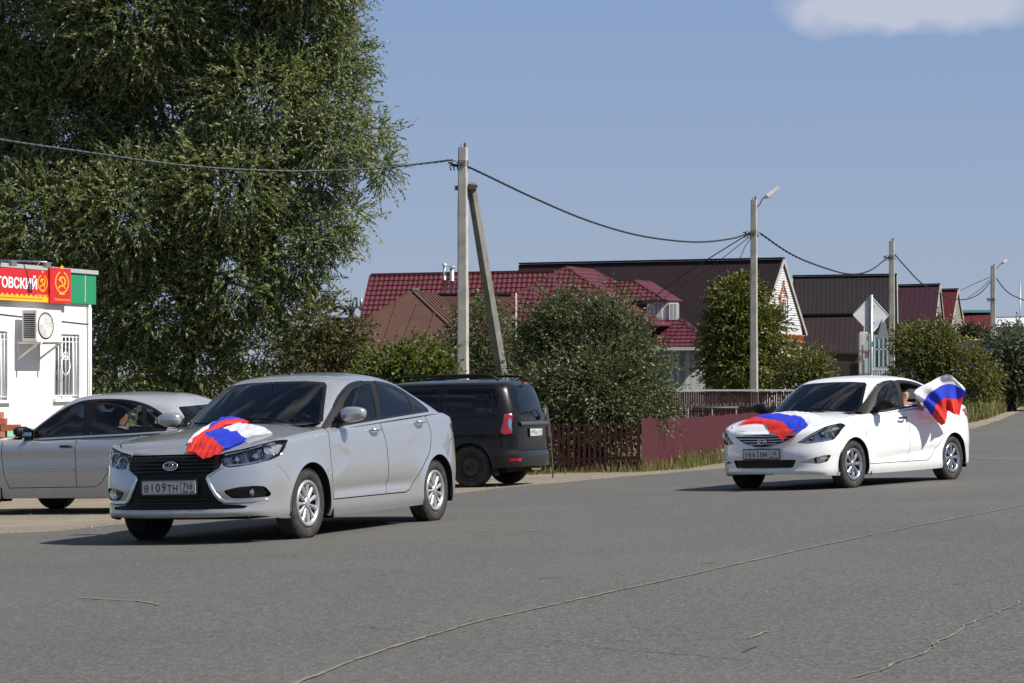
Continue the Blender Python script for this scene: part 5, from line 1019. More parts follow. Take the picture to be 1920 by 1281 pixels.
# ------------------------------------------------------------------ the shop
M_['render']=pbr('white_render',(.78,.78,.79),.85,noise=(1.6,(.70,.70,.69),.45,.75),bump=(30,.004)); M_['green']=pbr('green_fascia',(.02,.235,.105),.4); M_['mint']=pbr('mint_plinth',(.22,.50,.36),.7,noise=(3,(.15,.36,.27),.4,.7)); M_['redsign']=pbr('red_banner',(.52,.02,.025),.35); M_['yellow']=pbr('sign_yellow',(.85,.42,.02),.4); M_['signwhite']=pbr('sign_white',(.85,.85,.85),.4); M_['acwhite']=pbr('ac_white',(.74,.74,.72),.45,noise=(4,(.5,.48,.43),.5,.8)); M_['pvc']=pbr('white_frame',(.78,.78,.78),.4); M_['metal']=pbr('grey_metal',(.32,.33,.34),.4,.7); M_['pane']=pbr('window_pane',(.10,.115,.125),.06,coat=1); M_['curtain']=pbr('pale_blind',(.34,.37,.38),.8)
P0=Vector((-8.42,32.5,0)); P1=Vector((-7.44,35.0,0)); du=(P1-P0).normalized(); nn=Vector((du.y,-du.x,0))     # along the wall (away), outward normal
def wl(px,py,out=0.0):
    """point on the shop's facade seen at a photo pixel"""
    d=Vector(((px-960)/FP,1,(YH-py)/FP)); O=Vector((0,0,CAMZ)); q=P0+nn*out; t=(q-O).dot(nn)/d.dot(nn); return O+d*t
shop=empty('shop_building',(P1.x,P1.y,gzf(P1.x,P1.y)),0,'white rendered shop with a green fascia and barred windows','building')
shop.matrix_world=Matrix.Translation(shop.location); SB=Vector(shop.location)
FA=frame((0,0,0),du,(0,0,1)); zt=wl(172,566).z; zb=-.75
def fm(p): return Matrix.Translation(p-SB)@FA          # facade frame at a world point, local to the building
uP=lambda p:(p-P1).dot(du)
m=MB(); L0=-9.5; T=Matrix.Translation((P1.x-SB.x,P1.y-SB.y,0))@FA
# wall with window openings
win=[(102,149,626,747),(-34,14,620,750)]; holes=[]
for a,b,t,bt in win: 
    A=wl(a,t);Bq=wl(b,bt); holes.append((uP(A),uP(Bq),Bq.z,A.z))
holes.sort(); zb0=zb-SB.z; cur=L0
for (u0,u1,z0,z1) in holes:
    m.prism([(cur,zb0),(u0,zb0),(u0,zt-SB.z),(cur,zt-SB.z)],T,-.3,0); m.prism([(u0,zb0),(u1,zb0),(u1,z0-SB.z),(u0,z0-SB.z)],T,-.3,0); m.prism([(u0,z1-SB.z),(u1,z1-SB.z),(u1,zt-SB.z),(u0,zt-SB.z)],T,-.3,0); cur=u1
m.prism([(cur,zb0),(0,zb0),(0,zt-SB.z),(cur,zt-SB.z)],T,-.3,0)
m.prism([(-9.5,zb0),(-.0,zb0),(0,zt-SB.z),(-9.5,zt-SB.z)],T,-6.0,-5.7); m.box(T@Vector((-.15,(zb0+zt-SB.z)/2,-3.0)),(.1,.1,.1)) ; m.prism([(-.3,zb0),(-.001,zb0),(-.001,zt-SB.z),(-.3,zt-SB.z)],T,-5.7,-.3); m.prism([(-9.5,zb0),(-9.2,zb0),(-9.2,zt-SB.z),(-9.5,zt-SB.z)],T,-5.7,-.3)
m.build('wall',M_['render'],shop)
m=MB(); m.prism([(-9.6,zb0),(.03,zb0),(.03,wl(120,800).z-SB.z),(-9.6,wl(120,800).z-SB.z)],T,.0,.03); m.build('plinth',M_['mint'],shop)
zf0,zf1=wl(172,571).z-SB.z,wl(172,515).z-SB.z
m=MB(); m.prism([(-9.6,zf0),(.06,zf0),(.06,zf1),(-9.6,zf1)],T,-6.05,.05); m.build('fascia',M_['green'],shop)
m=MB(); m.prism([(-9.65,zf1),(.09,zf1),(.09,zf1+.07),(-9.65,zf1+.07)],T,-6.1,.08); m.prism([(-.30,zf0+.03),(-.27,zf0+.03),(-.27,zf1-.02),(-.30,zf1-.02)],T,.05,.055); m.build('roof_edge',pbr('pale_grey_flashing',(.36,.38,.38),.5),shop)
M_['palegreen']=pbr('pale_green_strip',(.35,.62,.45),.5)
# windows: frame, pane, grille
for (u0,u1,z0,z1) in holes:
    w_=u1-u0; h=z1-z0; Tw=T@Matrix.Translation((u0,z0-SB.z,0)); f=MB()
    for a,b,c,d in((0,0,w_,.06),(0,h-.06,w_,h),(0,0,.06,h),(w_-.06,0,w_,h),(w_/2-.03,0,w_/2+.03,h)): f.prism([(a,b),(c,b),(c,d),(a,d)],Tw,-.16,-.11)
    f.prism([(-.05,-.05),(w_+.05,-.05),(w_+.05,0),(-.05,0)],Tw,-.1,.06); fo=f.build('window',M_['pvc'],shop)
    p=MB(); p.flat([(0,0),(w_,0),(w_,h),(0,h)],Tw,0,-.14); p.build('pane',M_['pane'],fo,fix=False)
    p=MB(); 
    for k in range(11):
        x=w_*(k+.5)/11; p.prism([(x-w_*.04,.05),(x+w_*.035,.05),(x+w_*.035,h*.97),(x-w_*.04,h*.97)],Tw,-.19-.01*(k%2),-.185-.01*(k%2))
    p.build('blind',M_['curtain'],fo)
    g=MB(); V=lambda a,b,c=-.03:Tw@Vector((a,b,c))
    for k in range(7): g.tube([V(w_*(k+.5)/7,.03),V(w_*(k+.5)/7,h-.03)],.009,5)
    for z in(.05,h*.88,h-.05): g.tube([V(.01,z),V(w_-.01,z)],.010,5)
    for sg in(-1,1):
        g.tube([V(w_/2+sg*(.02+.12*math.sin(a)),h*.36+.34*a/3.14) for a in np.linspace(0,3.14,14)],.010,5)
    g.tube([V(w_/2+.07*math.cos(a),h*.66+.07*math.sin(a)) for a in np.linspace(0,6.28,18)],.010,5)
    g.build('window_grille',M_['pvc'],shop)
m=MB(); a,b=wl(168,572,.05),wl(170,760,.05); m.tube([a-SB,b-SB+Vector((0,0,-1.2))],.022,8); m.build('downpipe',M_['acwhite'],shop)
m=MB(); q=[wl(px,py,.012)-SB for px,py in ((-60,583),(0,589),(60,596),(120,603),(166,608))]; m.tube(q,.007,5); m.build('wire_shadow',M_['dark'],shop)  # thin dark tube on the wall stands in for a wire's cast shadow
# banner
sg=MB(); u=lambda px:uP(wl(px,600,.09)); Ts=Matrix.Translation(P1)@FA; zr0,zr1=wl(60,566,.09).z,wl(60,506,.09).z
sg.prism([(-6,zr0),(u(93),zr0),(u(93),zr1),(-6,zr1)],Ts,.055,.09,0)
wv=[(-6,zr0+.0)]+[(-6,zr0+.10)]; xs_=np.linspace(-6,u(93),70); wv=[(-6,zr0+.003)]+[(x,zr0+.105+.022*(1 if i%2 else -1)) for i,x in enumerate(xs_)]+[(u(93),zr0+.003)]
sg.flat(wv,Ts,1,.0925)
sg.flat([(-6,zr0+.045),(u(80),zr0+.045),(u(80),zr0+.056),(-6,zr0+.056)],Ts,0,.095)
hx=(u(60)-u(10))/50
tw=u(70)-u(0); sg.text('ТОВСКИЙ',.235,Ts@Matrix.Translation((u(70),zr0+.215,0)),2,sx=tw/1.05,align='RIGHT',t=.0935,bold=.006)
def emblem(mb,cx,cz,s,T_,t,sx=1.0,mi=1):
    """hammer and sickle in a wheat wreath under a star"""
    P=lambda x,y:T_@Vector((cx+x*s*sx,cz+y*s,t))
    for sgn in(-1,1):
        for k in range(15):
            a=math.radians(-80+k*10.5); r=.42; x,y=math.cos(a)*r*.86*sgn,math.sin(a)*r; ta=a+math.pi/2; d=(math.cos(ta)*sgn*.86+.35*math.cos(a)*sgn,math.sin(ta)+.35*math.sin(a)); n_=math.hypot(*d); d=(d[0]/n_*.075,d[1]/n_*.075)
            mb.add([P(x-d[0],y-d[1]),P(x+d[1]*.42,y-d[0]*.42),P(x+d[0],y+d[1]),P(x-d[1]*.42,y+d[0]*.42)],[(0,1,2,3)],mi)
    st=[]; 
    for k in range(10):
        a=math.pi/2+k*math.pi/5; r=.12 if k%2==0 else .05; st.append((math.cos(a)*r,.62+math.sin(a)*r))
    mb.add([P(*p) for p in st]+[P(0,.62)],[(k,(k+1)%10,10) for k in range(10)],mi)
    o=[];i_=[]
    for k in range(13):
        a=math.radians(-120+k*22); w_=.045*math.sin(math.pi*min(k+1.5,13)/14)+.008; o.append(P(math.cos(a)*(.20+w_*.5)+.0,math.sin(a)*(.20+w_*.5)+.04)); i_.append(P(math.cos(a)*(.20-w_)+.0,math.sin(a)*(.20-w_)+.04))
    mb.add(o+i_,[(k,k+1,14+k-1+0,13+k) for k in range(12)] if False else [(k,k+1,13+k+1,13+k) for k in range(12)],mi)
    for a,b,w_ in(((-.10,-.14),(-.20,-.25),.035),((.16,-.24),(-.08,.12),.03),((-.16,.06),(-.02,.20),.055)):
        d=Vector((b[0]-a[0],b[1]-a[1])).normalized(); q=(-d.y*w_,d.x*w_); mb.add([P(a[0]+q[0],a[1]+q[1]),P(b[0]+q[0],b[1]+q[1]),P(b[0]-q[0],b[1]-q[1]),P(a[0]-q[0],a[1]-q[1])],[(0,1,2,3)],mi)
    mb.add([P(-.16,-.42),P(.16,-.42),P(.13,-.50),P(-.13,-.50)],[(0,1,2,3)],mi)
    x=-.42      # a line of tiny slanted script
    while x<.40:
        w_=.05; hh=.12 if int(x*100)%3==0 else .075; mb.add([P(x,-.74),P(x+.022,-.74),P(x+.055,-.74+hh),P(x+.033,-.74+hh)],[(0,1,2,3)],mi); mb.add([P(x+.01,-.74),P(x+.06,-.74),P(x+.065,-.72),P(x+.015,-.72)],[(0,1,2,3)],mi); x+=w_+.012
ww=(u(90)-u(72))
emblem(sg,u(79.5),zr0+.33,.30,Ts,.094,sx=1.25)
tag(sg.build('shop_banner',[M_['redsign'],M_['yellow'],M_['signwhite']],fix=False),'long red banner with white lettering and a yellow scalloped edge','sign')
sp=MB(); za,zc_=wl(113,569,.12).z,wl(113,503,.12).z; u2=lambda px:uP(wl(px,600,.13)); sp.prism([(u2(94),za),(u2(133),za),(u2(133),zc_),(u2(94),zc_)],Ts,.055,.13,0)
emblem(sp,u2(116),za+.36,.42,Ts,.1335,sx=1.25); tag(sp.build('emblem_sign',[M_['redsign'],M_['yellow']],fix=False),'square red sign with a yellow wreath emblem at the end of the banner','sign')
# lamps over the banner
for i,(pa,pb) in enumerate(((8,24),(40,88))):
    l=MB(); a=wl(pa-14,500,-.05); b=wl(pb,497,.42); c=wl(pb,503,.45); z=wl(pa,492).z; l.tube([Vector((a.x,a.y,zf1+SB.z+.05)),Vector((a.x,a.y,z+.02)),Vector((b.x,b.y,z+.0)),Vector((b.x,b.y,z-.03))],.016,6); e=empty('sign_lamp',(a.x,a.y,zf1+SB.z),0,('small arm lamp over the left end of the red banner','small arm lamp over the wreath at the banner end')[i],'lamp','lamps over the shop banner'); 
    l.v=[tuple(Vector(v)-Vector(e.location)) for v in l.v]; l.build('lamp_arm',M_['metal'],e)
    h=MB(); q=Vector((b.x,b.y,z-.05))-Vector(e.location); h.prism(rnd([(-.07,-.04),(.07,-.04),(.07,.05),(-.07,.05)],.015),frame(q,du,(0,0,1)),-.03,.03,0); h.flat([(-.06,-.03),(.06,-.03),(.06,.035),(-.06,.035)],frame(q,du,(0,0,1)),1,-.033); h.build('lamp_head',[M_['metal'],M_['signwhite']],e,fix=False)
# air conditioner on its bracket
ac=empty('air_conditioner',(0,0,0),0,'white air conditioner unit mounted on the shop wall','air conditioner'); c=wl(70,611,.0); ac.location=(c.x,c.y,wl(70,640,.0).z); AB=Vector(ac.location)
ctr_u=uP(wl(92,610,.42)); Ta=Matrix.Translation(P1-AB)@FA; z0=wl(90,641,.42).z-0; z1=wl(90,581,.42).z; W2=.36
b=MB(); b.prism(rnd([(ctr_u-W2,z0),(ctr_u+W2,z0),(ctr_u+W2,z1),(ctr_u-W2,z1)],.03),Ta,.14,.42,0)
for k in range(12): zz=z0+.06+k*(z1-z0-.12)/12; b.prism([(ctr_u-W2-.004,zz),(ctr_u-W2+.001,zz),(ctr_u-W2+.001,zz+.022),(ctr_u-W2-.004,zz+.022)],Ta,.17,.39,1)
b.build('housing',[M_['acwhite'],M_['dark']],ac)
fa=MB(); fc=Ta@Matrix.Translation((ctr_u-.10,(z0+z1)/2,.421)); fa.lathe([(.225,.0),(.225,.006),(.205,.008),(.2,-.03),(.001,-.03)],30,fc,1)
for r_ in(.05,.08,.11,.14,.17,.20): fa.tube([fc@Vector((math.cos(a)*r_,math.sin(a)*r_,.006)) for a in np.linspace(0,6.283,24,endpoint=False)],.0032,4,closed=True)
for k in range(8): a=k*math.pi/4; fa.tube([fc@Vector((math.cos(a)*.03,math.sin(a)*.03,.006)),fc@Vector((math.cos(a)*.215,math.sin(a)*.215,.006))],.003,4)
fa.build('fan_grille',[M_['acwhite'],M_['dark']],ac)
for s_ in(-.3,.3):
    br=MB(); V=lambda a,b_,c_:Ta@Vector((a,b_,c_)); br.beam(V(ctr_u+s_,z0-.02,0),V(ctr_u+s_,z0-.02,.48),.04,.035); br.beam(V(ctr_u+s_,z0-.30,0),V(ctr_u+s_,z0-.04,.40),.03,.03); br.beam(V(ctr_u+s_,z0+.05,.012),V(ctr_u+s_,z0-.34,.012),.04,.02)
    br.build('bracket',M_['acwhite'],ac)
# brick stacks on pallets
def bricks(base,rows,label,rz,cols0,depth=3):
    e=empty('brick_stack',tuple(base),rz,label,'brick stack','brick stacks by the shop'); m=MB(); L_,W_,H_=.25,.12,.088
    for r in range(rows):
        c0,c1=cols0(r)
        for c in np.arange(c0,c1):
            for d in range(depth):
                m.box((c*(L_+.006)+(.06 if r%2 else 0)+rng.normal(0,.008),d*(W_+.006)+rng.normal(0,.005),.12+H_/2+r*(H_+.006)),(L_,W_,H_),rz=rng.normal(0,.03),mi=int(rng.random()<.35))
    m.build('bricks',[M_['brick'],M_['brick2']],e); p=MB(); c0,c1=cols0(0)
    for y in(-.02,.12,.28): p.box(((c0+c1-1)/2*.256,y,.09),((c1-c0)*.256,.09,.022))
    for x in(c0*.256,(c1-1)*.256,(c0+c1-1)/2*.256): p.box((x,.13,.04),(.09,.40,.076))
    p.build('pallet',M_['plankm'],e); return e
M_['brick']=pbr('red_brick',(.40,.115,.06),.9,noise=(9,(.30,.09,.05),.4,.7)); M_['brick2']=pbr('pale_brick',(.50,.25,.17),.9,noise=(9,(.40,.17,.11),.4,.7)); M_['wbrick']=pbr('white_brick',(.62,.60,.57),.9)
def stackbase(px,py,Y): p=at(px,py,Y); return Vector((p.x,Y,gzf(p.x,Y)))
b0=stackbase(-14,800,29.5); bricks(b0,16,'stepped stack of red bricks rising behind the grey car bonnet',R(8),lambda r:(-7,(1,1,1,1,1,1,1,1,2,1,2,1,1,0,0,-1)[r]))
b1=stackbase(215,800,29.6); bricks(b1,13,'narrow pillar of red bricks seen through the grey car windows',R(14),lambda r:((0,2) if r<9 else (0,1)))

# ------------------------------------------------------------------ poles and wires
M_['conc']=pbr('pole_concrete',(.46,.44,.395),.92,noise=(3,(.30,.285,.255),.42,.7),bump=(40,.006)); M_['concshade']=pbr('shade_dark_concrete',(.23,.22,.20),.95,noise=(3,(.14,.135,.12),.42,.7),bump=(40,.006)); M_['wire']=pbr('black_cable',(.018,.019,.02),.6); M_['rust']=pbr('rusty_steel',(.10,.065,.045),.8,noise=(8,(.05,.04,.035),.4,.6)); M_['galv']=pbr('galvanised',(.45,.46,.47),.4,.6)  # second concrete is darkened to paint the brace's shade into its colour
def pole(px,Y,pytop,label,wt,wb_,rz,lamp=None,brace=False,fit=True):
    g=gb(px,Y); top=at(px,pytop,Y); H=top.z-g.z; e=empty('utility_pole',tuple(g),rz,label,'utility pole','concrete utility poles along the street'); m=MB()
    def pris(a,b,w0,w1):
        pl=[(-1,-.75),(-.75,-1),(.75,-1),(1,-.75),(1,.75),(.75,1),(-.75,1),(-1,.75)]; k=10; vs=[]
        for i in range(k+1):
            q=Vector(a).lerp(Vector(b),i/k); w=w0+(w1-w0)*i/k
            for x,y in pl: vs.append(q+Vector((x*w/2*(1+.02*rng.normal()),y*w/2*.93,0)))
        m.add(vs,[(i*8+j,i*8+(j+1)%8,(i+1)*8+(j+1)%8,(i+1)*8+j) for i in range(k) for j in range(8)]+[tuple(k*8+j for j in range(8))])
    pris((0,0,-.4),(0,0,H),wb_,wt); m.build('post',M_['conc'],e)
    m=MB(); iz=Matrix.Rotation(-rz,4,'Z')
    for dx in(-.05,.03): m.tube([(dx,0,H-.05),(dx,0,H+.10)],.009,5)
    m.lathe([(.03,0),(.036,.04),(.028,.05),(.036,.07),(.02,.10),(.001,.11)],10,Matrix.Translation((.05,0,H+.02)))
    m.build('top_hooks',M_['rust'],e)
    m=MB(); s=FP/Y; zz=H-(30/s if not lamp else 62/s)
    for k in range(4): m.tube([(math.cos(a)*wt*.62,math.sin(a)*wt*.6,zz+.04*k-.06) for a in np.linspace(0,6.283,12,endpoint=False)],.008,5,closed=True)
    m.beam(iz@Vector((-.30,0,zz-.02)),iz@Vector((-.08,0,zz-.06)),.05,.06); m.beam(iz@Vector((-.36,0,zz+.03)),iz@Vector((-.20,0,zz-.03)),.03,.04)
    for dx in(-.32,-.24,-.15): m.tube([iz@Vector((dx,-.02,zz-.03)),iz@Vector((dx+.03,-.03,zz-.17+.05*(dx+.3)))],.016,6)
    m.tube([iz@Vector((-.30,0,zz+.02)),iz@Vector((-.20,-.05,zz+.07)),iz@Vector((-.12,-.06,zz+.0)),iz@Vector((-.2,0,zz-.08))],.012,6); m.beam(iz@Vector((.08,0,zz-.08)),iz@Vector((.16,0,zz-.10)),.035,.05)
    m.build('cable_clamps',M_['wire'],e)
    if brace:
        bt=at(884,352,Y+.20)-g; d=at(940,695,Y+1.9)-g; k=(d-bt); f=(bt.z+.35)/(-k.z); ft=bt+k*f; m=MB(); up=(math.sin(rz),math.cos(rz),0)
        a,b=iz@ft,iz@(bt+(-k).normalized()*.12); m.beam(a,b,.25,.24,0,.16,.16,up=(iz@Vector((-.62,-.78,0)))); m.build('brace',M_['concshade'],e)
        m=MB(); c=iz@Vector((.06,.08,bt.z-.02)); m.box(c,(.52,.30,.085),rz=-rz); m.box(iz@Vector((.24,.06,bt.z+.02)),(.22,.10,.07),rz=-rz); m.build('collar',M_['rust'],e)
    if lamp:
        m=MB(); pts=[iz@(at(*p,Y)-g) for p in lamp[0]]; m.tube(smoothline(pts,4).tolist(),.022,7); m.build('lamp_arm',M_['metal'],e); h=MB(); a,b=[iz@(at(*p,Y)-g) for p in lamp[1]]; d=(b-a).normalized(); q=a.lerp(b,.5); h.beam(a,b,.24,.13,0,.20,.10); h.beam(a-d*.08,a.lerp(b,.25)-Vector((0,0,.07)),.12,.10,0); h.beam(a.lerp(b,.3)-Vector((0,0,.075)),b-Vector((0,0,.06)),.17,.02,1); h.build('lamp_head',[M_['acwhite'],M_['pane']],e)
    return e,g,H
pole(868,48,277,'concrete pole propped by a slanting brace beside the black minivan',.215,.285,R(-8),brace=True)
pole(1413.5,66,375,'lamp pole of concrete standing in front of the apple tree',.20,.28,R(-12),lamp=([(1417,390),(1424,384),(1430,373),(1440,366)],[(1438,368),(1460,351)]))
pole(1672,86,452,'plain concrete pole behind the diamond road sign',.22,.30,R(-10))
pole(1862,106,499,'small distant concrete pole with a bare lamp arm',.24,.32,R(-10),lamp=([(1865,508),(1871,501),(1879,493),(1887,488)],[(1881,492),(1888,487)]))
def cable(label,pts,r,strands=2,tw=.35,pitch=.9,grp='overhead cables',mat='wire'):
    Q=[at(*p) for p in pts]; L_=smoothline([tuple(q) for q in Q],14); D=np.concatenate([[0],np.cumsum(np.linalg.norm(np.diff(L_,axis=0),axis=1))]); n=int(D[-1]/(.13 if strands>1 else 1.2))+2; s=np.linspace(0,D[-1],n); P=np.stack([np.interp(s,D,L_[:,k]) for k in range(3)],1)
    m=MB()
    for k in range(strands):
        a=s/pitch*2*math.pi+k*2*math.pi/strands; o=r*.62 if strands>1 else 0; t=P[-1]-P[0]; h=np.array([-t[1],t[0],0]); h/=np.linalg.norm(h); m.tube((P+h*(np.cos(a)*o)[:,None]+np.array([0,0,1])*(np.sin(a)*o)[:,None]).tolist(),r*(.62 if strands>1 else 1),5)
    return tag(m.build('overhead_cable',M_[mat]),label,'cable',grp)
M_['bwire']=pbr('blue_black_cable',(.016,.028,.038),.5)
cable('thick twisted cable sagging across the willow to the braced pole',[(-320,205,39),(-150,236,40.5),(0,262,42),(150,284,43.2),(350,311,45),(540,321,46.4),(700,316,47.4),(800,306,47.9),(848,300,48)],.024,3,pitch=.55,mat='bwire')
cable('twisted cable sagging from the braced pole to the lamp pole',[(880,314,48),(920,333,49.3),(1000,371,52),(1100,413,55.5),(1200,442,59),(1300,454,62),(1370,448,64.5),(1405,437,66)],.026,3,pitch=.6)
cable('cable sagging from the lamp pole to the pole behind the road sign',[(1424,437,66),(1480,475,69.5),(1530,497,73),(1590,514,78),(1630,508,82),(1666,482,86)],.032,2)
cable('cable dropping from the pole behind the sign past the purple roof',[(1677,477,86),(1700,503,88.5),(1730,533,92),(1770,554,96.5),(1805,562,100),(1835,552,103),(1858,528,106)],.030,2)
cable('cable leaving the small distant pole to the edge of the photo',[(1868,522,106),(1885,544,108),(1905,557,111),(1940,566,116),(2010,560,124)],.030,2)
cable('service cable from the lamp pole down to the red tiled house',[(1405,438,66),(1340,478,68),(1280,517,71),(1222,560,76)],.020,1)
cable('second thinner service cable from the lamp pole to the red tiled house',[(1405,444,66),(1345,492,68),(1290,530,72),(1242,560,76)],.013,1)
cable('short service cable from the lamp pole to the big brown roof',[(1408,446,66),(1396,465,70),(1385,490,85)],.014,1)
cable('upper service cable from the small distant pole to the garden roofs',[(1856,520,106),(1830,531,110),(1800,545,118)],.016,1); cable('lower service cable from the small distant pole to the garden roofs',[(1856,525,106),(1835,545,110),(1815,558,118)],.016,1)
# masts
m=MB(); g=gb(677,95); t=at(677,540,95); m.tube([g,t],[.07,.02],6); m.tube([at(677,575,95),at(677,560,95)],.07,6); tag(m.build('antenna_mast',M_['metal']),'thin antenna mast between the willow and the red tiled roof','mast')
m=MB(); g=gb(1913,190); t=at(1913,529,190); m.tube([g,t],[.09,.05],6); tag(m.build('antenna_mast',M_['metal']),'far thin mast above the bushes at the edge of the photo','mast')

# ------------------------------------------------------------------ road sign seen from behind
Ys=48.0; e=empty('road_sign',tuple(gb(1634,Ys)),0,'diamond road sign seen from behind on a grey post','road sign'); SBs=Vector(e.location)
m=MB(); m.tube([(0,0,-.3),at(1634,553,Ys)-SBs],.038,12); m.build('post',M_['galv'],e)
m=MB(); c=at(1633.5,591,Ys-.0)-SBs; hh=.485; a_=R(14); Md=frame(c+Vector((0,.06,0)),(math.cos(a_),math.sin(a_),0),(0,0,1)); m.prism(rnd([(-hh,0),(0,-hh),(hh,0),(0,hh)],.05),Md,-.006,.006,0); m.tube([Md@Vector(p) for p in((-hh+.02,0,.008),(0,-hh+.02,.008),(hh-.02,0,.008),(0,hh-.02,.008))],.010,5,closed=True)
m.build('sign_panel',M_['signback'] if 'signback' in M_ else pbr('sign_back',(.60,.61,.62),.5,.2,noise=(5,(.48,.49,.50),.4,.7)),e)
m=MB(); 
for z in(.22,-.2): m.box(c+Vector((0,.035,z)),(.16,.05,.05))
m.box(c+Vector((-.28,.045,.05)),(.09,.004,.13),mi=1)
m.build('clamp',[M_['galv'],M_['signwhite']],e)
# second small triangular sign, set edge on lower down
m=MB(); c2=at(1653,615,Ys)-SBs; Mt=frame(c2+Vector((.02,.10,0)),(.55,.83,0),(0,0,1)); m.prism([(-.30,-.30),(.42,-.22),(.12,.36)],Mt,-.005,.005,0); m.build('triangle_panel',pbr('sign_back_dark',(.13,.14,.15),.5,.4),e)
# ------------------------------------------------------------------ houses of the far street
M_['tile']=pbr('maroon_tile_metal',(.088,.014,.022),.5,noise=(1.2,(.072,.013,.02),.4,.7)); M_['brownroof']=pbr('brown_sheet_roof',(.021,.012,.014),.6,noise=(.7,(.028,.016,.018),.4,.7),spec=.25); M_['darkroof']=pbr('dark_sheet_roof',(.011,.008,.010),.6,noise=(.6,(.016,.011,.013),.4,.7),spec=.25); M_['purple']=pbr('purple_sheet_roof',(.034,.010,.020),.6,spec=.25); M_['redroof']=pbr('red_sheet_roof',(.085,.010,.016),.6,spec=.25); M_['oldbrown']=pbr('old_brown_iron',(.082,.034,.020),.75,noise=(1.3,(.055,.025,.017),.38,.66),bump=(6,.02))
M_['siding']=pbr('white_siding',(.55,.56,.58),.6); M_['hwall']=pbr('house_wall',(.40,.38,.34),.85,noise=(2,(.3,.28,.25),.4,.7)); M_['brownfence']=pbr('brown_gate',(.035,.022,.018),.6,noise=(2,(.055,.035,.028),.4,.7)); M_['maroonf']=pbr('maroon_fence_paint',(.066,.0085,.014),.5,noise=(2.2,(.052,.008,.012),.4,.7)); M_['bluep']=pbr('blue_paint',(.02,.09,.45),.5); M_['yellowpipe']=pbr('yellow_pipe',(.6,.42,.03),.5); M_['beige']=pbr('beige_boards',(.24,.22,.19),.8,noise=(2,(.17,.155,.13),.4,.7)); M_['tips']=pbr('weathered_tips',(.22,.19,.19),.7); M_['teal']=pbr('teal_ridge',(.12,.40,.38),.5)
def roof(mb,poly,kind,mi=0,pitch=.35,wave=.20,amp=.032):
    """poly: planar 3D outline, first edge = eave. tile/ribbed relief is real geometry"""
    P=[Vector(p) for p in poly]; x=(P[1]-P[0]).normalized(); n=Vector((0,0,0))
    for i in range(len(P)): n+=P[i].cross(P[(i+1)%len(P)])
    n.normalize(); 
    if n.z<0: n=-n
    y=n.cross(x).normalized(); O=P[0]; Q=np.array([((p-O).dot(x),(p-O).dot(y)) for p in P])
    lo,hi=Q.min(0),Q.max(0)
    if kind=='tile': xs=np.arange(lo[0],hi[0]+.05,wave/5); ys=np.sort(np.concatenate([np.arange(lo[1],hi[1]+.35,pitch),np.arange(lo[1],hi[1]+.35,pitch)+.02,np.arange(lo[1],hi[1]+.35,pitch)+pitch*.5]))
    else: xs=np.arange(lo[0],hi[0]+.05,wave/4); ys=np.linspace(lo[1],hi[1],6)
    fr_=((ys-lo[1])/pitch)%1.0
    X,Y=np.meshgrid(xs,ys,indexing='ij'); 
    if kind=='tile': H=amp*(.5+.5*np.cos(X/wave*6.2832))+.045*(1-((Y-lo[1])/pitch%1.0)); H=np.where(((Y-lo[1])/pitch%1.0)<.02,amp*(.5+.5*np.cos(X/wave*6.2832))+0,H)
    else: H=amp*np.clip(.5+1.4*np.cos(X/wave*6.2832),0,1)
    cx=(X[:-1,:-1]+X[1:,1:])/2; cy=(Y[:-1,:-1]+Y[1:,1:])/2
    if kind!='tile':   # clip each strip between the slanted verges exactly
        for i in range(len(xs)-1):
            xc=(xs[i]+xs[i+1])/2; ts=[]
            for k in range(len(Q)):
                a,b=Q[k],Q[(k+1)%len(Q)]
                if (a[0]-xc)*(b[0]-xc)<0: ts.append(a[1]+(b[1]-a[1])*(xc-a[0])/(b[0]-a[0]))
            if len(ts)<2: continue
            y0,y1=min(ts),max(ts); hs=[H[i,0],H[i+1,0]]; mb.add([O+x*xs[i]+y*y0+n*hs[0],O+x*xs[i+1]+y*y0+n*hs[1],O+x*xs[i+1]+y*y1+n*hs[1],O+x*xs[i]+y*y1+n*hs[0]],[(0,1,2,3)],mi)
        return
    ins=pip(np.stack([cx.ravel(),cy.ravel()],1),Q).reshape(cx.shape); W=np.array(O)+X[...,None]*np.array(x)+Y[...,None]*np.array(y)+H[...,None]*np.array(n); nb=len(ys); I,J=np.nonzero(ins)
    mb.add(W.reshape(-1,3).tolist(),[(i*nb+j,(i+1)*nb+j,(i+1)*nb+j+1,i*nb+j+1) for i,j in zip(I.tolist(),J.tolist())],mi,False)
def cap(mb,a,b,w=.16,mi=0): mb.beam(a,b,w,.07,mi)
def onpl(px,py,A,B,C):
    n=(B-A).cross(C-A); d=Vector(((px-960)/FP,1,(YH-py)/FP)); O=Vector((0,0,CAMZ)); return O+d*((A-O).dot(n)/d.dot(n))
def local(mb,e): mb.v=[tuple(Vector(v)-Vector(e.location)) for v in mb.v]; return mb
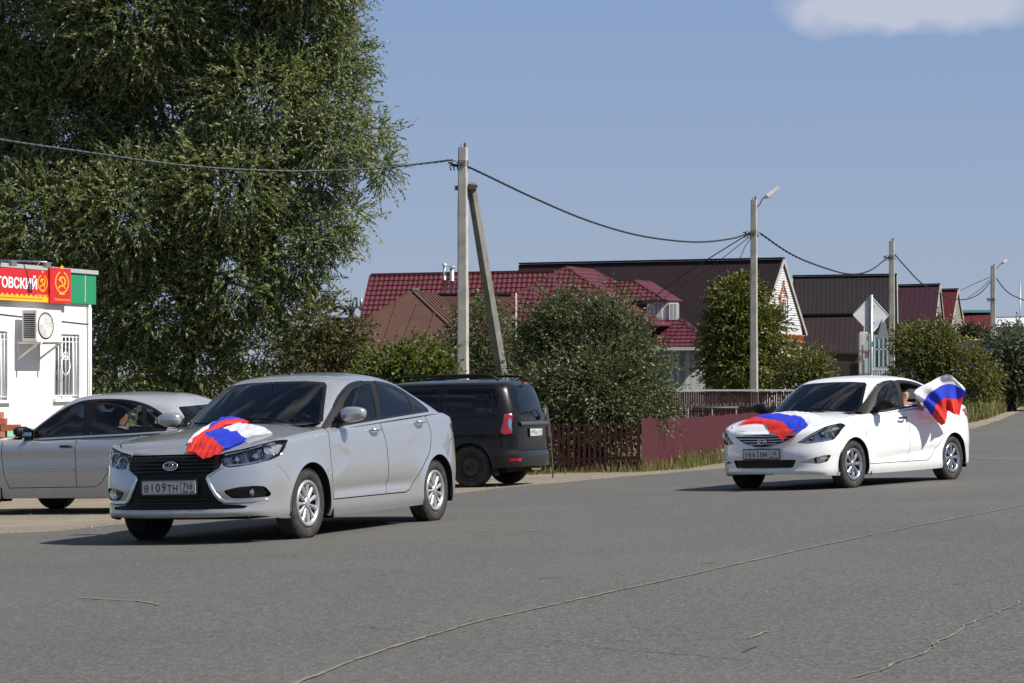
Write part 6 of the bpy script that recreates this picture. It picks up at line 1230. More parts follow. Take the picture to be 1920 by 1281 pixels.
def gable_house(label,A,B,half,drop,kind,rm,wallm,gablem,wave=.25,name='house',split=None,amp=.005,right_gable=None,over=.25,brickrows=0):
    """A,B ridge ends (left,right); front slope falls towards the camera"""
    A=Vector(A);B=Vector(B); u=(B-A); u.z=0; u.normalize(); w=Vector((u.y,-u.x,0)); w=w if w.y<0 else -w
    e=empty(name,(0,0,0),0,label,'house'); mid=A.lerp(B,.5); e.location=(mid.x,mid.y,gzf(mid.x,mid.y)); g=e.location.z
    dz=Vector((0,0,-drop)); F0,F1=A+w*half+dz,B+w*half+dz; K0,K1=A-w*half+dz,B-w*half+dz
    m=MB(); roof(m,[F0,F1,B,A],kind,0,wave=wave,amp=amp); roof(m,[K1,K0,A,B],kind,0,wave=wave,amp=amp)
    th=Vector((0,0,-.05)); m.add([F0+th,F1+th,B+th,A+th],[(0,1,2,3)]); m.add([K0+th,K1+th,B+th,A+th],[(0,1,2,3)]); cap(m,A+Vector((0,0,.05)),B+Vector((0,0,.05)),.30)
    ro=local(m,e).build('roof',rm,e,fix=False)
    for P,Q in((B,F1),(B,K1),(A,F0),(A,K0)):
        m=MB(); m.beam(P+Vector((0,0,-.05)),Q+Vector((0,0,-.05)),.05,.15); local(m,e).build('barge_board',M_['hwall'],ro)
    m=MB(); ins=.35
    f=lambda P,k: P+w*(-k)  # move inward
    c=[F0+w*-ins+u*ins,F1+w*-ins-u*ins,K1+w*ins-u*ins,K0+w*ins+u*ins]; ze=F0.z+.25; 
    vs=[Vector((p.x,p.y,z)) for z in(g-.6,ze) for p in c]; m.add(vs,[(0,1,5,4),(1,2,6,5),(2,3,7,6),(3,0,4,7)]); local(m,e).build('wall',wallm,e)
    for (P,s_) in((B,-1),(A,1)):
        m=MB(); q=P+u*s_*(.10); k=1-.12; a=q+w*half*k+dz*k;b=q-w*half*k+dz*k; t_=q+dz*.03; n=26; sl=[]
        for i in range(n):      # siding boards, each lapped over the one below
            t0,t1=i/n,(i+1)/n; l0,r0=a.lerp(t_,t0),b.lerp(t_,t0); l1,r1=a.lerp(t_,t1),b.lerp(t_,t1); o=-u*s_*.03; m.add([l0+o,r0+o,r1,l1],[(0,1,2,3)]); m.add([l0,r0,r0+o,l0+o],[(0,1,2,3)])
        m.add([Vector((a.x,a.y,g)),Vector((b.x,b.y,g)),b,a],[(0,1,2,3)])
        gb_=local(m,e).build('gable',gablem,e,fix=False)
    return e,u,w,F0,F1,K0,K1
# big brown roofed house
A=at(975,496,100.6);B=at(1470,486,93.6)
e,u,w,F0,F1,K0,K1=gable_house('large house with a long plain brown roof and a white gable behind the apple tree',A,B,3.0,3.5,'rib',M_['brownroof'],M_['hwall'],M_['siding'],wave=.22,amp=.005)
gq=B-u*.07; fa_=frame(gq,-w,(0,0,1))      # gable plane, x to the back (right in the photo)
T=Matrix.Translation(-Vector(e.location))@fa_
m=MB(); m.prism([(-.32,-2.75),(.32,-2.75),(.32,-1.80),(-.32,-1.80)],T,.03,.08); ao=m.build('attic_window',M_['pvc'],e); m=MB(); 
for a in(-.24,.04): m.flat([(a,-2.68),(a+.2,-2.68),(a+.2,-1.9),(a,-1.9)],T,0,.085)
m.build('pane',M_['pane'],ao,fix=False)
m=MB()
for a,b in(((-.5,-1.85),(0,-1.25)),((.5,-1.85),(0,-1.25)),((-.5,-1.80),(.5,-1.80)),((0,-1.3),(0,-1.0)),((-.42,-1.85),(-.42,-2.8)),((.42,-1.85),(.42,-2.8))):
    p,q=T@Vector((a[0],a[1],.06)),T@Vector((b[0],b[1],.06)); m.beam(p,q,.08,.05)
for i in range(13):
    x=-2.4+i*.4; m.box(T@Vector((x,-3.72,.10)),(.12,.16,.24)); 
m.prism([(-2.7,-3.60),(2.7,-3.60),(2.7,-3.55),(-2.7,-3.55)],T,.02,.10); m.prism([(-2.7,-3.92),(2.7,-3.92),(2.7,-3.86),(-2.7,-3.86)],T,.02,.10); m.build('brick_ornament',M_['brick'],e)
# dark roofed house
A=at(1486,519,110.3);B=at(1682,516,109.3)
e,u,w,F0,F1,K0,K1=gable_house('house with a very dark two tone roof behind the diamond road sign',A,B,2.7,2.9,'rib',M_['darkroof'],M_['hwall'],M_['beige'],wave=.24)
gable_house('low garage with a brown ribbed roof leaning below the very dark roof',at(1497,592,106.8),at(1622,590,106.0),2.1,2.05,'rib',M_['brownroof'],M_['brownfence'],M_['brownfence'],wave=.26,name='garage')
# gate, pillars and glazed porch in front of it
m=MB(); 
for k in range(16):
    x0=1560+k*3.3; a=at(x0,709,100);b=at(x0+3.0,664,100); m.add([a,Vector((b.x,a.y,a.z)),b,Vector((a.x,a.y,b.z))],[(0,1,2,3)]); 
a=at(1558,660,100);b=at(1613,663,100); m.beam(a,b,.2,.12); a=at(1540,664,100.6);b=at(1613,664,100.6); m.add([Vector((a.x,a.y,gzf(a.x,a.y)-.1)),Vector((b.x,b.y,gzf(b.x,b.y)-.1)),b,a],[(0,1,2,3)])
tag(m.build('gate',M_['brownfence'],fix=False),'dark brown board gate under the eave of the dark roofed house','gate')
def brickpillar(m,px0,px1,py0,py1,Y,dep=.4):
    a=at(px0,py1,Y);b=at(px1,py0,Y); n=int((b.z-a.z)/.11); 
    for k in range(n): z=a.z+k*.11; m.box(((a.x+b.x)/2,Y+dep/2,z+.045),(b.x-a.x+(.02 if k%2 else -.0),dep,.092))
    m.box(((a.x+b.x)/2,Y+dep/2,(a.z+b.z)/2-.3),(b.x-a.x-.03,dep-.03,b.z-a.z+.6))
e=empty('brick_porch',tuple(gb(1640,99)),0,'white brick porch with pale blue windows behind the sign post','porch'); m=MB(); brickpillar(m,1612,1619,622,700,99); brickpillar(m,1630,1637,622,700,99); brickpillar(m,1612,1637,622,660,99.05,.3); local(m,e).build('brick_wall',M_['wbrick'],e)
m=MB(); 
for i in range(12): p=at(1613+i*2.1,659,98.9); m.box((p.x,p.y,p.z),(.03,.06,.12))
local(m,e).build('brick_ornament',M_['brick'],e)
M_['bluewin']=pbr('pale_blue_frame',(.38,.50,.55),.5)
m=MB()
for px in(1640,1648,1656,1664): a,b=at(px,700,99.4),at(px,628,99.4); m.beam(a,b,.07,.07)
for py in(630,655,690): a,b=at(1640,py,99.4),at(1665,py,99.4); m.beam(a,b,.07,.06)
a,b=at(1640,702,99.6),at(1664,630,99.6); 
wf=local(m,e).build('window',M_['bluewin'],e); m=MB(); m.box(((a.x+b.x)/2,99.6,(a.z+b.z)/2),(b.x-a.x,.03,b.z-a.z)); m.box(((a.x+b.x)/2,99.6,at(1650,720,99.6).z),(b.x-a.x,.3,.9)); m.v=[tuple(Vector(v)-Vector(e.location)) for v in m.v]; m.build('pane',M_['pane'],wf); 
m=MB(); m.add([at(1621,640,98.95)+Vector((0,0,0)),at(1628,640,98.95),at(1628,700,98.95),at(1621,700,98.95)],[(0,1,2,3)]); local(m,e).build('door',M_['bluewin'],e,fix=False)
m=MB(); 
for i in range(9): p=at(1640+i*4.5,701,96); m.box((p.x,96,p.z),(.055,.05,.36))
for py in(693,709): a,b=at(1636,py,96),at(1681,py,96); m.beam(a,b,.08,.08)
brickpillar(m,1634,1640,690,722,96,.2); brickpillar(m,1678,1684,690,722,96,.2); tag(m.build('balustrade',M_['siding']),'low white balustrade in front of the white brick porch','balustrade')
gable_house('house with a purple roof left of the narrow red roof',at(1684,536,121.8),at(1763,534,121),3.1,3.0,'rib',M_['purple'],M_['hwall'],M_['beige'],wave=.3)
gable_house('house with a narrow bright red roof behind the blue fence',at(1766,544,128),at(1797,543,127.6),3.0,3.0,'rib',M_['redroof'],M_['hwall'],M_['beige'],wave=.3)
e,*_=gable_house('small far house with a red roof and a teal ridge',at(1806,586,145),at(1858,586,144.6),3,1.5,'rib',M_['redroof'],M_['hwall'],M_['siding'],wave=.3); m=MB(); m.beam(at(1805,584,144.6),at(1860,584,144.4),.4,.18); local(m,e).build('ridge_cap',M_['teal'],e)
gable_house('low white building far off beyond the bushes at the edge of the photo',at(1862,596,175),at(1990,592,172),3,.9,'rib',M_['siding'],M_['siding'],M_['siding'],wave=.3)
gable_house('grey roofed far shed between the willow and the red tiled house',at(600,598,120),at(700,598,119),3,1.2,'rib',M_['farshed'] if 'farshed' in M_ else pbr('slate_roof',(.10,.10,.10),.8),M_['hwall'],M_['hwall'],wave=.3,name='shed')
# blue fence with a yellow gas pipe
e=empty('blue_fence',tuple(gb(1815,92)),0,'bright blue board fence beyond the olive bush','fence'); m=MB()
for k in range(15):
    px=1792+k*4.2; a=at(px,668,92);top=at(px,636 if px<1830 else 645,92); m.beam((a.x,92,gzf(a.x,92)),(a.x,92,top.z),.10,.03,up=(0,1,0))
for py in(645,662): m.beam(at(1790,py,92.05),at(1852,py,92.05),.06,.08)
local(m,e).build('boards',M_['bluep'],e)
p_=[at(1788,640,91.5),at(1800,640,91.5),at(1812,630,91.5),at(1820,638,91.5),at(1845,637,91.5)]; m=MB(); m.tube(p_,.04,6); 
for px in(1790,1843): a=at(px,639,91.5); m.tube([a,(a.x,91.5,gzf(a.x,91.5))],.035,6)
tag(m.build('gas_pipe',M_['yellowpipe']),'thin yellow gas pipe running above the blue fence','pipe')

# ------------------------------------------------------------------ red tiled house
e=empty('tiled_house',tuple(gb(1030,79)),0,'large house with a maroon metal tile roof, hips and a white dormer','house')
m=MB()
A,B,C=at(696,517,80),at(1042,511,79.2),at(668,640,76.2); pl=(A,B,C)
roof(m,[onpl(668,640,*pl),onpl(1000,634,*pl),B,A],'tile',0)
cap(m,A+Vector((0,0,.05)),at(1062,510,79.2)+Vector((0,0,.05)),.20); cap(m,A,onpl(668,640,*pl),.14)
Ab,Bb=A+Vector((0,4,-2.8)),B+Vector((0,4,-2.8)); roof(m,[Bb,Ab,A,B],'rib',0,wave=.19)
# hip wing facing the street
H=at(1063,501,76.5); Hl=at(948,566,74.2);Hr=at(1176,574,73.6); 
pf=(H,Hl,Hr); roof(m,[onpl(880,602,*pf),onpl(1230,612,*pf),H],'tile',0); cap(m,H,onpl(880,602,*pf),.20); cap(m,H,onpl(1230,612,*pf),.22)
R2=at(1110,506,80.5); R3=at(1150,527,81.5); q1=onpl(1230,612,*pf); pr_=(H,R2,q1); roof(m,[q1,q1+(R2-H)*1.2,R2,H],'tile',0,amp=.015); cap(m,H,R2,.18); l1=onpl(880,602,*pf); roof(m,[l1+(R2-H)*1.0,l1,H,R2],'tile',0); cap(m,R2,R3,.16)
roof(m,[R3+Vector((.5,0,-.6)),R2+Vector((-1.2,1,-1.0)),R2,R3],'rib',0)
# right wing with a hipped end
S0,S1=at(1120,529,77.5),at(1190,527,77.0); E0,E1=at(1115,569,75.6),at(1250,564,75.0); roof(m,[E0,E1,S1,S0],'tile',0); cap(m,S0,S1,.16); cap(m,S1,E1,.16)
S2=at(1218,529,79.6); E2=at(1278,566,77.4); roof(m,[E1,E2,S2,S1],'tile',0,amp=.012); cap(m,S1,S2,.14); cap(m,S2,E2,.14)
# lower roof over the porch
D0,D1=at(1225,602,75.5),at(1272,597,75.5); J0,J1=at(1205,651,73.2),at(1336,651,72.8); roof(m,[J0,J1,D1,D0],'tile',0,amp=.012); cap(m,D1,J1,.12); D2=at(1300,598,79); roof(m,[J1,J1+Vector((.6,4.5,0)),D2,D1],'tile',0,amp=.01)
ro=local(m,e).build('roof',M_['tile'],e,fix=False)
m=MB()
# dormer walls and windows
a,b=at(1212,606,75.4),at(1273,568,75.4); m.box(((a.x+b.x)/2,75.9,(a.z+b.z)/2),(b.x-a.x,1.0,b.z-a.z)); m.box((b.x-.02,77.0,(a.z+b.z)/2),(.12,2.4,b.z-a.z))
z0=gzf(0,76)-.5
for p,q in(((at(672,640,77.2)),at(1110,640,77.2)),):
    m.box(((p.x+q.x)/2,79,(z0+p.z)/2),(q.x-p.x,4.0,p.z-z0))
p,q=at(1000,615,75.6),at(1215,615,75.6); m.box(((p.x+q.x)/2,78,(z0+p.z)/2+.2),(q.x-p.x,4.6,p.z-z0+.4))
p,q=at(1218,653,74.6),at(1322,653,74.6); m.box(((p.x+q.x)/2,76.6,(z0+p.z)/2),(q.x-p.x,4.0,p.z-z0))
wo=local(m,e).build('wall',pbr('bluish_white_wall',(.52,.54,.60),.8,noise=(2,(.44,.46,.5),.4,.7)),e)
for (x0,x1,y0,y1,Y) in((1228,1240,570,601,75.38),(1257,1268,570,602,75.38),(1215,1222,572,600,75.38)):
    a,b=at(x0,y1,Y),at(x1,y0,Y); m=MB(); M0=frame(((a.x+b.x)/2,Y,(a.z+b.z)/2),(1,0,0),(0,0,1)); hw,hh=(b.x-a.x)/2,(b.z-a.z)/2; m.prism([(-hw-.05,-hh-.05),(hw+.05,-hh-.05),(hw+.05,hh+.05),(-hw-.05,hh+.05)],M0,0,.06,0); wi_=local(m,e).build('window',M_['pvc'],e); m=MB(); m.flat([(-hw,-hh),(-.02,-hh),(-.02,hh),(-hw,hh)],M0,0,.065); m.flat([(.02,-hh),(hw,-hh),(hw,hh),(.02,hh)],M0,0,.065); local(m,e).build('pane',M_['curtain'],wi_,fix=False)
m=MB()
for px in(1259,1271,1289,1300,1316): a=at(px,655,73.5); m.beam((a.x,73.5,gzf(a.x,73.5)),(a.x,73.5,a.z+.12),.17 if px!=1271 else .10,.17)
a,b=at(1208,654,73.1),at(1334,654,72.9); m.beam(a,b,.10,.12); local(m,e).build('porch_columns',M_['siding'],e)
m=MB(); a,b=at(1262,728,73.9),at(1312,668,73.9)
for k in range(14): z=a.z+(b.z-a.z)*k/14; m.box(((a.x+b.x)/2,73.95,z+.06),(b.x-a.x,.06,.10))
local(m,e).build('porch_panel',M_['siding'],e)
# steel chimneys
for i,(px,w_,top,lab) in enumerate(((833.5,.062,495,'thin steel chimney pipe with a cone cap on the tiled roof'),(847.5,.085,498,'thicker steel chimney pipe with a flat cap on the tiled roof'))):
    b=at(px,552,77.9); t=at(px,top+5,77.9); c=empty('chimney_pipe',tuple(b),0,lab,'chimney','steel chimney pipes on the red tiled roof'); m=MB(); H_=(t-b).z; m.lathe([(w_*1.1,-.6),(w_,H_*.5),(w_*1.12,H_*.5),(w_*1.12,H_*.52),(w_,H_*.53),(w_,H_),(w_*.9,H_),(w_*.9,H_-.05)],14); m.build('pipe',pbr('flue_steel',(.55,.56,.58),.32,.6),c); m=MB(); m.lathe([(w_*1.9,H_+.05),(w_*1.9,H_+.065),(.001,H_+(.16 if i==0 else .075))],14); m.tube([(w_*.7,0,H_-.02),(w_*.7,0,H_+.06)],.008,4); m.tube([(-w_*.7,0,H_-.02),(-w_*.7,0,H_+.06)],.008,4); m.build('rain_cap',M_['galv'],c)
# old brown house in front
e=empty('brown_house',tuple(gb(790,61)),0,'low old house with a seamed brown iron roof behind the leaning brace pole','house'); m=MB()
A=at(775,546,62.5); FL=at(600,648,59.5); FR=at(905,668,57.5); pf=(A,FL,FR); bl,brr=onpl(560,676,*pf),onpl(925,688,*pf)
n_=(FL-A).cross(FR-A).normalized(); n_=n_ if n_.z>0 else -n_
m.add([bl,onpl(560,740,*pf),onpl(950,740,*pf),brr,A],[(0,1,2,3,4)])
for (x0,y0,x1,y1) in((746,565,718,650),(784,569,757,640),(817,585,795,645),(704,590,682,650),(846,606,830,650),(672,604,650,660)): m.beam(onpl(x0,y0,*pf)+n_*.02,onpl(x1+(x1-x0)*.5,y1+(y1-y0)*.5,*pf)+n_*.02,.045,.04)
R0=at(818,551,66.5); RR=at(915,640,66); pr_=(A,R0,brr); 
m.add([A,brr,onpl(1010,720,*pr_),R0],[(0,1,2,3)]); nr=(R0-A).cross(brr-A).normalized(); nr=nr if nr.z>0 else -nr
for k in range(1,7):
    t=k/6.5; a=A.lerp(R0,t); d=(brr-A); m.beam(a+nr*.02,a+d*1.05+nr*.02,.045,.04)
cap(m,A,brr,.12); cap(m,A,bl,.10); m.box(A+Vector((.08,0,.06)),(.20,.2,.07),mi=1)
Q0,Q1=at(812,552,66.6),at(960,553,65.4); wv=Vector((0,-2.6,-2.4)); m.add([Q0+wv,Q1+wv,Q1,Q0],[(0,1,2,3)]); m.add([Q0+Vector((0,2.6,-2.4)),Q1+Vector((0,2.6,-2.4)),Q1,Q0],[(0,1,2,3)]); cap(m,Q0,Q1,.12)
m.add([A,bl,bl+Vector((0,6,0)),A+Vector((0,4,0))],[(0,1,2,3)])
local(m,e).build('roof',[M_['oldbrown'],M_['galv']],e,fix=False)
m=MB(); zg=gzf(0,60)-.4; p,q=at(600,700,60.5),at(900,700,60.5); m.box(((p.x+q.x)/2,63,(zg+1.5)/2+.1),(q.x-p.x,5,1.5-zg)); p,q=at(830,640,64),at(972,640,64); m.box(((p.x+q.x)/2,66,(zg+p.z)/2),(q.x-p.x,4,p.z-zg)); local(m,e).build('wall',M_['siding'],e)
m=MB(); g0=Q1+Vector((.02,0,0)); 
for k in range(12):
    t0,t1=k/12,(k+.8)/12; a=g0+Vector((0,-2.6,-2.4))*t0; b=g0+Vector((0,2.6,-2.4))*t0; m.beam(a+Vector((0.05,0,-.05)),b+Vector((.05,0,-.05)),.05,.09)
for sg_ in(-1,1): m.beam(g0+Vector((.12,0,.03)),g0+Vector((.12,2.7*sg_,-2.45)),.05,.10)
local(m,e).build('gable',M_['hwall'],e)

# ------------------------------------------------------------------ fences
def picket_line(name,label,px0,Y0,px1,Y1,top_h,pw,sp,mat,rails=True,cap_=0,rng_j=.012,parts=True):
    a=gb(px0,Y0);b=gb(px1,Y1); e=empty(name,tuple(a),0,label,'fence'); d=(b-a); d.z=0; L_=d.length; d.normalize(); q=Vector((-d.y,d.x,0)); m=MB(); n=int(L_/sp)
    for i in range(n):
        x=i*sp; p=d*x; gx=gzf(a.x+p.x,a.y+p.y)-a.z; h=top_h+rng.normal(0,rng_j); t=rng.normal(0,.01); M0=Matrix(((d.x,0,q.x,p.x),(d.y,0,q.y,p.y),(0,1,0,gx),(0,0,0,1)))
        m.prism([(-pw/2,.04),(pw/2,.04),(pw/2+t,h-pw*.5),(t,h),(-pw/2+t,h-pw*.5)],M0,-.012,.008,0)
        if cap_: m.prism([(pw*-.42+t,h-cap_),(pw*.42+t,h-cap_),(pw*.42+t,h-pw*.4),(t,h+.01),(pw*-.42+t,h-pw*.4)],M0,-.016,.012,1)
    m.build('pickets',[mat,M_['tips']],e); r=MB(); ga=0; gbz=gzf(b.x,b.y)-a.z
    for hh in(.25,top_h-.22): r.beam(Vector((0,0,hh))+q*.03,d*L_+Vector((0,0,gbz+hh))+q*.03,.03,.06)
    r.build('rail',mat,e); return e,a,d,L_,q
picket_line('picket_fence','sparse maroon picket fence under the dark green shrub',940,36.6,1197,36.0,.90,.040,.098,M_['maroonf'])
def panel_fence(name,label,P,h,mat,ins=.0):
    e=empty(name,tuple(P[0]),0,label,'fence'); O=Vector(P[0]); m=MB(); posts=[]
    L_=smoothline([(p.x,p.y) for p in P],8); D=np.concatenate([[0],np.cumsum(np.linalg.norm(np.diff(L_,axis=0),axis=1))]); s=np.arange(0,D[-1],.0225); X=np.interp(s,D,L_[:,0]); Y=np.interp(s,D,L_[:,1]); tx=np.gradient(X);ty=np.gradient(Y); l=np.hypot(tx,ty); nx,ny=ty/l,-tx/l
    ph=(s/.1125)%1; off=.011*np.clip(np.abs(ph-.5)*5-.75,0,1); Z=gz(X,Y); hp=h-np.floor(s/1.15)%2*.006
    rows=[[Vector((X[i]+nx[i]*off[i]-O.x,Y[i]+ny[i]*off[i]-O.y,Z[i]+z-O.z)) for i in range(len(s))] for z in(-.02,)]+[[Vector((X[i]+nx[i]*off[i]-O.x,Y[i]+ny[i]*off[i]-O.y,Z[i]+hp[i]-O.z)) for i in range(len(s))]]
    m.grid(rows,0,False); m.build('sheet_panel',mat,e,fix=False)
    k=0
    for t in np.arange(.02,D[-1],2.3):
        x,y=np.interp(t,D,L_[:,0]),np.interp(t,D,L_[:,1]); i=min(np.searchsorted(s,t),len(s)-1); p=MB(); p.box((x-O.x-nx[i]*.05,y-O.y-ny[i]*.05,gzf(x,y)+h*.5-O.z+.0),(.06,.06,h+.04),rz=math.atan2(ty[i],tx[i])); p.build('post',mat,e)
    return e
panel_fence('sheet_fence','maroon corrugated sheet fence running back from the pickets to the white sedan',[gb(1202,36),gb(1260,39.2),gb(1345,44.0),gb(1432,49.5),gb(1520,56)],.965,M_['maroonf'])
# far garden fence: dark panels under a white rail, low pickets before it
e=empty('garden_fence',tuple(gb(1380,64)),0,'dark maroon garden fence with a white top rail behind the lamp pole','fence'); O=Vector(e.location); m=MB(); a,b=at(1215,732,64.4),at(1500,732,63.6)
for k in range(66):
    p=a.lerp(b,(k+.5)/66); m.box(((p.x-O.x),p.y-O.y,(p.z-.05+gzf(p.x,p.y))/2-O.z),(.058,.03,p.z-.05-gzf(p.x,p.y)))
m.build('boards',M_['maroonf'],e); m=MB(); m.beam(a-O,b-O,.07,.055); m.build('top_rail',M_['pvc'],e)
e,a,d,L_,q=picket_line('low_picket_fence','row of low maroon pickets with greyish tips in front of the white railed fence',1270,60,1500,59.2,1.06,.065,.118,M_['maroonf'],cap_=.12)
m=MB(); m.tube([at(1300,765,57)-Vector((0,0,0)),at(1385,764.5,57)],.032,8)
for px in(1290,1335,1380): p=at(px,765,57); m.tube([p,(p.x,57,gzf(p.x,57))],.028,6)
tag(m.build('pipe_rail',M_['railm']),'low grey pipe rail below the maroon pickets','rail')
# weathered board by the van
e=empty('board',(0,0,0)); bpy.data.objects.remove(e); m=MB(); a,b=at(1031,818,33.2),at(1022,762,33.2); a.z=min(a.z,99); pts=[at(1032,820,33.2),at(1028,790,33.2),at(1025,770,33.2),at(1021,760,33.2)]
for p,q_ in zip(pts[:-1],pts[1:]): m.beam(p,q_,.05,.06)
g_=gp(1033,870); m.beam(pts[0],Vector((pts[0].x+.05,33.4,gzf(pts[0].x,33.4)-.02)),.022,.025); m.tube([at(1016,770,33.1),at(1022,765,33.15),at(1019,783,33.1)],.03,6)
tag(m.build('weathered_post',M_['plankm']),'crooked weathered post standing behind the corner of the black minivan','post')

# ------------------------------------------------------------------ flags
def cloth(name,label,rows,cols,fn,mats,grp,thick=.0015,parent=None):
    """fn(s across the stripes, t along) -> world point; stripes white, blue, red over s"""
    m=MB(); P=[[fn(i/rows,j/cols) for j in range(cols+1)] for i in range(rows+1)]
    for k in range(3):
        i0,i1=rows*k//3,rows*(k+1)//3; m.grid(P[i0:i1+1],k)
    o=m.build(name,mats,fix=False)
    import bmesh
    bm=bmesh.new(); bm.from_mesh(o.data); bmesh.ops.remove_doubles(bm,verts=bm.verts,dist=1e-5); bm.to_mesh(o.data); bm.free()
    tag(o,label,'flag',grp); return o
M_['fw']=pbr('flag_cloth_white',(.70,.71,.77),.75); 
def fcloth(m0):   # thin fabric: let some light through
    n=m0.node_tree; b=n.nodes['Principled BSDF']; o=[x for x in n.nodes if x.type=='OUTPUT_MATERIAL'][0]; t=n.nodes.new('ShaderNodeBsdfTranslucent'); t.inputs[0].default_value=b.inputs['Base Color'].default_value; s=n.nodes.new('ShaderNodeMixShader'); s.inputs[0].default_value=.35; n.links.new(b.outputs[0],s.inputs[1]); n.links.new(t.outputs[0],s.inputs[2]); n.links.new(s.outputs[0],o.inputs[0]); return m0
FM=[fcloth(M_['fw']),fcloth(pbr('flag_cloth_blue',(.022,.05,.60),.7)),fcloth(pbr('flag_cloth_red',(.68,.032,.025),.7))]
def net(rows):   # smooth surface through a control net given as lists of vectors
    A=np.array([[tuple(p) for p in r] for r in rows],float)
    def cr(P,t):
        n=len(P)-1; x=min(max(t,0),1)*n; i=min(int(x),n-1); f=x-i; g=lambda k: P[k] if 0<=k<=n else (2*P[0]-P[1] if k<0 else 2*P[n]-P[n-1]); a,b,c,d=g(i-1),g(i),g(i+1),g(i+2)
        return .5*((2*b)+(c-a)*f+(2*a-5*b+4*c-d)*f*f+(3*b-a-3*c+d)*f**3)
    return lambda s,t: Vector(cr(np.array([cr(r,t) for r in A]),s))
def hoodz(K,x,y):
    q=K['tf'](min(x,.80),y); return float(q[2])-max(x-.78,0)*.9
def hood_flag(K,root,ctrl,label,rip=.012,fr=7,extra=None,W=None):
    MW=root.matrix_world.copy() if False else root_matrix(*W); N=net([[ (x,y,0) for x,y in r] for r in ctrl]); 
    def fn(s,t):
        p=N(s,t); z=hoodz(K,p.x,p.y)+.012+rip*(.5+.5*math.sin(fr*t*3.1+s*4))*(.3+.7*math.sin(math.pi*min(s*1.02,1)))+rip*.3*math.sin(13*s+5*t)+.0035*math.sin(31*s+9*t+3*math.sin(11*t))+.003*math.sin(37*t-12*s)+ (extra(s,t) if extra else 0); return MW@Vector((p.x,p.y,z))
    return fn,MW
fn,MW=hood_flag(VK,V_,[[(-.16,.08),(-.06,.25),(.06,.46),(.243,.65)],[(.19,.13),(.30,.30),(.44,.44),(.574,.59)],[(.42,.08),(.52,.20),(.63,.33),(.724,.45)],[(.745,.13),(.80,.22),(.84,.34),(.79,.46)]],'',.02,4,W=(-2.527,17.365,-112.35))
o=cloth('flag','white, blue and red flag bunched on the bonnet of the silver sedan',24,30,fn,FM,'white, blue and red flags on the cars')
m=MB()   # the gathered corner: twisted folds joined to the cloth
def ribbon(pts,wd,hs,mi,tw=0):
    rows=[]; L_=smoothline(pts,6); n=len(L_)
    for i,p in enumerate(L_):
        d=L_[min(i+1,n-1)]-L_[max(i-1,0)]; d/=np.linalg.norm(d)+1e-9; q=np.array([-d[1],d[0]]); t=i/(n-1); w_=wd*(.55+.45*math.sin(math.pi*t+.4)); h=np.interp(t,[k/(len(hs)-1) for k in range(len(hs))],hs); r=[]
        for k in range(-4,5):
            x,y=p+q*w_*k/4; r.append(MW@Vector((x,y,hoodz(VK,x,y)+.014+h*.6*(1-(k/4)**2)+.008*math.sin(k*2.1+t*9+tw))))
        rows.append(r)
    m.grid(rows,mi)
ribbon([(.76,.12),(.50,.07),(.22,.04),(-.02,.0),(-.20,.02)],.030,[.012,.02,.04,.07,.04],2)
ribbon([(.66,.08),(.40,.0),(.15,-.06),(-.08,-.10),(-.26,-.08)],.035,[.01,.025,.035,.05,.03],0,2)
ribbon([(.16,-.02),(.0,-.06),(-.14,-.03),(-.28,-.05)],.05,[.03,.06,.10,.04],1,1)
ribbon([(-.02,.0),(-.12,.04),(-.19,.10),(-.19,.16)],.04,[.05,.07,.04,.01],2,3); ribbon([(-.05,-.08),(-.20,-.12),(-.30,-.05),(-.31,.05)],.05,[.03,.08,.07,.02],1,5)
n0=o.data; kv=[tuple(v.co) for v in n0.vertices]; kf=[tuple(p.vertices) for p in n0.polygons]; km=[p.material_index for p in n0.polygons]; bpy.data.objects.remove(o)
q=MB(); q.v=list(m.v); q.f=list(m.f); q.m=list(m.m); q.sm=list(m.sm); nn0=len(q.v); q.v+=kv; q.f+=[tuple(nn0+i for i in f) for f in kf]; q.m+=km; q.sm+=[True]*len(kf)
tag(q.build('flag',FM,fix=False),'white, blue and red flag bunched on the bonnet of the silver sedan','flag','white, blue and red flags on the cars')
fn,MW2=hood_flag(AK,A_,[[(-.16,-.10),(-.02,.16),(.12,.38),(.30,.58)],[(-.13,-.46),(.08,-.06),(.30,.26),(.57,.54)],[(.06,-.60),(.36,-.16),(.58,.20),(.77,.47)],[(.50,-.56),(.52,-.20),(.74,.10),(.92,.38)]],'',.014,3.2,extra=lambda s,t:.02*math.sin(t*7)*max(0,s-.55),W=(3.671,25.366,-130.6))
cloth('flag','white, blue and red flag spread flat over the bonnet of the white sedan',24,30,fn,FM,'white, blue and red flags on the cars')
def z4(x,y,Y): return at(1540+x/5.125,680+y/5.125,Y+(x-897)/478*.75)
Yf=25.72
N=net([[z4(975,418,Yf-.10),z4(897,275,Yf-.02),z4(1060,178,Yf+.05),z4(1225,116,Yf-.08),z4(1345,215,Yf+.08)],
       [z4(992,405,Yf-.12),z4(1000,335,Yf-.05),z4(1115,243,Yf-.10),z4(1255,208,Yf+.05),z4(1375,270,Yf-.05)],
       [z4(1080,512,Yf-.02),z4(1098,400,Yf+.03),z4(1185,350,Yf-.06),z4(1278,345,Yf+.06),z4(1362,345,Yf-.04)],
       [z4(1158,605,Yf),z4(1196,556,Yf-.06),z4(1225,468,Yf+.07),z4(1278,500,Yf-.05),z4(1335,508,Yf+.05)]])
def wf_(s,t):
    p=N(s,t); return p+Vector((0,.05*math.sin(t*11+s*3)+.03*math.sin(t*23+s*2),.006*math.sin(t*17+s*6)+.004*math.sin(41*s+13*t)))
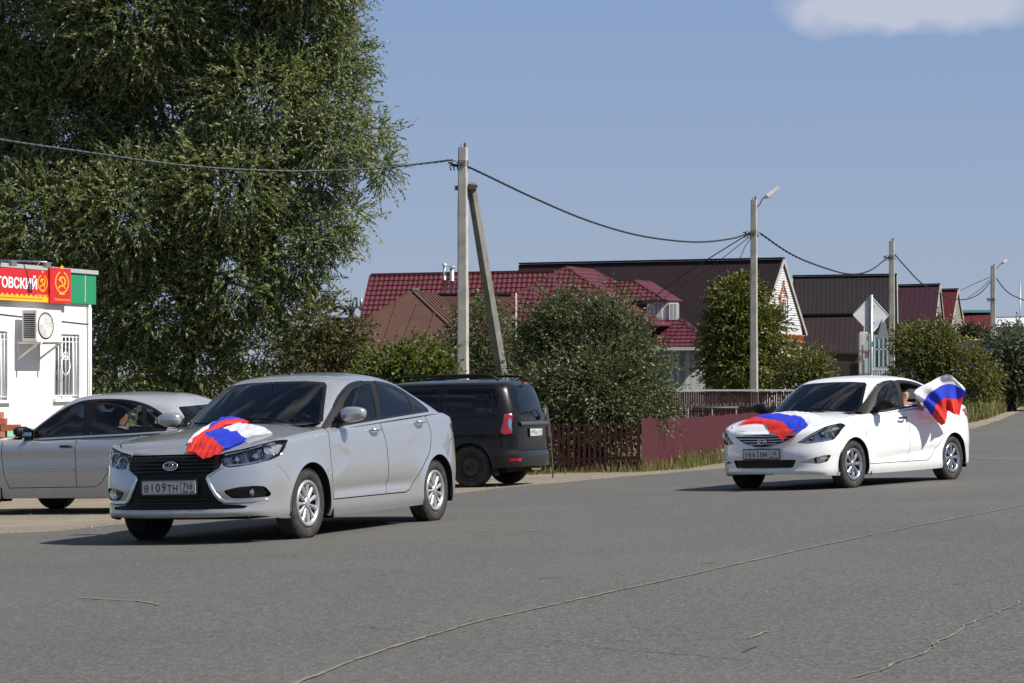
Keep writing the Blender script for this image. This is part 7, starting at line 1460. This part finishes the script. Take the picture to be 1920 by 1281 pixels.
cloth('flag','white, blue and red flag flying from the rear window of the white sedan',30,44,wf_,FM,'white, blue and red flags on the cars')

# ------------------------------------------------------------------ people in the cars
M_['skin']=pbr('skin',(.42,.24,.17),.55); M_['hair']=pbr('dark_hair',(.02,.014,.01),.7); M_['shirtw']=pbr('light_shirt',(.45,.46,.5),.85); M_['shirtd']=pbr('dark_shirt',(.03,.035,.05),.9)
def skinned(name,chains,mat,parent,lvl=1):
    """chains: lists of (point, radius); the first point of a chain may coincide with an earlier one"""
    V=[];Rr=[];E=[]; 
    def idx(p,r):
        for i,v in enumerate(V):
            if (Vector(v)-Vector(p)).length<1e-4: return i
        V.append(tuple(p)); Rr.append(r); return len(V)-1
    for c in chains:
        pr=None
        for p,r in c:
            i=idx(p,r)
            if pr is not None and pr!=i: E.append((pr,i))
            pr=i
    me=bpy.data.meshes.new(name); me.from_pydata(V,E,[]); o=bpy.data.objects.new(name,me); COL.objects.link(o); me.materials.append(mat); s=o.modifiers.new('skin','SKIN'); me.skin_vertices or None
    if not me.skin_vertices: 
        me.attributes
    sk=me.skin_vertices[0].data if len(me.skin_vertices) else None
    if sk:
        for i,r in enumerate(Rr): sk[i].radius=(r,r)
        sk[0].use_root=True
    s.use_smooth_shade=True; b=o.modifiers.new('sub','SUBSURF'); b.levels=lvl; b.render_levels=lvl
    dg=bpy.context.evaluated_depsgraph_get(); me2=bpy.data.meshes.new_from_object(o.evaluated_get(dg)); bpy.data.objects.remove(o); return me2
def person(label,MW,hip,chest,head,face,hands,shoulders,shirt,hairm,grp):
    """sitting figure; all points in car coordinates"""
    e=empty('person',(0,0,0),0,label,'person',grp); e.matrix_world=MW@Matrix.Translation(hip); H0=Vector(hip); L0=lambda p: Vector(p)-H0
    hip_,ch,hd=L0(hip),L0(chest),L0(head); neck=ch+Vector((0,0,.17)); f=Vector(face).normalized(); CH=[[(hip_,.15),(hip_.lerp(ch,.5),.14),(ch,.15),(neck,.06),(hd-Vector((0,0,.06)),.055)]]
    SH=[[(hip_,.165),(hip_.lerp(ch,.5),.155),(ch,.165),(ch+Vector((0,0,.11)),.11)]]
    side=Vector((0,1,0)); k=MB()
    for (s_,hnd,curl) in hands:
        sh=ch+Vector((0,s_*shoulders,.09)); hn=L0(hnd); md=sh.lerp(hn,.5)+Vector((-.02,s_*.07,-.10)); wr=hn-(hn-md).normalized()*.07
        CH.append([(ch,.15),(sh,.062),(md,.046),(wr,.030),(hn,.036)]); SH.append([(ch,.165),(sh,.082),(sh.lerp(md,.75),.064)])
        dn=(hn-md).normalized(); up=Vector((0,0,1)); ac=dn.cross(up).normalized()
        for j in range(4):
            b0=hn+dn*.035+ac*(j-1.5)*.019; l=(.036,.042,.039,.030)[j]; k.tube([b0-dn*.03,b0,b0+dn*l*.7-up*.008,b0+dn*l*.9-up*(.02+.02*curl),b0+dn*l*.45-up*(.035+.015*curl)],[.011,.010,.0095,.009,.007],7)
        k.tube([hn-dn*.02+ac*(-.03*s_),hn+dn*.015+ac*(-.048*s_)+up*.0,hn+dn*.045+ac*(-.040*s_)-up*.012],[.012,.011,.008],7)
        k.lathe([(.001,-.05),(.026,-.04),(.040,-.01),(.040,.02),(.022,.045),(.001,.05)],12,frame(hn,ac,up)@Matrix.Scale(.55,4,(0,1,0))@Matrix.Rotation(0,4,'X'))
    b=MB(); bm_=skinned('body',CH,M_['skin'],e,2); b.add([v.co[:] for v in bm_.vertices],[tuple(p.vertices) for p in bm_.polygons],0,True); b.add(k.v,k.f,0,True)
    # head: an egg with brow, nose, lips and ears
    F=frame(hd,f.cross(Vector((0,0,1))).normalized(),(0,0,1)); F=Matrix(((F[0][0],F[0][1],F[0][2],hd.x),(F[1][0],F[1][1],F[1][2],hd.y),(F[2][0],F[2][1],F[2][2],hd.z),(0,0,0,1)))
    rx=Vector((-f.y,f.x,0)).normalized(); uz=Vector((0,0,1)); nu,nv=22,16; G=[]
    for i in range(nv+1):
        v=-math.pi/2+math.pi*i/nv; row=[]
        for j in range(nu+1):
            u_=2*math.pi*j/nu; x=math.cos(v)*math.sin(u_)*.076; y=math.cos(v)*math.cos(u_)*.095; z=math.sin(v)*.118
            if z<0: x*=1-.30*(-z/.118); y*=1-.10*(-z/.118)
            fr2=max(math.cos(u_),0)**6*math.cos(v); 
            y+=fr2*(.022*math.exp(-((z+.012)/.022)**2)*math.exp(-(x/.014)**2)-.010*math.exp(-((z-.012)/.014)**2)*math.exp(-((abs(x)-.03)/.014)**2)+.007*math.exp(-((z+.055)/.008)**2)*math.exp(-(x/.024)**2)+.008*math.exp(-((z+.098)/.018)**2))
            row.append(hd+rx*x+f*y+uz*z)
        G.append(row)
    b.grid(G,0)
    for s_ in(-1,1):
        b.lathe([(.001,-.008),(.022,-.006),(.026,.004),(.012,.010),(.001,.006)],10,frame(hd+rx*s_*.078-f*.002,f,uz)@Matrix.Scale(1.35,4,(0,1,0)))
        b.lathe([(.012,0),(.010,.004),(.001,.006)],8,frame(hd+rx*s_*.030+f*.079+uz*.012,rx,uz),mi=1)
    b.build('body',[M_['skin'],M_['ink']],e)
    s=MB(); bs=skinned('shirt',SH,shirt,e,2); s.add([v.co[:] for v in bs.vertices],[tuple(p.vertices) for p in bs.polygons],0,True); s.build('shirt',shirt,e)
    h=MB(); G=[]
    for i in range(9):
        v=math.pi/2*(1-i/8*1.15); row=[]
        for j in range(25):
            u_=2*math.pi*j/24; lim=max(v,.35 if math.cos(u_)>.3 else (-.25 if math.cos(u_)<-.2 else .0)); row.append(hd+rx*math.cos(lim)*math.sin(u_)*.084+f*(math.cos(lim)*math.cos(u_)*.103-.004)+uz*(math.sin(lim)*.126+.004))
        G.append(row)
    h.grid(G); h.build('hair',hairm,e); return e
W1_=root_matrix(-2.527,17.365,-112.35); W2_=root_matrix(3.671,25.366,-130.6)
person('driver with both hands on the wheel behind the windscreen of the silver sedan',W1_,(-1.32,.36,.55),(-1.42,.36,.92),(-1.36,.36,1.21),(1,-.1,0),((1,(-.90,.50,1.02),1),(-1,(-.86,.24,1.05),1)),.19,M_['shirtw'],M_['hair'],'people in the cars')
person('front passenger in pale clothes sitting in the silver sedan',W1_,(-1.30,-.36,.55),(-1.40,-.36,.90),(-1.36,-.36,1.17),(1,0,0),((1,(-1.0,-.26,.66),.5),(-1,(-1.0,-.46,.66),.5)),.17,M_['shirtw'],M_['hair'],'people in the cars')
person('driver in a dark shirt at the wheel of the white sedan',W2_,(-1.24,.36,.53),(-1.34,.36,.90),(-1.28,.36,1.18),(1,.15,0),((1,(-.82,.50,.98),1),(-1,(-.80,.22,1.0),1)),.19,M_['shirtd'],M_['hair'],'people in the cars')
person('rear passenger of the white sedan holding the flying flag out of the window',W2_,(-1.98,.40,.55),(-1.98,.44,.90),(-1.88,.50,1.17),(.6,.8,0),((1,(-1.60,.86,1.16),1),(-1,(-1.5,.30,.75),.5)),.18,M_['shirtd'],M_['hair'],'people in the cars')
# the big willow
Yw=50.0
wb=[]
for px,py,rx,ry in [(60,60,190,170),(250,20,200,170),(430,10,170,160),(560,60,115,120),(610,170,85,95),(480,190,140,130),(300,200,180,170),(120,230,190,170),(-60,200,170,200),(620,265,80,65),(560,330,90,80),(420,350,150,120),(240,400,170,150),(80,420,150,140),(-60,430,120,150),(600,430,65,60),(540,480,85,85),(430,520,120,110),(300,560,130,120),(200,600,100,110),(560,590,60,60),(480,650,90,70),(360,680,100,80),(230,700,80,80),(560,-60,110,110),(690,255,48,40),(715,320,26,28),(650,100,48,60),(655,410,38,40),(640,-20,40,50),(150,-120,300,130),(450,-120,200,120)]:
    d=rng.uniform(-1.0,1.4) if rx>100 else rng.uniform(-.7,.7); wb.append(ab(px,py,Yw+d,rx*.86,ry*.86,ry=max(rx/86*.72,.45)))
base=Vector((at(330,700,Yw).x,Yw+.5,gzf(at(330,700,Yw).x,Yw+.5)))
tree('willow_tree','huge silvery green willow towering behind the white shop and the parked cars','tree',base,wb,47000,13,.130,.040,M_['willow'],.6,.16,.38,.20,spread=.6,nl=10)
tree('russet_shrub','shrub with a few russet tinged leaves beside the willow and the brown roof','shrub',gb(610,44),[ab(640,655,44,48,45),(at(600,610,44),(.5,.5,.6)),ab(655,600,44,12,25),ab(668,625,44,22,20),ab(590,680,44,60,50),ab(663,560,44,7,30)],900,10,.085,.05,M_['russet'],.35,.2,.3,.06,group='shrubs along the gardens',stems=3)
tree('currant_bush','bright green bush behind the roof of the silver sedan','shrub',gb(760,39),[ab(735,690,39,50,38),ab(790,680,39,55,40),ab(812,700,39,36,30),ab(700,730,39,50,40),ab(755,745,39,85,50)],1500,9,.075,.055,M_['currant'],.3,.15,.3,.05,group='shrubs along the gardens',stems=4)
tree('garden_shrub','olive shrub growing around the foot of the braced concrete pole','shrub',gb(905,51),[ab(925,690,50.5,45,45),ab(950,660,51,30,40),ab(895,620,51,45,60),ab(850,650,51,35,40),ab(930,650,51.5,40,60),ab(915,575,51,25,30),ab(880,700,51,60,50)],1300,9,.085,.05,M_['cherry'],.4,.2,.3,.06,group='shrubs along the gardens',stems=3)
tree('cherry_shrub','broad dark green shrub overhanging the maroon picket fence','shrub',gb(1110,38.5),[ab(1025,680,39,52,75),ab(1090,630,39,75,65),ab(1158,660,38.5,62,72),ab(1205,720,38.2,42,62),ab(1120,740,38,100,85),ab(1015,765,38,62,70),ab(1150,785,37.6,50,40),ab(1070,810,37.6,75,40),ab(1150,582,38.5,35,26),ab(1050,590,39,38,35),ab(1220,765,38.3,32,26),ab(1005,615,39,25,28)],8200,10,.064,.034,M_['cherry'],.45,.1,.3,.09,group='shrubs along the gardens',stems=5)
tree('apple_tree','rounded garden tree with yellowing leaves behind the lamp pole','tree',gb(1405,71),[ab(1385,565,71,50,42),ab(1395,620,71,65,50),ab(1360,640,71,45,55),ab(1440,615,71,34,40),ab(1400,690,71,85,45),ab(1350,560,71,18,22),ab(1470,675,71,28,30),ab(1400,545,71,25,25)],3600,9,.11,.075,M_['apple'],.5,.15,.3,.12)
tree('olive_bush','yellowish bush between the apple tree and the dark garage','shrub',gb(1515,68),[ab(1515,690,68,42,40),ab(1490,710,68,35,30),ab(1535,710,68,25,30)],900,8,.095,.06,M_['olive'],.35,.15,.3,.05,group='shrubs along the far street',stems=3)
tree('roadside_bush','wide olive bush behind the rear of the white sedan','shrub',gb(1755,74),[ab(1735,650,74,55,40),ab(1780,680,74,60,50),ab(1720,700,74,45,40),ab(1820,700,74,50,40),ab(1760,625,74,30,24),ab(1700,640,74,25,25),ab(1840,720,74,30,25)],2800,8,.10,.065,M_['olive'],.45,.15,.3,.07,group='shrubs along the far street',stems=4)
tree('roadside_bush','dark green bush at the edge of the photo beyond the concrete pole','shrub',gb(1885,88),[ab(1880,650,88,35,35),ab(1915,640,88,35,35),ab(1890,690,88,50,35),ab(1850,665,88,25,30),ab(1940,680,88,50,60),ab(1900,718,88,55,25),ab(1860,712,88,35,25),ab(1960,720,88,60,40)],2300,8,.12,.08,M_['cherry'],.5,.15,.3,.08,group='shrubs along the far street',stems=4)
# far trees along the skyline behind the gardens
M_['farleaf']=leafmat('far_leaf',(.04,.055,.02),(.08,.09,.035),None,.2)
for i,(px,py,Y,rx,ry) in enumerate(((1815,612,120,18,16),(1700,610,105,16,12))):
    tree('garden_tree',('small round tree in front of the little red roof','low shrub top beside the purple roof')[i],'tree',gb(px,Y),[ab(px,py+14,Y,rx,ry*.7),ab(px+rx,py+20,Y,rx,ry*.7)],500,7,.16,.11,M_['farleaf'],.5,.1,.3,.1)

# ------------------------------------------------------------------ grass
def grass(name,pts,n,h0,h1,mat,w=.006,flowers=0,jit=0,bend=.35):
    """pts: plan polygon; blades as bent strips"""
    P=np.array(pts); lo,hi=P.min(0),P.max(0); C=[]
    while len(C)<n:
        q=rng.uniform(lo,hi,(n*2,2)); q=q[pip(q,P)]
        den=.5+.5*np.sin(q[:,0]*5.1+1.3*np.sin(q[:,1]*3.7))*np.sin(q[:,1]*4.3+q[:,0]); q=q[rng.random(len(q))<.25+.75*den]; C+=q.tolist()
    C=np.array(C[:n]); z=gz(C[:,0],C[:,1]); h=h0+(h1-h0)*rng.random(n)**2*(.6+.8*(.5+.5*np.sin(C[:,0]*2.3+C[:,1]*1.1))); a=rng.random(n)*6.283; b=rng.random(n)*6.283; bd=h*bend*(.3+rng.random(n))
    dx,dy=np.cos(a)*w,np.sin(a)*w; bx,by=np.cos(b)*bd,np.sin(b)*bd
    z=z-.01; V=np.stack([np.stack([C[:,0]-dx,C[:,1]-dy,z],1),np.stack([C[:,0]+dx,C[:,1]+dy,z],1),np.stack([C[:,0]+dx*.7+bx*.35,C[:,1]+dy*.7+by*.35,z+h*.6],1),np.stack([C[:,0]-dx*.7+bx*.35,C[:,1]-dy*.7+by*.35,z+h*.6],1),np.stack([C[:,0]+bx,C[:,1]+by,z+h*.97],1)],1).reshape(-1,3)
    me=bpy.data.meshes.new(name); i5=np.arange(n)*5; F=[]; 
    for k in i5: F.append((k,k+1,k+2,k+3)); F.append((k+3,k+2,k+4))
    me.from_pydata(V.tolist(),[],F); at_=me.attributes.new('tone','FLOAT','FACE'); at_.data.foreach_set('value',np.repeat(rng.random(n),2).astype(np.float32)); me.materials.append(mat); o=bpy.data.objects.new(name,me); COL.objects.link(o); return tag(o,kind='stuff')
M_['grassg']=leafmat('green_grass',(.07,.095,.02),(.21,.20,.07),None,.35); M_['grassd']=leafmat('dry_grass',(.17,.155,.06),(.30,.26,.12),None,.35)
g1=[gp(*p) for p in((1010,884),(1100,888),(1200,886),(1290,880),(1360,868),(1400,850),(1400,843),(1200,865),(1030,866))]; g1=[(p.x,p.y) for p in g1]
grass('grass',g1,9000,.04,.22,M_['grassg'],.008); grass('grass',g1,2600,.05,.30,M_['grassd'],.006)
g1b=[gp(*p) for p in((1000,876),(1200,878),(1200,860),(1000,858))]; grass('grass',[(p.x,p.y) for p in g1b],3500,.05,.22,M_['grassg'],.008)
g2=[gp(*p) for p in((1225,878),(1300,876),(1380,860),(1430,840),(1400,836),(1300,852))]; grass('tall_weeds',[(p.x,p.y) for p in g2],2000,.12,.42,M_['grassg'],.010,bend=.3)
g3=[gp(*p) for p in((1690,820),(1760,805),(1850,785),(1920,761),(1975,745),(2050,736),(2050,722),(1920,732),(1820,745),(1700,770))]; g3=[(p.x,p.y) for p in g3]
grass('dry_grass',g3,14000,.25,.75,M_['grassd'],.028); grass('grass',g3,30000,.2,.75,M_['grassg'],.030)
g4=[(-4.5,33.5),(3,36.5),(3,39),(-5,38)]; grass('grass',g4,3500,.06,.25,M_['grassg'],.009)
# white flowering weeds by the fence
M_['petal']=pbr('white_petal',(.75,.75,.72),.7)
m=MB(); st=MB()
for i in range(46):
    px=rng.uniform(1205,1375); py=880-(px-1205)*.12+rng.uniform(-12,2) if i>12 else 850; p=gp(px,py) if i>12 else gp(1245+rng.uniform(-8,22),872); h=rng.uniform(.12,.32) if i>12 else rng.uniform(.3,.75); t=p+Vector((rng.normal(0,.05),rng.normal(0,.05),h)); st.tube([p,t],.003,4)
    for q in range(5):
        c=t+Vector(rng.normal(0,.018,3)); m.lathe([(.013,0),(.008,.006),(.001,.007)],6,frame(c,(1,0,0),(0,.3,1)))
o=m.build('flowering_weeds',[M_['petal']]); tag(o,kind='stuff'); o2=st.build('stems',M_['grassg'],o)
